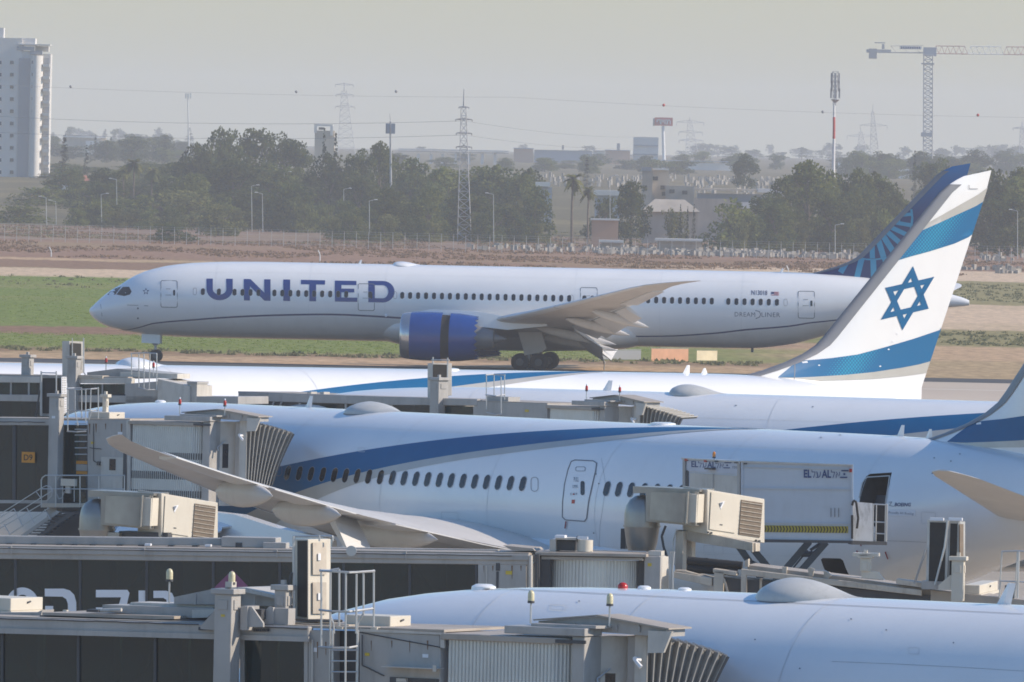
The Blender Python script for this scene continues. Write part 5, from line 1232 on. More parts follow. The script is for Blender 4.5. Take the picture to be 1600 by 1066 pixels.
J2.pp('clevis', RUST, [(1262, 888), (1266, 887), (1272, 889), (1270, 900), (1264, 900)], .7, .1); J2.tube('roof_cable', GALV, [(1268, 891), (1290, 892), (1300, 899), (1380, 906)], .014, .7); J2.pp('clevis', RUST, [(1287, 893), (1295, 894), (1298, 900), (1292, 905), (1287, 902)], .7, .2)
column(J2, 1344, 1359, 872, 893, .4, ACBEIGE, shift=.1); J2.pp('post_foot', ACBEIGE, [(1346, 892), (1372, 894), (1382, 906), (1346, 903)], .45, .12); J2.bx('post_shelf', ACBEIGE, 1332, 864, 1371, 870, .35, .5)
for i in range(2):
    fr_ = J2.bx('grille_frame', GALV, 1449 + i * 33, 812 + i * 1.5, 1480 + i * 18, 915, .6 + i * .1, .18); J2.bx('coil', BLACKGR, 1453 + i * 32, 816 + i * 2, 1476 + i * 18, 909, .585 + i * .1, .02, fr_)
J2.hexa('grille_side', GALV, (1497, 815, 914), (1498, 815, 914), (1508, 815, 905), .01, .8, F.at(1498, 860, .6).y); J2.hexa('coil', GRILLE, (1499.3, 819, 905), (1499.5, 819, 905), (1505.5, 819, 900), .01, .52, F.at(1498, 860, .6).y - .03)
for x0 in (1453, 1482): J2.bx('grille_cap', PLAINWHITE, x0, 809, x0 + 21, 814, .5, .15)
J2.tube('stay', GALV, [(1481, 814), (1476, 855), (1461, 914)], .03, .4); J2.tube('stay', BR_GREY, [(1447, 858), (1429, 912)], .03, .5); J2.bx('unit_base', BR_GREY, 1440, 908, 1490, 922, .5, .8); J2.pp('unit_base', RUST, [(1400, 905), (1450, 912), (1450, 920), (1400, 912)], .6, .7)
column(J2, 1487, 1506, 876, 940, .2, ACBEIGE)
J2.pp('post_knee', ACBEIGE, [(1466, 915), (1484, 899), (1487, 899), (1487, 922), (1466, 922)], .25, .1)
roofbox(J2, 1506, 1531, 1568, 914, 929, 1.0)
for x, y0 in ((1563.5, 862), (1588, 862)): J2.tube('guard_post', GALV, [(x + 2, y0), (x - 2, 935)], .022, .4)
J2.tube('guard_rail', GALV, [(1565, 862), (1590, 861), (1640, 865)], .022, .4); J2.tube('guard_rail', GALV, [(1561, 908), (1588, 909), (1640, 912)], .02, .4); J2.tube('guard_post', GALV, [(1592, 862), (1590, 935)], .03, .2); J2.bx('hatch_opening', BR_DARK, 1570, 915, 1584, 935, .9, .3)
J2.pp('roof_sheet', ROOFM, [(1454, 922), (1640, 942), (1640, 960), (1454, 940)], .8, 1.8)

# ---------------------------------------------------------------- bridge with the D9 sign
J3 = Bridge('boarding bridge carrying the orange D9 sign, its slatted drum behind the raised wing tip', 203, 440, 28)
F = J3.F
yt = lambda x: 664; yb = lambda x: 782
glazed(J3, [-54, 22, 78], yt, yb, .0, 2.8, mull=2.5)
glazed(J3, [93, 136], lambda x: 664, lambda x: 790, .25, 2.6, mull=1.5)
J3.pp('roof_edge', BR_GREY, [(-60, 655), (80, 656), (80, 665), (-60, 664)], -.06, .2, bevel=.015); J3.pp('tunnel_roof', ROOFM, [(-60, 652.5), (203, 655), (203, 658), (-60, 656)], .02, 2.9)
J3.pp('floor_edge', BR_GREY, [(-60, 781), (80, 782), (80, 787), (-60, 786)], -.06, .3); J3.pp('under_frame', BR_DARK, [(-60, 787), (80, 788), (80, 800), (-60, 799)], .2, 2.2)
column(J3, 77, 92, 620, 870, -.45, BR_GREY); column(J3, 160, 166.5, 621, 660, 1.6, ACBEIGE)
Z = F.at(95, 620, .7).y
ac = J3.hexa('grille_unit', BR_GREY, (62, 588, 650), (96, 589, 652), (104, 589.5, 645), .45, .35, Z); J3.hexa('coil', BLACKGR, (66.5, 591, 646), (94.5, 591, 647), (94.8, 591, 647), .36, .004, Z - .02, ac)
lt = MB(); q = lambda a, b: P(96.3 + 7.4 * a, 589.5 + 55 * b, Z + .35 * a - .01)
for i in range(4): lt.tube(q(i / 3, 0), q(i / 3, 1), .014, n=4)
for i in range(16): lt.tube(q(0, i / 15), q(1, i / 15), .012, n=4)
lt.build('lattice_guard', PLAINWHITE, ac)
J3.tube('frame_bar', GALV, [(64.5, 580), (64.5, 650)], .03, .6); J3.tube('frame_bar', GALV, [(88, 580), (88, 615)], .025, .6); J3.tube('frame_bar', GALV, [(64.5, 582.5), (88, 583)], .02, .6); J3.tube('frame_bar', GALV, [(66, 586), (77, 586.5)], .015, .6); J3.tube('stay', BR_DARK, [(62, 610), (56, 652)], .03, .6)
cage(J3, [(106, 607, 675, 0), (117.5, 609, 640, .5), (127.5, 607, 655, .6), (134, 608, 660, -.2), ((142, 141), 608, 642, -.1), (153.5, 605, 655, .5)],
     [[(105, 607, 0), (116, 606.5, .5), (128, 606.5, .6)], [(105, 608, 0), (125, 609, -.2), (141, 608, -.1), (152, 607, .5)], [(105, 641, 0), (125, 642, -.2), (141, 642, -.1), (151, 641, .5)], [(105, 674, 0), (120, 675, -.2), (135, 674, 0)]], -.35, ladder=(117, 136, [662, 671, 680, 690, 700, 710]))
for a, b in (((117, 641), (122, 665)), ((127, 642), (128, 655)), ((143, 642), (139, 656)), ((103, 645), (106, 655))): J3.tube('cage_brace', GALV, [a, b], .02, -.3)
roofbox(J3, 138, 171, 194, 643.5, 654.5, .9)
sw = J3.pp('side_wall', BR_GREY, [(136.5, 657), (199, 657), (199, 800), (136.5, 800)], .0, 2.7, bevel=.015)
J3.pp('wall_cap', BR_LIGHT, [(197, 657), (203, 656), (203, 800), (199, 800)], -.02, .1)
dr = J3.bx('service_door', BR_LIGHT, 158, 714, 193, 800, -.04, .05); J3.bx('door_window', WINDOW, 171, 717, 180, 735, -.06, .03, dr); J3.bx('door_frame', BR_DARK, 193, 690, 195.5, 800, -.05, .06); J3.bx('call_box', BR_DARK, 151, 721, 155, 727, -.1, .1)
J3.tube('wall_lamp', BR_DARK, [(178, 686), (191, 686)], .03, -.15)
sg = J3.bx('gate_sign', ORANGE, 34, 706, 54, 723.5, -.05, .03)
mb = MB()
for poly in text_polys('D9', 37.2, 710.2, 50.8, 719.6, 0, .01): mb.prism([F.at(x, y, -.057) for x, y in poly], F.v * .004)
mb.build('sign_text', BLACKINK, sg)
for y in (720, 736): J3.bx('warning_strip', ORANGE, 119, y, 136, y + 5.5, .22, .03)
J3.bx('notice_board', BR_GREY, 119, 725.5, 136, 736, .22, .03)
cab(J3, 203, 657, REDLAMP, True, 1.0, .32, .055)
# platform, railings and stair
pl_ = J3.pp('platform', RUST, [(65, 786.5), (136, 787), (136, 793), (65, 793)], -.9, .9); J3.bx('platform_gap', BR_DARK, 88, 793, 135, 797, -.8, .6)
for x in (64.5, 87, 125, 154.5, 194.5): J3.tube('rail_post', GALV, [(x, 744 if x > 70 else 749), (x, 793)], .02, -.9)
J3.tube('handrail', GALV, [(64.5, 752), (66, 746.5), (71, 743), (195, 743)], .022, -.9); J3.tube('handrail', GALV, [(65, 764), (195, 764.5)], .018, -.9)
J3.bx('control_box', ACBEIGE, 95, 748, 117, 760, -.85, .15); J3.bx('control_box', BR_LIGHT, 102, 760, 109, 771, -.8, .1); J3.tube('cable_loop', GALV, [(90, 750), (92, 745), (97, 744)], .015, -.85); J3.tube('cable_loop', GALV, [(89, 772), (92, 780), (97, 778), (101, 768)], .014, -.85); J3.tube('control_post', GALV, [(98, 760), (98, 787)], .018, -.8); J3.tube('control_post', GALV, [(116, 748), (116, 784)], .016, -.8)
for a, b in (((66, 762), (-12, 811)), ((80, 768), (-12, 826)), ((66, 787), (-12, 833)), ((76, 794), (14, 836)), ((22, 795), (-10, 815))): J3.tube('stair_rail', GALV, [a, b], .018, -1.3)
for a, b in (((57, 769), (65, 780)), ((22, 795), (36, 823)), ((42, 794), (54, 818)), ((70, 796), (79, 812)), ((6, 819), (16, 836))): J3.tube('stair_baluster', GALV, [a, b], .016, -1.3)
J3.tube('stair_rail', GALV, [(66, 762), (72, 759), (79, 761), (82, 768), (80, 776), (72, 783)], .016, -1.25)
J3.pp('stair_stringer', BR_GREY, [(88, 798), (94, 800), (40, 838), (30, 838)], -1.2, .06); J3.pp('stair_stringer', BR_DARK, [(108, 801), (116, 803), (66, 838), (56, 838)], -1.9, .06)
for i in range(9): t = i / 9; J3.bx('stair_tread', BR_DARK, 92 - 52 * t, 800 + 38 * t, 112 - 52 * t, 802.5 + 38 * t, -1.8, .5)
J3.pp('service_frame', BR_DARK, [(84, 806), (132, 796), (134, 850), (56, 850)], -1.0, .6)

# ---------------------------------------------------------------- bridge half hidden behind the roof of the catering airliner
J4 = Bridge('boarding bridge beyond the middle airliner, square grey post on its roof', 855, 481, 48)
F = J4.F
yt = lambda x: 632.5 + (x - 600) * .022; yb = lambda x: 760
glazed(J4, [468, 540, 612, 690, 741], yt, yb, .0, 2.6, braces=False, mull=1.5, mmat=BR_GREY)
J4.pp('roof_edge', BR_GREY, [(372, 613), (745, 624), (745, 634), (612, 633), (372, 626)], -.05, .3, bevel=.015); J4.pp('tunnel_roof', ROOFM, [(372, 611.5), (855, 630), (855, 633.5), (372, 614)], .0, 2.8); J4.pp('lower_band', BR_DARK, [(372, 626), (600, 631), (600, 700), (372, 690)], .05, 2.4)
for x in (428, 440): J4.tube('truss_post', BR_GREY, [(x, 628), (x - 4, 640)], .04, -.02)
for x in (480, 500): J4.bx('roof_fitting', BR_LIGHT, x, 612 + (x - 480) * .02, x + 6, 618, .5, .3)
J4.pp('side_wall', BR_GREY, [(741, 628), (855, 631), (855, 760), (741, 760)], -.02, 2.6)
Z = F.at(690, 600, .6).y
ac = J4.hexa('grille_unit', BR_LIGHT, (668, 568, 622), (676, 567.5, 622), (706, 568, 618), .5, .3, Z, bevel=.01); J4.hexa('coil', BLACKGR, (676.5, 569.5, 616), (677, 569.5, 616), (699, 570, 615), .004, .2, Z - .03, ac)
J4.tube('frame_bar', GALV, [(676.5, 558), (676.5, 622)], .028, .4); J4.tube('frame_bar', GALV, [(699.5, 559), (699, 622)], .028, .4); J4.tube('frame_bar', GALV, [(674, 562.5), (702, 563)], .024, .4)
column(J4, 672, 685.5, 594, 760, -.3, BR_GREY)
cage(J4, [(760, 586, 640, 0), ((772, 772), 586, 640, .6), (783, 589, 648, -.3), (788.5, 586, 625, .3)], [[(759, 586, 0), (772, 585, .5), (789, 586, .3)], [(759, 617, 0), (775, 619, -.3), (789, 617, .3)], [(760, 645, 0), (775, 648, -.3), (784, 647, -.2)]], -.2)
J4.bx('roof_box', BR_GREY, 760, 619, 794, 632, .3, .6)
cab(J4, 855, 633, REDLAMP, False, 1.0, .32, .055)

# ---------------------------------------------------------------- farthest bridge, upper left
J5 = Bridge('farthest boarding bridge at the upper left, reaching the sunlit airliner', 60, 494, 28)
F = J5.F
glazed(J5, [-30, 17, 45, 78], lambda x: 597 + x * .01, lambda x: 617, .0, 2.6, mull=1.2, mmat=BR_GREY); glazed(J5, [122, 160, 196], lambda x: 600, lambda x: 616, .0, 2.6, braces=False, mull=1, mmat=BR_GREY)
J5.pp('roof_edge', BR_LIGHT, [(-60, 587), (205, 591), (205, 600), (-60, 597)], -.05, .3, bevel=.012); J5.pp('tunnel_roof', ROOFM, [(-60, 584.5), (200, 589), (200, 592), (-60, 588)], .0, 2.8)
J5.pp('lower_rail', BR_GREY, [(-60, 616), (372, 620), (372, 632), (-60, 626)], -.1, 2.4, bevel=.012); J5.pp('lower_glass', BR_GLASS, [(-60, 626), (80, 627), (80, 760), (-60, 760)], .0, .03); J5.pp('interior_panel', M('interior_yellow', (.35, .27, .07), .7), [(32, 632), (48, 632), (48, 650), (32, 650)], .8, .1)
J5.pp('interior_column', BR_LIGHT, [(19, 626), (31, 626), (31, 700), (19, 700)], 1.2, .3); J5.pp('interior_back', BR_DARK, [(-60, 626), (372, 630), (372, 760), (-60, 760)], 2.3, .1)
column(J5, 33.5, 46, 558.5, 600, .4, BR_GREY); column(J5, 105.5, 119, 560.5, 680, -.3, BR_GREY)
Z = F.at(110, 560, .6).y
ac = J5.hexa('grille_unit', BR_LIGHT, (97, 533, 587), (108, 533, 588), (130, 534, 583), .3, .35, Z, bevel=.01); J5.hexa('coil', BLACKGR, (110, 536, 580), (110.5, 536, 580), (127, 537, 578), .004, .25, Z - .03, ac)
J5.tube('frame_bar', GALV, [(113, 528), (113, 560)], .02, .3); J5.tube('frame_bar', GALV, [(130.5, 528), (131, 582), (135, 588)], .028, .4)
J5.pp('portal_roof', BR_GREY, [(136, 582), (183, 576), (188, 576.5), (256, 584), (256, 589), (200, 590), (136, 588)], .8, 1.6); J5.bx('roof_box', BR_LIGHT, 188, 581.5, 277, 592, .5, 1.0); J5.bx('roof_hood', RUST, 122, 586, 160, 592, -.1, .5)
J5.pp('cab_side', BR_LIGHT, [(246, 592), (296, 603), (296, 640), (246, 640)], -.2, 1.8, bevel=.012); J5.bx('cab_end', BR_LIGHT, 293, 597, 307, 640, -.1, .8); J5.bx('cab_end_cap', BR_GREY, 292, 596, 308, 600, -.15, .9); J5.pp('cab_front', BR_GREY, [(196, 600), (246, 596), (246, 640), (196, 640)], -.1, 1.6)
cage(J5, [(205.5, 552, 586, .3), ((217, 217), 553, 605, 0), (225, 553, 608, -.2), ((234.5, 233), 553, 608, -.2), (245, 553, 609, .2)], [[(204, 552.5, .3), (226, 551.5, .5), (245, 552.5, .2)], [(217, 606, 0), (230, 609, -.2), (246, 609, .2)]], -.5)
lamp(J5, F.at(165.5, 581, 1.0), .32, REDLAMP, .055, cap=True); lamp(J5, F.at(239.5, 588, .3), .32, REDLAMP, .055, cap=True)

# ---------------------------------------------------------------- catering truck
T0 = P(1158, 533, 411); T0.z = 0
CT = Bridge.__new__(Bridge); CT.F = Frame(1158, 411, 0)
CT.root = thing('catering_truck', 'white catering truck with raised box body and airline lettering at the rear cabin door', 'truck', T0, 0)
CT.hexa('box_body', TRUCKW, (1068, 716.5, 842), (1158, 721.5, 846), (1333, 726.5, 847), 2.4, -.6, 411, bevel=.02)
g = lambda a, b: P(a, b, 411 - .006 - .6 * (a - 1158) / 175); e = lambda a, b: P(a, b, 411 - .006 + 2.4 * (1158 - a) / 90)
def plate(name, mat, fn, pts, t=.012, parent=None):
    mb = MB(); nrm = Vector((-.16, -.99, 0)) if fn is g else Vector((-.7, -.7, 0)); mb.prism([fn(x, y) for x, y in pts], nrm * t); return mb.build(name, mat, parent or CT.root)
plate('lit_roof_rim', BR_LIGHT, g, [(1158, 720), (1333, 726), (1333, 728.5), (1158, 723)], .05); plate('lit_roof_rim', BR_LIGHT, e, [(1066, 715.5), (1158, 720.5), (1158, 723), (1066, 718)], .05)  # sunlit top edge of the box put into a lighter strip
for pts in ([(1158, 762), (1332, 764), (1332, 765.5), (1158, 763.5)], [(1158, 815.5), (1330, 818), (1330, 819.3), (1158, 817)], [(1160, 729), (1331, 733), (1331, 734), (1160, 730)], [(1329.5, 727), (1333, 727), (1333, 846), (1329.5, 846)], [(1158, 722), (1161, 722), (1161, 845), (1158, 845)]): plate('body_rib', TRUCKW, g, pts, .04)
hb = plate('hazard_band', M('hazard_yellow', (.42, .33, .03), .5), g, [(1158, 820.5), (1325, 822.5), (1325, 833), (1158, 831)], .02)
for i in range(34):
    x = 1160 + i * 4.85; plate('hazard_bar', BLACKINK, g, [(x, 821 + (x - 1158) * .012), (x + 1.7, 821 + (x - 1158) * .012), (x + 3.6, 826 + (x - 1158) * .012), (x + 1.7, 831 + (x - 1158) * .012), (x, 831 + (x - 1158) * .012), (x + 1.9, 826 + (x - 1158) * .012)], .026, hb)
plate('chassis_edge', BR_DARK, g, [(1150, 842), (1333, 845), (1333, 849), (1150, 847)], .06); plate('side_shutter', BR_LIGHT, e, [(1078, 739), (1153, 744), (1153, 845), (1078, 842)], .012); plate('shutter_rail', BR_GREY, e, [(1114, 741), (1116, 741), (1116, 845), (1114, 845)], .03); plate('door_post', BR_GREY, e, [(1068, 718), (1072, 718), (1072, 842), (1068, 842)], .05); plate('door_post', BR_DARK, e, [(1073, 735), (1076, 735), (1076, 842), (1073, 842)], .03); plate('door_post', BR_GREY, e, [(1153.5, 723), (1157.5, 723), (1157.5, 845), (1153.5, 845)], .05)
plate('name_board', M('name_board_grey', (.50, .53, .60), .45), e, [(1074, 719.5), (1154, 724), (1154, 741), (1074, 736.5)], .02)
HEB1 = '\u05dc\u05e2'; HEB2 = '\u05dc\u05d0'
def airline_logo(fn, x0, y0, w, h, sl):
    u = w / 100.0
    for txt, a, b, bold, mat in (('EL', 0, 17, .03, BLUEINK), (HEB1, 17.5, 38, -.008, BLUEINK), ('AL', 40, 61, .03, BLUEINK), (HEB2, 61, 81, -.008, BLUEINK)):
        mb = MB(); nrm = Vector((-.16, -.99, 0)) if fn is g else Vector((-.7, -.7, 0))
        for poly in text_polys(txt, x0 + a * u, y0, x0 + b * u, y0 + h, sl, bold): 
            mb.prism([fn(x, y + (a * u) * sl) + nrm * .022 for x, y in poly], nrm * .004)
        mb.build('airline_lettering', mat, CT.root)
    for k, (a, b) in enumerate(((84, 100), (81, 97))):
        yy = y0 + (0 if k == 0 else h - h * .16) + 90 * u * sl; plate('logo_bar', BLUEINK, fn, [(x0 + a * u, yy), (x0 + b * u, yy), (x0 + b * u, yy + h * .16), (x0 + a * u, yy + h * .16)], .036)
    c = (x0 + 90.5 * u, y0 + h * .5 + 90 * u * sl); plate('logo_star', BLUEINK, fn, [(c[0] + h * .14 * math.cos(R(60 * i + 30)), c[1] + h * .14 * math.sin(R(60 * i + 30))) for i in range(6)], .036)
airline_logo(g, 1256, 734, 70, 12.5, .010); airline_logo(e, 1081, 720.5, 62, 9.5, .035)
mb = MB(); nr = Vector((-.7, -.7, 0))
for poly in text_polys('101', 1145.5, 728, 1152, 732.5, .04, 0): mb.prism([e(x, y) + nr * .022 for x, y in poly], nr * .004)
mb.build('fleet_number', GREYINK, CT.root)
for x, y in ((1073.5, 718.5), (1103.5, 720.5), (1329.5, 734)):
    fn = g if x > 1200 else e; plate('marker_lamp', REDLAMP, fn, [(x - 2, y - 1.5), (x + 2, y - 1.5), (x + 2, y + (4 if x > 1200 else 1.5)), (x - 2, y + (4 if x > 1200 else 1.5))], .06)
for x, y in ((1152, 723), (1165, 724.5), (1121, 721)): plate('marker_lamp', BR_DARK, g if x > 1158 else e, [(x - 2.5, y - 1), (x + 2.5, y - 1), (x + 2.5, y + 1), (x - 2.5, y + 1)], .07)
lamp(CT, P(1115.5, 719, 412.2), .06, AMBERLAMP, .055); plate('work_lamp', BR_DARK, e, [(1107, 731), (1119, 731.5), (1119, 734), (1107, 733.5)], .2)
for i in range(3): plate('rivet_row', SEAM, g, [(1298 + i * 6, 794), (1298.8 + i * 6, 794), (1298.8 + i * 6, 808), (1298 + i * 6, 808)], .024)
# platform at the cabin door
PLAT = M('platform_panel', (.55, .57, .60), .5, var=.1, scale=2, dirt=.85, dcol=(.10, .10, .10))
pf = CT.hexa('platform', PLAT, (1332, 784, 845), (1333, 784, 846), (1363.5, 786.5, 846), .01, .1, 410.5); CT.hexa('platform_deck', BR_DARK, (1325, 844, 850), (1330, 845, 851), (1386, 847, 852), .3, .3, 410.4)
cgt = lambda x, y, dz=0: P(x, y, 410.7 + dz)
for x in (1365, 1369.5, 1384, 1386): mb = MB(); mb.tube(cgt(x, 788), cgt(x - 1.2, 846), .025); mb.build('platform_post', GALV, pf)
for y in (788.5, 816, 834): mb = MB(); mb.tube(cgt(1364, y - .5), cgt(1386, y + .5), .022); mb.build('platform_rail', GALV, pf)
mb = MB(); mb.prism([cgt(1370, 790, .2), cgt(1384, 790, .2), cgt(1382, 846, .2), cgt(1369, 846, .2)], (0, .05, 0)); mb.build('rubber_screen', RUBBER, pf)
for pts in ([(1331.5, 790), (1333, 783), (1336, 782.5), (1338, 786), (1341, 810), (1339, 826)], [(1331.5, 805), (1331.5, 842)]): mb = MB(); mb.path([P(x, y, 410.2) for x, y in pts], .04, 6); mb.build('hose', RUBBER, pf)
# scissor lift under the body
for (x0, y0), (x1, y1), dz in (((1265, 846), (1210, 910), 1.2), ((1291, 847), (1236, 910), 1.2), ((1170, 850), (1215, 905), 1.5), ((1153, 852), (1190, 905), 1.5)):
    a, b = P(x0, y0, 411.5 + dz), P(x1, y1, 411.5 + dz); mb = MB(); d = (b - a).normalized(); mb.box((a + b) / 2, ((b - a).length, .12, .22), (d, Vector((0, 1, 0)), d.cross(Vector((0, 1, 0))))); mb.build('scissor_arm', SCISSOR, CT.root, bevel=.015)
for (x0, y0), (x1, y1), r in (((1252, 866), (1276, 866), .1), ((1228, 891), (1254, 891), .08), ((1262, 860), (1225, 905), .03), ((1283, 848), (1266, 860), .05), ((1165, 872), (1200, 890), .04)): mb = MB(); mb.tube(P(x0, y0, 412.9), P(x1, y1, 412.9), r, n=8); mb.build('scissor_tie', SCISSOR, CT.root)
mb = MB(); c = P(1215, 905, 413.5); mb.b2(c.x - 3, c.x + 3, 412.2, 415.2, .9, 1.3); mb.build('chassis', BR_DARK, CT.root)
mb = MB(); mb.b2(c.x - 5.2, c.x - 3.1, 412.2, 414.8, .7, 2.9); mb.build('driver_cab', TRUCKW, CT.root, bevel=.15)
for dx in (-4.2, 1.6):
    for y in (412.3, 415.0): t_, r_ = MB(), MB(); wheel_set(t_, r_, c.x + dx, y, .5, .5, .3); w_ = t_.build('wheel', RUBBER, CT.root, smooth=40); r_.build('rim', GEARMET, w_, smooth=40)

# ================================================================ beyond the airfield: trees
LEAF_DARK = Mleaf('dark_foliage', (.036, .058, .020), (.14, .155, .05), .4)
LEAF_MID = Mleaf('mid_foliage', (.065, .09, .025), (.20, .21, .06), .4)
LEAF_OLIVE = Mleaf('olive_foliage', (.08, .095, .035), (.22, .21, .075), .4)
LEAF_CYP = Mleaf('cypress_foliage', (.018, .030, .014), (.05, .065, .028), .15)
BARK = M('bark', (.13, .10, .075), .9, var=.3, scale=2)
def leaf_cloud(centres, radii, per, size, flat=1.0):
    out = []
    for c, r in zip(centres, radii):
        n = max(8, int(per * (r * r))); d = np.random.normal(0, 1, (n, 3)); d /= np.linalg.norm(d, axis=1)[:, None]
        rad = r * np.random.uniform(.55, 1.08, n) ** .6; p = np.array(c) + d * rad[:, None] * np.array([1, 1, .82 * flat])
        a = np.random.normal(0, 1, (n, 3)); a /= np.linalg.norm(a, axis=1)[:, None]; b = np.cross(a, d + np.random.normal(0, .6, (n, 3))); b /= (np.linalg.norm(b, axis=1)[:, None] + 1e-6)
        s = size * np.random.uniform(.6, 1.3, n)[:, None]
        out.append(np.stack([p - a * s * .5, p + b * s * .32, p + a * s * .5, p - b * s * .32], axis=1))
    return np.concatenate(out).reshape(-1, 3)
def crown_broad(seed, w, h, n, lobes=3):
    rnd = random.Random(seed); cs = []; rs = []
    heads = [(rnd.uniform(-.30, .30) * w, rnd.uniform(-.28, .28) * w, h * rnd.uniform(.52, .80), rnd.uniform(.22, .34) * w) for _ in range(lobes)]
    heads[0] = (0, 0, h * .74, .27 * w)
    for i in range(n):
        hx, hy, hz_, hr = heads[i % lobes]; t = rnd.uniform(0, math.tau); e = rnd.uniform(-.9, 1); k = rnd.uniform(.35, 1.0)
        q = math.sqrt(max(0, 1 - e * e)); z = hz_ + e * hr * .95 * k
        cs.append((hx + math.cos(t) * q * hr * k, hy + math.sin(t) * q * hr * k, max(.16 * h, min(z, h * .97)))); rs.append(rnd.uniform(.07, .125) * w)
    for i in range(n // 3):
        t = rnd.uniform(0, math.tau); cs.append((math.cos(t) * .36 * w * rnd.random() ** .4, math.sin(t) * .36 * w * rnd.random() ** .4, h * rnd.uniform(.18, .5))); rs.append(rnd.uniform(.08, .13) * w)
    return cs, rs
def limbs(mb, seed, h, w, r):
    rnd = random.Random(seed); mb.tube((0, 0, -.5), (rnd.uniform(-.2, .2), 0, h * .35), r, r * .75, 8); top_ = Vector((0, 0, h * .33))
    for i in range(5):
        t = rnd.uniform(0, math.tau); e = Vector((math.cos(t) * w * .24, math.sin(t) * w * .24, h * rnd.uniform(.6, .8))); m_ = top_.lerp(e, .5) + Vector((0, 0, h * .05)); mb.tube(top_, m_, r * .55, r * .38, 6); mb.tube(m_, e, r * .38, r * .12, 6)
PROTO = {}
def proto(kind, var):
    key = (kind, var)
    if key in PROTO: return PROTO[key]
    sd = hash_(kind) * 31 + var * 7; mbt = MB()
    if kind == 'broad':
        h, w = 18, 14; cs, rs = crown_broad(sd, w, h, 62, 4); r0 = random.Random(sd + 1); cs += [(r0.uniform(-.38, .38) * w, r0.uniform(-.3, .3) * w, h * r0.uniform(.04, .34)) for _ in range(26)]; rs += [r0.uniform(1.0, 1.7) for _ in range(26)]; v = leaf_cloud(cs, rs, 24, .75); limbs(mbt, sd, h, w, .42); mat = (LEAF_DARK, LEAF_MID, LEAF_DARK)[var % 3]
    elif kind == 'bush':
        h, w = 6, 8; cs, rs = crown_broad(sd, w, h, 34, 3); cs += [(random.uniform(-3, 3), random.uniform(-3, 3), random.uniform(.3, 1.6)) for _ in range(16)]; rs += [1.1] * 16; v = leaf_cloud(cs, rs, 44, .5); limbs(mbt, sd, h, w, .2); mat = (LEAF_MID, LEAF_OLIVE, LEAF_DARK)[var % 3]
    elif kind == 'cypress':
        h, w = 16, 3.6; cs = []; rs = []; rnd = random.Random(sd)
        for i in range(70):
            f = rnd.random() ** .8; rr_ = (.5 * w) * (1 - f) ** .75 * (.8 if f > .08 else .5); t = rnd.uniform(0, math.tau); cs.append((math.cos(t) * rr_ * .7, math.sin(t) * rr_ * .7, .6 + f * (h - 1))); rs.append(max(.25, .36 * rr_ + .22))
        v = leaf_cloud(cs, rs, 50, .42); mbt.tube((0, 0, -.4), (0, 0, 6), .22, .1, 8); mat = LEAF_CYP
    elif kind == 'far':
        h, w = 12, 10; cs, rs = crown_broad(sd, w, h, 34, 3); v = leaf_cloud(cs, rs, 13, 1.1); limbs(mbt, sd, h, w, .3); mat = LEAF_DARK
    elif kind == 'palm':
        h, w = 11, 6; rnd = random.Random(sd); quads = []
        for i in range(34):
            t = rnd.uniform(0, math.tau); el = rnd.uniform(-.7, 1.1); L_ = rnd.uniform(2.4, 3.3); prev = None
            for k in range(8):
                f = k / 7; x = L_ * f * math.cos(el * .6); z = h - .4 + L_ * (f * math.sin(el) - .55 * f * f); p = np.array([math.cos(t) * x, math.sin(t) * x, z])
                if prev is not None:
                    sdv = np.array([-math.sin(t), math.cos(t), 0]); wd = .5 * math.sin(math.pi * min(1, f * .9 + .08))
                    for sg in (-1, 1): quads.append([prev, p, p + sdv * sg * wd + np.array([0, 0, -.25 * wd]), prev + sdv * sg * wd + np.array([0, 0, -.25 * wd])])
                prev = p
        v = np.array(quads).reshape(-1, 3); mbt.tube((0, 0, -.3), (.15, 0, h * .5), .3, .24, 8); mbt.tube((.15, 0, h * .5), (0, 0, h - .3), .24, .2, 8); mbt.lathe((0, 0, h - 1.0), (0, 0, 1), [(0, .2), (.3, .5), (.8, .45), (1, .2)], 10); mat = LEAF_OLIVE
    me = tri_mesh(kind + '_crown', v, 4); me.materials.append(mat)
    tm = bpy.data.meshes.new(kind + '_trunk'); tm.from_pydata([tuple(p) for p in mbt.v], [], mbt.f); tm.materials.append(BARK)
    PROTO[key] = (me, tm, h, w); return PROTO[key]
def hash_(s): return sum(ord(c) * (i + 3) for i, c in enumerate(s))
TNAME = {'broad': 'broadleaf_tree', 'bush': 'shrub', 'cypress': 'cypress_tree', 'palm': 'palm_tree', 'far': 'broadleaf_tree'}
def tree(kind, px, top_y, wpx, Z, label, var=0, group=None, sink=0.0):
    me, tm, h, w = proto(kind, var); p = P(px, 400, Z); p.z = terrain(p.x, Z) - sink
    H = P(px, top_y, Z).z - p.z; H = max(H, 1.5); sx = wpx * Z / FPX / w
    r = bpy.data.objects.new(TNAME[kind], None); COL.objects.link(r); r.location = p; r.scale = (sx, sx, H / h); r.rotation_euler = (0, 0, random.uniform(0, math.tau))
    tag(r, label, 'shrub' if kind == 'bush' else 'tree', group)
    for nm, m_ in (('trunk', tm), ('crown', me)):
        o = bpy.data.objects.new(nm, m_); COL.objects.link(o); o.parent = r
    return r
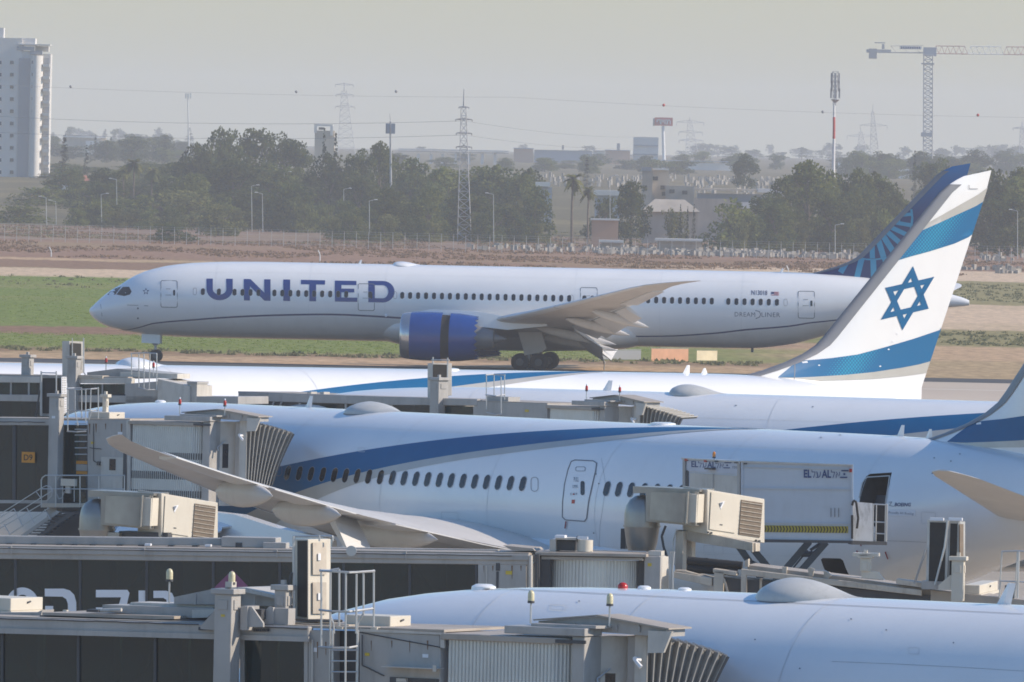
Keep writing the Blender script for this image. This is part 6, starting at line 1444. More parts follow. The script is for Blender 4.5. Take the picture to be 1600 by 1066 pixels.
TREES = [
 ('broad', 345, 186, 66, 2750, 'rounded treetop that stands highest of the wood left of the lattice pylon'), ('broad', 398, 187, 78, 2800, 'broad dark tree right beside the highest rounded treetop'), ('broad', 448, 206, 70, 2780, 'dark tree sloping down from the wood towards the beige rooftop building'),
 ('broad', 308, 212, 62, 2700, 'dark tree at the left end of the tall wood'), ('broad', 300, 262, 74, 2520, 'lower dark tree in front of the left end of the tall wood'), ('broad', 362, 240, 96, 2560, 'wide dark tree in front of the highest rounded treetop'), ('broad', 425, 246, 84, 2600, 'dark tree in the middle row above the long roadside hedge'),
 ('cypress', 503, 198, 16, 2700, 'slim dark conifer standing before the beige rooftop building, left of its twin'), ('cypress', 521, 205, 17, 2700, 'slim dark conifer right of its twin before the beige rooftop building'), ('broad', 512, 228, 60, 2650, 'dark tree below the twin slim conifers'),
 ('broad', 592, 208, 62, 2650, 'pointed dark tree just left of the panel aerial mast'), ('broad', 560, 232, 52, 2600, 'dark tree left of the pointed one by the aerial mast'), ('broad', 640, 236, 80, 2600, 'round tree under the viaduct\'s left end'), ('broad', 690, 250, 70, 2560, 'round tree just left of the lattice pylon'), ('broad', 560, 268, 70, 2540, 'dark tree behind the pale roadside trees, left of centre'),
 ('broad', 770, 248, 92, 2560, 'broad tree right of the lattice pylon below the viaduct'), ('broad', 812, 262, 60, 2520, 'yellow green tree at the right end of the wood', ),
 ('bush', 460, 288, 92, 2450, 'rounded green thicket beside the road lamps'), ('broad', 602, 286, 78, 2330, 'pale olive tree on the near edge, left of its neighbour with hanging branches'), ('broad', 668, 284, 66, 2320, 'olive tree with hanging branches on the near edge, left of the lattice pylon'), ('broad', 728, 300, 72, 2330, 'bright green rounded tree at the foot of the lattice pylon'), ('broad', 835, 282, 60, 2380, 'tree between the pylon and the palms'), ('broad', 560, 318, 54, 2360, 'small dark tree left of the pale olive tree'), ('broad', 780, 318, 60, 2340, 'dark tree right of the bright green one at the pylon foot'),
 ('cypress', 97, 210, 24, 3150, 'tall cypress beside the apartment tower'), ('cypress', 132, 226, 15, 3200, 'smaller cypress right of the tall one by the apartment tower'), ('bush', 96, 262, 56, 3000, 'green bushes at the foot of the tall cypress'), ('bush', 60, 290, 90, 2800, 'bushes at the foot of the apartment tower'), ('broad', 160, 268, 64, 2900, 'dark tree behind the red roofed house'), ('bush', 150, 286, 80, 2650, 'dark hedge in front of the red roofed house'), ('broad', 262, 268, 64, 2650, 'dark tree right of the palms'), ('bush', 262, 300, 120, 2500, 'long green hedge below the palms'), ('bush', 370, 300, 120, 2470, 'long roadside hedge below the tall wood'), ('bush', 205, 306, 90, 2560, 'low dark hedge at the feet of the palms'),
 ('palm', 207, 252, 34, 2650, 'tallest palm of the clump near the red roofed house'), ('palm', 190, 264, 30, 2660, 'palm at the left of the clump near the red roofed house'), ('palm', 234, 264, 30, 2640, 'palm at the right of the clump near the red roofed house'),
 ('palm', 893, 276, 42, 2330, 'lone palm with drooping fronds near the centre'), ('palm', 918, 296, 34, 2350, 'smaller palm beside the lone drooping one'), ('broad', 985, 272, 60, 2300, 'dark tree left of the old stone buildings'), ('cypress', 914, 246, 16, 3300, 'small conifer above the palms in front of the far cemetery'), ('bush', 940, 310, 50, 2420, 'olive bush between the palms and the dark tree'),
 ('bush', 1148, 312, 96, 2260, 'large dark shrub in front of the old stone buildings'), ('broad', 1262, 236, 100, 2280, 'big sunlit tree before the red and white mast'), ('broad', 1212, 310, 60, 2230, 'lower tree at the left foot of the big sunlit tree'), ('broad', 1338, 250, 66, 2330, 'dark tree between the big sunlit tree and the blue tail fin'), ('broad', 1375, 264, 50, 2400, 'tree tucked behind the blue tail fin'), ('broad', 1300, 300, 70, 2240, 'dark tree at the right foot of the big sunlit tree'), ('broad', 1385, 310, 60, 2260, 'dark tree low behind the blue tail fin'),
 ('cypress', 1426, 234, 14, 3000, 'slim cypress left of the crane mast'), ('broad', 1455, 246, 60, 2900, 'tree at the foot of the crane mast'), ('broad', 1548, 250, 80, 2350, 'tree right of the two tail fins'), ('broad', 1592, 248, 66, 2380, 'tree at the right edge of the picture'), ('broad', 1575, 300, 84, 2260, 'dark tree low at the right edge'), ('broad', 1160, 234, 36, 3300, 'lone grey green tree in the far cemetery'), ('bush', 340, 322, 64, 2350, 'dark shrub on the brown slope under the wood'), ('bush', 272, 350, 60, 2180, 'low dark shrubs behind the fence on the left'), ('bush', 30, 318, 90, 2520, 'scrubby bushes at the left edge'), ('bush', 1060, 330, 40, 2300, 'small bush at the foot of the stone buildings'), ('cypress', 1062, 318, 8, 2290, 'thin dark conifer, first of three beside the large dark shrub'), ('cypress', 1073, 322, 8, 2290, 'thin dark conifer, second of three beside the large dark shrub'), ('cypress', 1083, 318, 9, 2290, 'thin dark conifer, nearest of three to the large dark shrub')]
for i, t_ in enumerate(TREES):
    tree(t_[0], t_[1], t_[2], t_[3] * (1.25 if t_[0] in ('broad', 'bush') else 1.1), t_[4], t_[5], i % 3)
rnd = random.Random(5)
for x, ty, w, Z in ((1228, 262, 95, 2310), (1290, 254, 100, 2330), (1352, 268, 95, 2350), (1392, 282, 85, 2370), (1535, 272, 90, 2350), (1585, 264, 95, 2370), (1196, 300, 70, 2300), (1322, 290, 90, 2290)):
    tree('broad', x, ty, w, Z, 'dark tree in the mass around the big sunlit tree and the tail fins', int(x) % 3, 'trees massed around the big sunlit tree and the tail fins')
for i in range(30):
    x = 84 + i * 7.4 + rnd.uniform(-6, 6); Z = rnd.uniform(2650, 3500); tree('broad' if i % 3 else 'bush', x, rnd.uniform(252, 286) if i % 3 else rnd.uniform(284, 306), rnd.uniform(50, 80), Z, 'dark tree in the belt between the apartment tower and the tall wood', i % 3, 'trees between the apartment tower and the tall wood')
for i in range(22):
    x = 140 + i * 32.5 + rnd.uniform(-10, 10); tree('broad', x, (268 if x < 290 else 242 if x < 480 else 252) + rnd.uniform(-6, 26), rnd.uniform(70, 105), rnd.uniform(2600, 2760) if x > 280 else rnd.uniform(2750, 3000), 'dark tree filling the dense wood behind its front row', i % 3, 'trees filling the dense wood')
for i in range(78):
    x = rnd.uniform(78, 290) if i < 24 else rnd.uniform(1090, 1225) if i < 29 else rnd.uniform(1310, 1610) if i < 52 else rnd.uniform(470, 1080); kind = 'cypress' if i < 24 and i % 4 == 0 else 'broad'
    tree(kind, x, rnd.uniform(206, 240) if i < 24 else rnd.uniform(228, 250) if i < 52 else rnd.uniform(238, 256), rnd.uniform(34, 62) if kind == 'broad' else 15, rnd.uniform(4200, 5600), 'hazy tree in the middle distance behind the wood', i % 3, 'hazy trees in the middle distance')
for i in range(58):
    x = 120 + i * 13 + rnd.uniform(-5, 5) if i < 56 else 1400 + i; Z = rnd.uniform(2290, 2440) if x > 520 else rnd.uniform(2430, 2560)
    tree('bush', x, (330 if x < 520 else 336) - rnd.uniform(0, 26) + (14 if Z < 2330 else 0), rnd.uniform(40, 74), Z, 'low shrub in the unbroken row along the foot of the wood', i % 3, 'shrubs along the foot of the wood')
for i in range(16):
    x = 1130 + i * 17 + rnd.uniform(-6, 6); tree('bush', x, 350 - rnd.uniform(0, 22), rnd.uniform(36, 60), rnd.uniform(2230, 2290), 'low shrub in the row under the big sunlit tree', i % 3, 'shrubs under the big sunlit tree')
for i in range(120):
    zone = rnd.choice((0, 0, 1, 1, 1, 2)); px_ = rnd.uniform(70, 300) if zone == 0 else rnd.uniform(1080, 1620) if zone == 1 else rnd.uniform(300, 1100)
    Z = rnd.uniform(7600, 10800); top_y = rnd.uniform(203, 232) if zone == 0 else rnd.uniform(216, 244) if zone == 1 else rnd.uniform(224, 242)
    tree('cypress' if zone == 0 and rnd.random() < .4 else 'far', px_, top_y + (px_ - 800) * .0215 * .4, rnd.uniform(20, 46) if zone else rnd.uniform(14, 34), Z, 'hazy grey tree on the far horizon', i % 4, 'hazy trees along the far horizon')

# ================================================================ far structures
CONCW = M('rendered_wall', (.62, .60, .57), .8, var=.06, scale=.1, dirt=.15, dcol=(.35, .33, .3)); WALLSH = M('dark_cladding_and_shade', (.30, .31, .33), .7, var=.06, scale=.1); FGLASS = M('far_window', (.05, .055, .06), .2); ROOFRED = M('red_roof_tile', (.38, .13, .08), .8, var=.15, scale=.4); BEIGEW = M('beige_wall', (.55, .47, .37), .85, var=.1, scale=.2, dirt=.25); STONEW = M('old_stone_wall', (.40, .35, .29), .9, var=.15, scale=.25, dirt=.3)  # the dark cladding tone also paints shade in the tower's recesses
STEELG = M('galvanised_lattice', (.40, .40, .41), .6, metal=.2, var=.1); REDP = M('red_paint', (.50, .05, .04), .5); WHITEP = M('white_mast_paint', (.7, .7, .69), .5); BLUEROOF = M('blue_grey_sheet', (.30, .34, .40), .6, var=.08, scale=.1); ORWALL = M('salmon_wall', (.50, .30, .20), .8, var=.1, scale=.1); WHROOF = M('pale_roof_sheet', (.66, .64, .60), .6, var=.08, scale=.2)
def fbox(root, name, mat, x0, y0, x1, y1, Z, d=6, parent=None, yaw=0, bottom=None):
    """far box: front face fills a rectangle of the photograph"""
    a, b = P(x0, y0, Z), P(x1, y1, Z); z1 = bottom if bottom is not None else b.z; mb = MB(); t = R(yaw)
    mb.prism([(a.x, Z, z1), (b.x, Z + (b.x - a.x) * math.tan(t), z1), (b.x, Z + (b.x - a.x) * math.tan(t), a.z), (a.x, Z, a.z)], (0, d, 0)); return mb.build(name, mat, parent or root)
def at_ground(px, Z):
    p = P(px, 400, Z); p.z = terrain(p.x, Z); return p
# apartment tower
Z = 3300; base = at_ground(40, Z); TW = thing('apartment_tower', 'tall pale apartment tower with rows of small windows at the left edge', 'building', base)
zb = base.z - 1
wall_l = fbox(TW, 'wall', CONCW, -30, 58.5, 29, 330, Z, 14, bottom=zb); fbox(TW, 'wall', CONCW, 28.6, 79, 48, 330, Z + .5, 14, bottom=zb); rec = fbox(TW, 'recess_shade', WALLSH, 30, 91, 46.5, 330, Z - .3, .6, bottom=zb)  # dark strip paints the shade of the recess onto the wall
c = P(57, 87, Z + 1.5); mb = MB(); mb.prism([(c.x + 1.75 * math.cos(R(t)), c.y + 3.2 * math.sin(R(t)), zb) for t in range(-180, 181, 15)][:-1], (0, 0, c.z - zb)); bay = mb.build('rounded_bay', CONCW, TW, smooth=40)
fbox(TW, 'wall', CONCW, 48, 84, 74, 330, Z + 3.2, 12, bottom=zb)
fbox(TW, 'penthouse', CONCW, -20, 43, 5.5, 60, Z + 3, 8); fbox(TW, 'roof_terrace', CONCW, 27, 59.5, 55, 71.5, Z + 1, 10); fbox(TW, 'roof_slab', CONCW, 28, 68.5, 78, 71.2, Z - .6, 14); fbox(TW, 'roof_void', WALLSH, 27, 72, 54, 79, Z - .2, .8); fbox(TW, 'roof_void', WALLSH, 47.5, 79, 66, 85.5, Z - .1, 3); fbox(TW, 'parapet', CONCW, 55, 72, 76, 81, Z + 4, 6)  # roof voids: shade under the slab painted as dark blocks
for k in range(13):
    y = 95 + k * 19.05; sh = -.13 * k * .4
    for x, w in ((18.5, 5.5), (0.5, 3.5)):
        wdw = fbox(TW, 'window', FGLASS, x - w / 2 + sh * .6, y, x + w / 2 + sh * .6, y + 5.5, Z - .12, .3); fbox(TW, 'sill', CONCW, x - w / 2 - .6 + sh * .6, y + 5.7, x + w / 2 + .6 + sh * .6, y + 6.6, Z - .25, .3, parent=wdw)
    fbox(TW, 'window', FGLASS, 49.7 + sh * .9, y - .3, 52.5 + sh * .9, y + 4.6, Z - 1.35, .4)
    bl = fbox(TW, 'balcony', CONCW, 67 + sh, y + 5, 77 + sh, y + 10, Z - .5, 3.5); fbox(TW, 'balcony_recess', WALLSH, 69 + sh, y - 4, 76.5 + sh, y + 4.8, Z + 2.6, 1, parent=bl)  # shade behind each balcony painted as a dark panel
# houses and sheds
def building(name, label, Z, px, parts, cat='building'):
    r = thing(name, label, cat, at_ground(px, Z)); bt = at_ground(px, Z).z - .5
    for p_ in parts:
        nm, mat, x0, y0, x1, y1 = p_[:6]; dz = p_[6] if len(p_) > 6 else 0; fbox(r, nm, mat, x0, y0, x1, y1, Z + dz, p_[7] if len(p_) > 7 else 8, bottom=bt if (nm == 'wall') else None)
    return r
def gable(r, name, mat, x0, y0, x1, y1, Z, d=8):
    a, b = P(x0, y1, Z), P(x1, y1, Z); t = P((x0 + x1) / 2, y0, Z); mb = MB(); mb.prism([a, b, Vector((b.x, Z, t.z - (t.z - b.z) * .0)) * .0 + Vector(((b.x + t.x) / 2, Z + d / 2, t.z)), Vector(((a.x + t.x) / 2, Z + d / 2, t.z))], (0, d * .5, 0)); return mb.build(name, mat, r)
h = building('house', 'house with red tiled roof beside the apartment tower', 2950, 118, [('wall', CONCW, 96, 284, 142, 300)]); gable(h, 'roof', ROOFRED, 92, 274, 146, 285, 2949, 9); fbox(h, 'window', FGLASS, 120, 287, 126, 291, 2949.8, .3)
building('hillside_block', 'long pale building on the far ridge right of the apartment tower', 5200, 140, [('wall', BEIGEW, 100, 215, 165, 232), ('wall', WHROOF, 134, 220, 163, 236, -8), ('roof', WHROOF, 98, 212, 166, 215.5, -2, 12)])
building('rooftop_block', 'beige block with open rooftop frames behind the twin slim conifers', 3300, 505, [('wall', BEIGEW, 492, 204, 522, 250), ('roof_frame', WHROOF, 491, 194, 520, 197.5, -.5, 8), ('roof_frame', WHROOF, 491, 197, 495, 208, -.6, 1), ('roof_frame', WHROOF, 516, 197, 520, 212, -.6, 1), ('window', FGLASS, 498, 199, 506, 203, -.2, .5)])
building('warehouse', 'far long blue grey warehouse left of the red billboard', 5600, 880, [('wall', BLUEROOF, 835, 234, 925, 262), ('roof', WHROOF, 833, 233, 927, 235, -1, 10), ('chimney', WALLSH, 878, 227, 881, 234, -1, 2)])
building('salmon_warehouse', 'far salmon coloured shed joined to the right of the blue grey warehouse', 5600, 965, [('wall', ORWALL, 946, 235, 984, 262), ('roof', BLUEROOF, 945, 234, 985, 236, -1, 10), ('chimney', WALLSH, 964, 224, 968.5, 234.5, -1, 3)])
building('salmon_annex', 'far salmon coloured shed at the left end of the blue grey warehouse', 5600, 818, [('wall', ORWALL, 803, 232, 833, 258), ('roof', BLUEROOF, 802, 231, 834, 233, -1, 10)])
building('grey_warehouse', 'far pale grey shed between the two salmon sheds', 5650, 935, [('wall', WHROOF, 927, 236, 945, 262), ('roof', BLUEROOF, 926, 235, 946, 236.5, -1, 10)])
building('mall_block', 'far white commercial block at the foot of the red billboard', 5000, 1020, [('wall', CONCW, 990, 214, 1028, 258), ('band', WALLSH, 990, 226, 1028, 229, -.5, 1), ('band', WALLSH, 990, 240, 1028, 243, -.5, 1), ('wall', WHROOF, 1028, 253, 1145, 268, -5), ('band', BLUEROOF, 1030, 250, 1140, 253.5, -6, 10)])
building('flat_depot', 'far low white depot behind the blue tail fin and the big sunlit tree', 4600, 1365, [('wall', WHROOF, 1310, 254, 1420, 275), ('band', BLUEROOF, 1310, 258, 1420, 261, -.5, 1), ('wall', CONCW, 1355, 250, 1378, 262, -2)])
ob = building('stone_building', 'old beige stone building with a square tower among the gravestones', 2500, 1030, [('wall', STONEW, 1004, 262, 1018, 345), ('tower_cap', WALLSH, 1003, 261, 1018, 267.5, -.3, 7), ('wall', BEIGEW, 1018, 266, 1044, 345, 3), ('wall', STONEW, 1040, 290, 1084, 345, 1), ('tower_roof', WHROOF, 1017, 263, 1045, 266.5, 2.5, 9)])
for x0, y0, x1, y1, dz in ((1020, 276, 1028, 282, 2.8), (1034, 300, 1040, 306, 2.8), (1046, 296, 1054, 302, .8), (1066, 298, 1074, 304, .8), (1032, 290, 1038, 296, 2.8), (1007, 290, 1011, 298, -.2)): fbox(ob, 'window', FGLASS, x0, y0, x1, y1, 2500 + dz, .3)
building('long_shed', 'long grey flat roofed shed right of the old stone building', 2480, 1140, [('wall', WALLSH, 1090, 302, 1215, 330), ('roof', BEIGEW, 1084, 294, 1190, 299, -2, 10), ('roof', WHROOF, 1184, 295, 1222, 301.5, -3, 9), ('wall', STONEW, 1084, 310, 1150, 330, -4), ('band', WHROOF, 1158, 316, 1222, 327, -5, 6)])
building('gabled_barn', 'low stone barn with pitched pale roof below the square tower', 2380, 1045, [('wall', STONEW, 1004, 330, 1090, 352)])
gable(bpy.data.objects['gabled_barn'], 'roof', STONEW, 1000, 312, 1094, 331, 2379, 10)
building('white_shed', 'pale blue sheet roofed shed left of the lone palm', 2600, 845, [('wall', BLUEROOF, 822, 292, 862, 320), ('roof', WHROOF, 820, 284, 860, 292, -1, 8)])
building('pale_roof_shed', 'pale sheet roofed shed between the palms and the dark tree', 2550, 948, [('wall', BLUEROOF, 930, 304, 968, 322), ('roof', WHROOF, 928, 297, 968, 306, -1, 8)])
building('orange_shed', 'low orange walled shed under the dark tree left of the stone buildings', 2240, 950, [('wall', ORWALL, 925, 344, 966, 362), ('roof', WHROOF, 923, 341.5, 968, 345, -.5, 6)])
building('cemetery_kiosk', 'long low white roofed shelter among the near gravestones', 2200, 1060, [('wall', STONEW, 1028, 377, 1096, 386), ('roof', WHROOF, 1024, 372.5, 1098, 377.5, -1, 7)])
building('cemetery_office', 'small low white shelter at the left end of the near gravestones', 2200, 955, [('wall', STONEW, 940, 379, 970, 386), ('roof', WHROOF, 936, 375, 974, 379.5, -1, 6)])
building('field_wall', 'low pale boundary wall beside the palm clump', G(230, 334).y, 230, [('wall', BEIGEW, 214, 329, 247, 333.5, 0, .4)], 'wall')
building('field_hut', 'small pale hut on the slope left of the dark shrub', G(318, 333).y, 318, [('wall', BEIGEW, 306, 324, 332, 332), ('roof', WHROOF, 305, 323, 333, 325, -.4, 5)], 'hut')
# viaduct
Z = 5200; V = thing('viaduct', 'far concrete viaduct on slim pillars behind the lattice pylon', 'bridge', at_ground(720, Z)); fbox(V, 'deck', M('weathered_concrete', (.32, .30, .28), .85, var=.1, scale=.05), 622, 235.5, 795, 240.5, Z, 10); fbox(V, 'parapet', CONCW, 622, 234, 795, 235.6, Z - .3, .6)
for x in (653, 673, 691, 711, 732, 753, 773): fbox(V, 'pillar', CONCW, x - 1.6, 240, x + 1.6, 300, Z + 1, 5, bottom=at_ground(x, Z).z - 1)
# lattice structures
def lattice(mb, p0, w0, p1, w1, n, r, brace=True):
    """square lattice mast between two points"""
    q = []
    for i in range(n + 1):
        t = i / n; c = p0.lerp(p1, t); w = (w0 + (w1 - w0) * t) / 2; q.append([c + Vector((sx * w, sy * w, 0)) for sx, sy in ((-1, -1), (1, -1), (1, 1), (-1, 1))])
    for i in range(n):
        for k in range(4):
            mb.tube(q[i][k], q[i + 1][k], r, n=4, caps=False)
            if brace: mb.tube(q[i][k], q[i + 1][(k + 1) % 4], r * .7, n=3, caps=False); mb.tube(q[i][(k + 1) % 4], q[i + 1][k], r * .7, n=3, caps=False)
            mb.tube(q[i + 1][k], q[i + 1][(k + 1) % 4], r * .7, n=3, caps=False)
def pylon(label, px, top_y, Z, w0, w1, arms, r, n=12, lean=0.0):
    b = at_ground(px, Z); t = P(px + lean, top_y, Z); root = thing('lattice_pylon', label, 'pylon', b, 0, 'power pylons'); mb = MB(); lattice(mb, b, w0, t - Vector((0, 0, (t.z - b.z) * .12)), w1, n, r); mb.tube(t - Vector((0, 0, (t.z - b.z) * .12)), t, r * 2.2, r, 5); mb.build('mast', STEELG, root)
    for f, hl in arms:
        c = b.lerp(t, f); mb = MB()
        for s_ in (-1, 1):
            e = c + Vector((s_ * hl, 0, 0)); mb.tube(c + Vector((0, 0, .5 * hl * .3)), e, r, n=4); mb.tube(c - Vector((0, 0, .2 * hl * .3)), e, r, n=4); mb.tube(e, e - Vector((0, 0, hl * .28)), r * 1.3, n=5)
        mb.build('crossarm', STEELG, root)
    return root
pylon('dark lattice pylon with pointed top standing in front of the viaduct', 725, 139, 2320, 2.5, .9, [(.80, 1.5), (.71, 1.4), (.62, 1.4), (.88, .9)], .075, 16)
pylon('far hazy power pylon with three wide arms above the beige rooftop block', 538, 129, 6500, 9, 2.6, [(.97, 4.6), (.83, 4.4), (.66, 5.0)], .12, 10)
pylon('far hazy power pylon just right of the red billboard', 1078, 182, 7500, 8, 2.2, [(.86, 8), (.62, 7), (.42, 7)], .13, 8)
pylon('far hazy power pylon between the red and white mast and the crane', 1364, 163, 6200, 5, 1.2, [(.66, 6.5)], .10, 12)
pylon('far hazy power pylon behind the one with a single wide arm', 1345, 200, 8200, 7, 2, [(.75, 9)], .14, 8); pylon('far hazy power pylon at the right edge of the picture', 1597, 190, 7000, 6, 1.6, [(.85, 5)], .17, 8)
def aerial_head(root, c, s, mat, n=3, h=2.4, rad=.9):
    for i in range(n * 2):
        t = math.tau * i / (n * 2); p = c + Vector((rad * math.cos(t), rad * math.sin(t), 0)); mb = MB(); mb.box(p, (.32 * s, .25 * s, h)); mb.build('panel_antenna', mat, root)
b = at_ground(610, 2640); t = P(610, 190, 2640); A_ = thing('aerial_mast', 'short aerial mast with panel antennas above the wood', 'mast', b); mb = MB(); mb.tube(b, t, .3, .2, 8); mb.tube(t, P(609, 178, 2640), .06, n=5); mb.build('pole', STEELG, A_, smooth=40); aerial_head(A_, P(610, 201, 2640), 1.4, BLUEROOF, 3, 2.1, .75)
b = at_ground(293, 3600); t = P(293.5, 147, 3600); A_ = thing('aerial_mast', 'thin white aerial mast above the trees left of the tall wood', 'mast', b); mb = MB(); mb.tube(b, t, .28, .16, 8); mb.build('pole', WHITEP, A_, smooth=40); aerial_head(A_, P(294, 150, 3600), 1.1, WHITEP, 2, 1.5, .65)
Z = 2450; b = at_ground(1303, Z); A_ = thing('striped_mast', 'red and white striped mast with a lattice antenna head', 'mast', b)
ys_ = [262, 217, 183, 165]; xs_ = [1302.3, 1303, 1303.2, 1303.4]; pr = [b] + [P(x, y, Z) for x, y in zip(xs_, ys_)]
for i, m_ in enumerate((WHITEP, WHITEP, REDP, WHITEP)): mb = MB(); mb.tube(pr[i], pr[i + 1], .33 - .03 * i, .30 - .03 * i, 10); mb.build('mast_section', m_, A_, smooth=40)
mb = MB(); lattice(mb, P(1304, 165, Z), .5, P(1305.5, 112, Z), 1.1, 7, .06); mb.build('lattice_head', STEELG, A_)
for y, rad in ((122, .72), (146, .8), (135, .7)): aerial_head(A_, P(1305, y, Z), .95, STEELG, 2, 1.9, rad)
mb = MB(); c = P(1305.2, 156, Z); mb.lathe(c, (0, 0, 1), [(-.6, .2), (0, .85), (.08, .85)], 10); mb.build('head_platform', STEELG, A_)
# billboard
Z = 5000; b = at_ground(1035, Z); Bd = thing('billboard', 'red billboard with white lettering on a tall pole', 'billboard', b); mb = MB(); mb.tube(b, P(1036, 197, Z), .7, .6, 10); mb.build('pole', WHITEP, Bd, smooth=40); pn = fbox(Bd, 'sign_panel', REDP, 1023, 183.5, 1051, 197, Z - 1, 1.2); fbox(Bd, 'sign_side', WALLSH, 1020.5, 185, 1022.8, 197, Z - .5, 1.5)
mb = MB()
for poly in text_polys('\u05d9\u05d3\u05d9\u05d5\u05ea', 1026, 186.5, 1048, 194, .02, .02): mb.prism([P(x, y, Z - 1.15) for x, y in poly], (0, .1, 0))
mb.build('sign_lettering', WHITEP, pn)
# tower crane
Z = 4600; b = at_ground(1447, Z); CR = thing('tower_crane', 'tower crane with long horizontal jib at the upper right', 'crane', b); tp = P(1450.5, 86, Z)
mb = MB(); lattice(mb, b, 3.2, tp, 3.2, 26, .17); mb.build('mast', STEELG, CR); fbox(CR, 'slewing_unit', BLUEROOF, 1443, 74, 1463, 88, Z - 1.6, 3.4); fbox(CR, 'mast_collar', STEELG, 1440, 98.5, 1460, 101, Z - 2, 4); fbox(CR, 'mast_collar', STEELG, 1439.5, 207, 1456.5, 214, Z - 2, 4)
def truss(name, x0, y0, x1, y1, hpx, n, mat, r):
    mb = MB(); a, c = P(x0, y0, Z), P(x1, y1, Z); up = P(x0, y0 - hpx, Z) - a
    lo1 = [a.lerp(c, i / n) - Vector((0, .7, 0)) for i in range(n + 1)]; lo2 = [p + Vector((0, 1.4, 0)) for p in lo1]; hi = [a.lerp(c, (i + .5) / n) + up for i in range(n)]
    for q in (lo1, lo2): mb.tube(q[0], q[-1], r, n=4)
    mb.tube(hi[0], hi[-1], r, n=4)
    for i in range(n):
        for q in (lo1, lo2): mb.tube(q[i], hi[i], r * .6, n=3); mb.tube(hi[i], q[i + 1], r * .6, n=3)
    return mb.build(name, mat, CR)
JIBM = M('jib_faded_red', (.45, .26, .22), .6); truss('jib', 1458, 83.8, 1512, 84.5, 12, 6, JIBM, .16); truss('jib', 1512, 84.5, 1568, 85.2, 12, 6, WHITEP, .16); truss('jib', 1568, 85.2, 1640, 86, 12, 8, JIBM, .16)
mb = MB(); mb.tube(P(1372, 82, Z), P(1443, 82.8, Z), .22, n=5); mb.tube(P(1392, 72, Z), P(1443, 71, Z), .1, n=4)
for x in (1392, 1410, 1428): mb.tube(P(x, 72, Z), P(x + 9, 82, Z), .1, n=4)
mb.build('counter_jib', STEELG, CR); fbox(CR, 'counterweight', WALLSH, 1358, 76, 1370, 92, Z - 1, 2.2); fbox(CR, 'ballast_deck', STEELG, 1354, 77, 1392, 83, Z - .8, 2); fbox(CR, 'winch', STEELG, 1378, 69, 1382, 77, Z - .5, 1.2); fbox(CR, 'winch_boom', STEELG, 1366.5, 66, 1383, 68, Z - .5, .6)
nb = fbox(CR, 'name_board', WHITEP, 1406, 72, 1440, 77.5, Z - 1.1, .15)
for i in range(9): fbox(CR, 'board_mark', BLUEINK, 1407.5 + i * 3.5, 73, 1410 + i * 3.5, 76.4, Z - 1.2, .08, parent=nb)
# overhead lines with marker balls
WIRE = M('line_wire', (.2, .2, .21), .6)
def wire(pts, r, sag=0.0):
    out = []
    for a, b in zip(pts[:-1], pts[1:]):
        for i in range(12): t = i / 12; p = a.lerp(b, t); p.z -= sag * 4 * t * (1 - t); out.append(p)
    out.append(pts[-1]); mb = MB(); mb.path(out, r, 4); return mb
for lab, ys in (('upper', ((-20, 181), (725, 189), (1010, 214))), ('lower', ((-20, 206), (725, 211), (1010, 232)))):
    tag(wire([P(ys[0][0], ys[0][1], 2500), P(ys[1][0], ys[1][1], 2320), P(ys[2][0], ys[2][1], 3600)], .026, 1.0).build('power_line', WIRE), 'thin ' + lab + ' power line strung from the dark lattice pylon', 'power line', 'power lines')
ml = wire([P(-20, 132, 2400), P(800, 152, 2400), P(1620, 184, 2400)], .022, .6); tag(ml.build('marker_line', M('pale_wire', (.35, .35, .35), .6)), 'faint overhead wire that carries the marker balls', 'power line')
for x, y, lab in ((110.5, 135.5, 'dark marker ball on the overhead wire, just right of the apartment tower'), (463, 143.5, 'dark marker ball on the wire above the wood'), (619, 143, 'dark marker ball on the wire above the aerial mast'), (1037, 164.5, 'reddish marker ball on the wire above the red billboard'), (1285.5, 175, 'dark marker ball on the wire left of the striped mast'), (1528, 180, 'reddish marker ball on the wire right of the crane')):
    mb = MB(); c = P(x, y, 2400); mb.lathe(c, (0, 0, 1), [(-.28, .03), (-.22, .17), (-.1, .26), (0, .28), (.1, .26), (.22, .17), (.28, .03)], 12); tag(mb.build('marker_ball', REDP if 'reddish' in lab else WALLSH, smooth=60), lab, 'marker ball', 'marker balls on the overhead wire')
# perimeter fence
FZ = 2110; f0 = at_ground(800, FZ); FN = thing('perimeter_fence', 'long wire perimeter fence on slim posts behind the airfield', 'fence', f0); inv = INV[_key(FN)]
mb = MB(); mb.tube((0, 0, -.4), (0, 0, 2.5), .04, n=5); mb.tube((0, 0, 2.5), (0, -.35, 2.85), .03, n=4); pm = bpy.data.meshes.new('fence_post'); pm.from_pydata([tuple(v) for v in mb.v], [], mb.f); pm.materials.append(GALV)
FXS = [-92 + 2.0 * i for i in range(93)]
for x in FXS:
    o = bpy.data.objects.new('fence_post', pm); COL.objects.link(o); o.parent = FN; p = inv @ Vector((x, FZ, terrain(x, FZ))); o.location = p
mb = MB()
for hz_ in (.5, 1.2, 1.9, 2.45, 2.8): mb.path([Vector((x, FZ - (.33 if hz_ > 2.7 else 0), terrain(x, FZ) + hz_)) for x in FXS[::6]], .010, 3)
mb.build('fence_wire', GALV, FN)
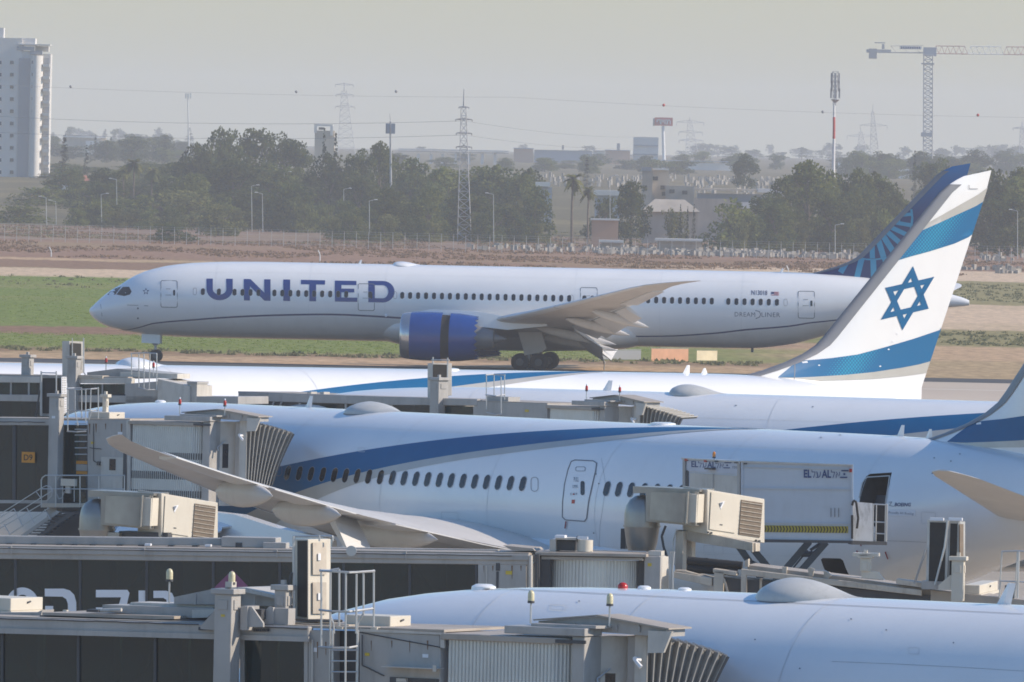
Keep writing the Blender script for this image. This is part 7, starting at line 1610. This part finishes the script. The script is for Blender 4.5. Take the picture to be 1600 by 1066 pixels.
# lamp posts and poles
def lamp_post(label, px, top_y, Z, arm=1):
    b = at_ground(px, Z); t = P(px, top_y, Z); r = thing('street_lamp', label, 'street lamp', b, 0, 'street lamps along the perimeter road'); mb = MB(); mb.tube(b, t, .08, .05, 8); mb.tube(t, t + Vector((arm * 1.1, 0, .25)), .045, n=6); mb.build('pole', GALV, r, smooth=40); mb = MB(); mb.box(t + Vector((arm * 1.2, 0, .25)), (.6, .3, .14)); mb.build('lamp_head', WHITEP, r, bevel=.04)
for px_, ty, Z, a_, lab in ((182, 281, 2520, -1, 'curved street lamp left of the palm trunks'), (158, 304, 2480, 1, 'short street lamp below the red roofed house'), (72, 309, 2480, -1, 'street lamp nearest the apartment tower'), (87, 315, 2500, -1, 'second street lamp from the apartment tower'), (393, 291, 2440, 1, 'tall street lamp below the wide dark tree'), (410, 303, 2430, -1, 'street lamp right beside the tall one below the wood'), (537, 296, 2420, 1, 'street lamp left of the pale olive tree'), (444, 270, 2600, 1, 'double height lamp among the wood\'s lower trees'), (577, 314, 2300, 1, 'slim pole in front of the pale olive tree'), (771, 304, 2300, -1, 'slim pole right of the lattice pylon foot'), (953, 276, 2290, 1, 'slim pole left of the dark tree by the stone buildings'), (1305, 352, 2150, 1, 'short pole at the foot of the big sunlit tree'), (1590, 330, 2200, -1, 'pole at the right edge among the dark trees')):
    lamp_post(lab, px_, ty, Z, a_)
# cemetery stones: too many and too small to count
STONE = M('gravestone', (.31, .29, .26), .85, var=.2, scale=.6)
def stones(name, label, boxes, n, h0, h1):
    mb = MB()
    for i in range(n):
        x0, x1, Z0, Z1 = random.choice(boxes); Z = random.uniform(Z0, Z1); px_ = random.uniform(x0, x1); p = at_ground(px_, Z); w = random.uniform(.35, .9); h_ = random.uniform(h0, h1); t = random.uniform(0, 1.5)
        ux, uy = Vector((math.cos(t), math.sin(t), 0)), Vector((-math.sin(t), math.cos(t), 0)); mb.box(p + Vector((0, 0, h_ / 2 - .1)), (w, random.uniform(.2, .8), h_ + .2), (ux, uy, Vector((0, 0, 1))))
    tag(mb.build(name, STONE, recalc=False), label, 'gravestones', None, 'stuff')
stones('near_gravestones', 'crowd of pale gravestones behind the brown field', [(730, 1600, 2140, 2240), (930, 1420, 2125, 2180), (930, 1240, 2150, 2230)], 700, .3, .9); stones('far_gravestones', 'far crowd of white gravestones on the rise', [(812, 1000, 3300, 3700), (1070, 1225, 3150, 3700), (1000, 1225, 3500, 3900)], 300, .6, 1.5)
stones('rubble', 'pale rubble and crates behind the star-tailed fin', [(1500, 1590, 1950, 1990), (1560, 1600, 1900, 1930)], 40, .3, .9)
# small things on the airfield
def sign(label, x0, y0, x1, y1, mat, Z):
    r = thing('airfield_sign', label, 'sign', Vector((P((x0 + x1) / 2, 400, Z).x, Z, 0)), 0, 'airfield guidance signs'); fbox(r, 'panel', mat, x0, y0, x1, y1, Z, .3, yaw=40)
    for x, dz in ((x0 + 6, .45), (x1 - 6, (x1 - x0 - 6) * 1045 / FPX * .84 + .2)): fbox(r, 'foot', STEELG, x - 1, y1 - .5, x + 1, y1 + 6, Z + dz, .1, bottom=-.05)
    fbox(r, 'frame', STEELG, x0 - .8, y0 - .9, x1 + .8, y0 - .05, Z - .02, .34, yaw=40)
sign('grey airfield sign seen under the aft fuselage, left of the orange one', 936, 547, 1002, 563, WALLSH, 1045); sign('salmon orange airfield sign under the aft fuselage', 1018, 545, 1076, 566, M('sign_salmon', (.62, .33, .20), .7), 1045); sign('cream airfield sign at the right of the orange one', 1089, 548, 1121, 564, M('sign_cream', (.72, .62, .42), .7), 1045)
cr = thing('orange_container', 'small salmon container on the brown field above the airliner roof', 'container', at_ground(947, 1950)); fbox(cr, 'body', ORWALL, 935, 411, 962, 421, 1950, 2.4); fbox(cr, 'base_sled', WALLSH, 934, 420, 986, 423, 1950.2, 2)
for px_, y0, y1, Z, lab in ((80, 386, 403, 1850, 'leaning white marker post on the brown field at the left'), (1232, 415, 428, 1860, 'white marker post on the brown field above the tail'), (500, 391, 403, 1850, 'white hooked post on the brown field above the large blue lettering')):
    b = P(px_, y1, Z); mb = MB(); mb.path([Vector((b.x, Z, -.1)), P(px_, y0 + 7, Z), P(px_ - 3, y0, Z)], .09, 6); tag(mb.build('marker_post', WHITEP), lab, 'post', 'marker posts on the brown field')
mb = MB(); b = P(944, 577, 996); mb.tube((b.x, 996, 0), (b.x, 996, .5), .05, n=6); mb.lathe((b.x, 996, .5), (0, 0, 1), [(0, .1), (.18, .1), (.24, .03)], 10); tag(mb.build('edge_light', WALLSH), 'small dark edge light on the verge behind the main wheels', 'edge light')

# loose wiring, labels and run-off marks on the bridges
RUSTY = M('rust_streak', (.20, .12, .07), .8, var=.3, scale=6)
LABELY = M('warning_label', (.62, .46, .05), .5)
rw = random.Random(11)
def run_cable(br, pts, v, r=.014, mat=None):
    out = []
    for (x0, y0), (x1, y1) in zip(pts[:-1], pts[1:]):
        for i in range(10): t = i / 10; out.append((x0 + (x1 - x0) * t, y0 + (y1 - y0) * t + rw.uniform(-.5, .5)))
    out.append(pts[-1]); br.tube('cable', mat or BR_DARK, out, r, v, n=5)
run_cable(J1, [(-20, 966), (150, 971), (310, 976)], -.1); run_cable(J1, [(385, 979), (480, 983)], -.1); run_cable(J1, [(566, 992), (566, 1040), (600, 1056)], -.03); run_cable(J1, [(488, 1000), (488, 1066)], -.04, .02, BR_LIGHT)
run_cable(J2, [(0, 857), (300, 861.5), (620, 866), (800, 869)], -.12, .012); run_cable(J2, [(760, 884), (760, 960)], -.06, .02, BR_LIGHT); run_cable(J3, [(-10, 659), (70, 660)], -.09); run_cable(J3, [(146, 662), (146, 720), (153, 724)], -.03); run_cable(J3, [(140, 700), (158, 702)], -.03)
for br, x, y, w, h, v, m_ in ((J1, 570, 1020, 7, 5, -.012, LABELY), (J1, 490, 1012, 5, 7, -.012, PLAINWHITE), (J1, 345, 960, 6, 4, -.632, LABELY), (J1, 660, 1022, 9, 6, -.012, PLAINWHITE), (J2, 790, 892, 10, 6, -.045, LABELY), (J2, 1012, 880, 6, 5, .488, LABELY), (J3, 142, 690, 5, 4, -.012, LABELY), (J3, 81, 650, 5, 4, -.462, PLAINWHITE), (J3, 184, 675, 7, 4, -.012, PLAINWHITE), (J4, 820, 640, 6, 4, -.032, LABELY)):
    br.bx('label_plate', m_, x, y, x + w, y + h, v, .01)
for br, xs_, y, v in ((J1, (580, 612, 640, 668), 1001, -.008), (J1, (496, 509), 1003, -.008), (J2, (756, 770, 800, 814), 884, -.038), (J3, (140, 150, 165, 190), 662, -.008)):
    for x in xs_:
        L_ = rw.uniform(8, 26); w = rw.uniform(.5, 1.3); br.pp('rust_streak', RUSTY, [(x - w, y), (x + w, y), (x + w * .3, y + L_), (x - w * .2, y + L_)], v, .004)
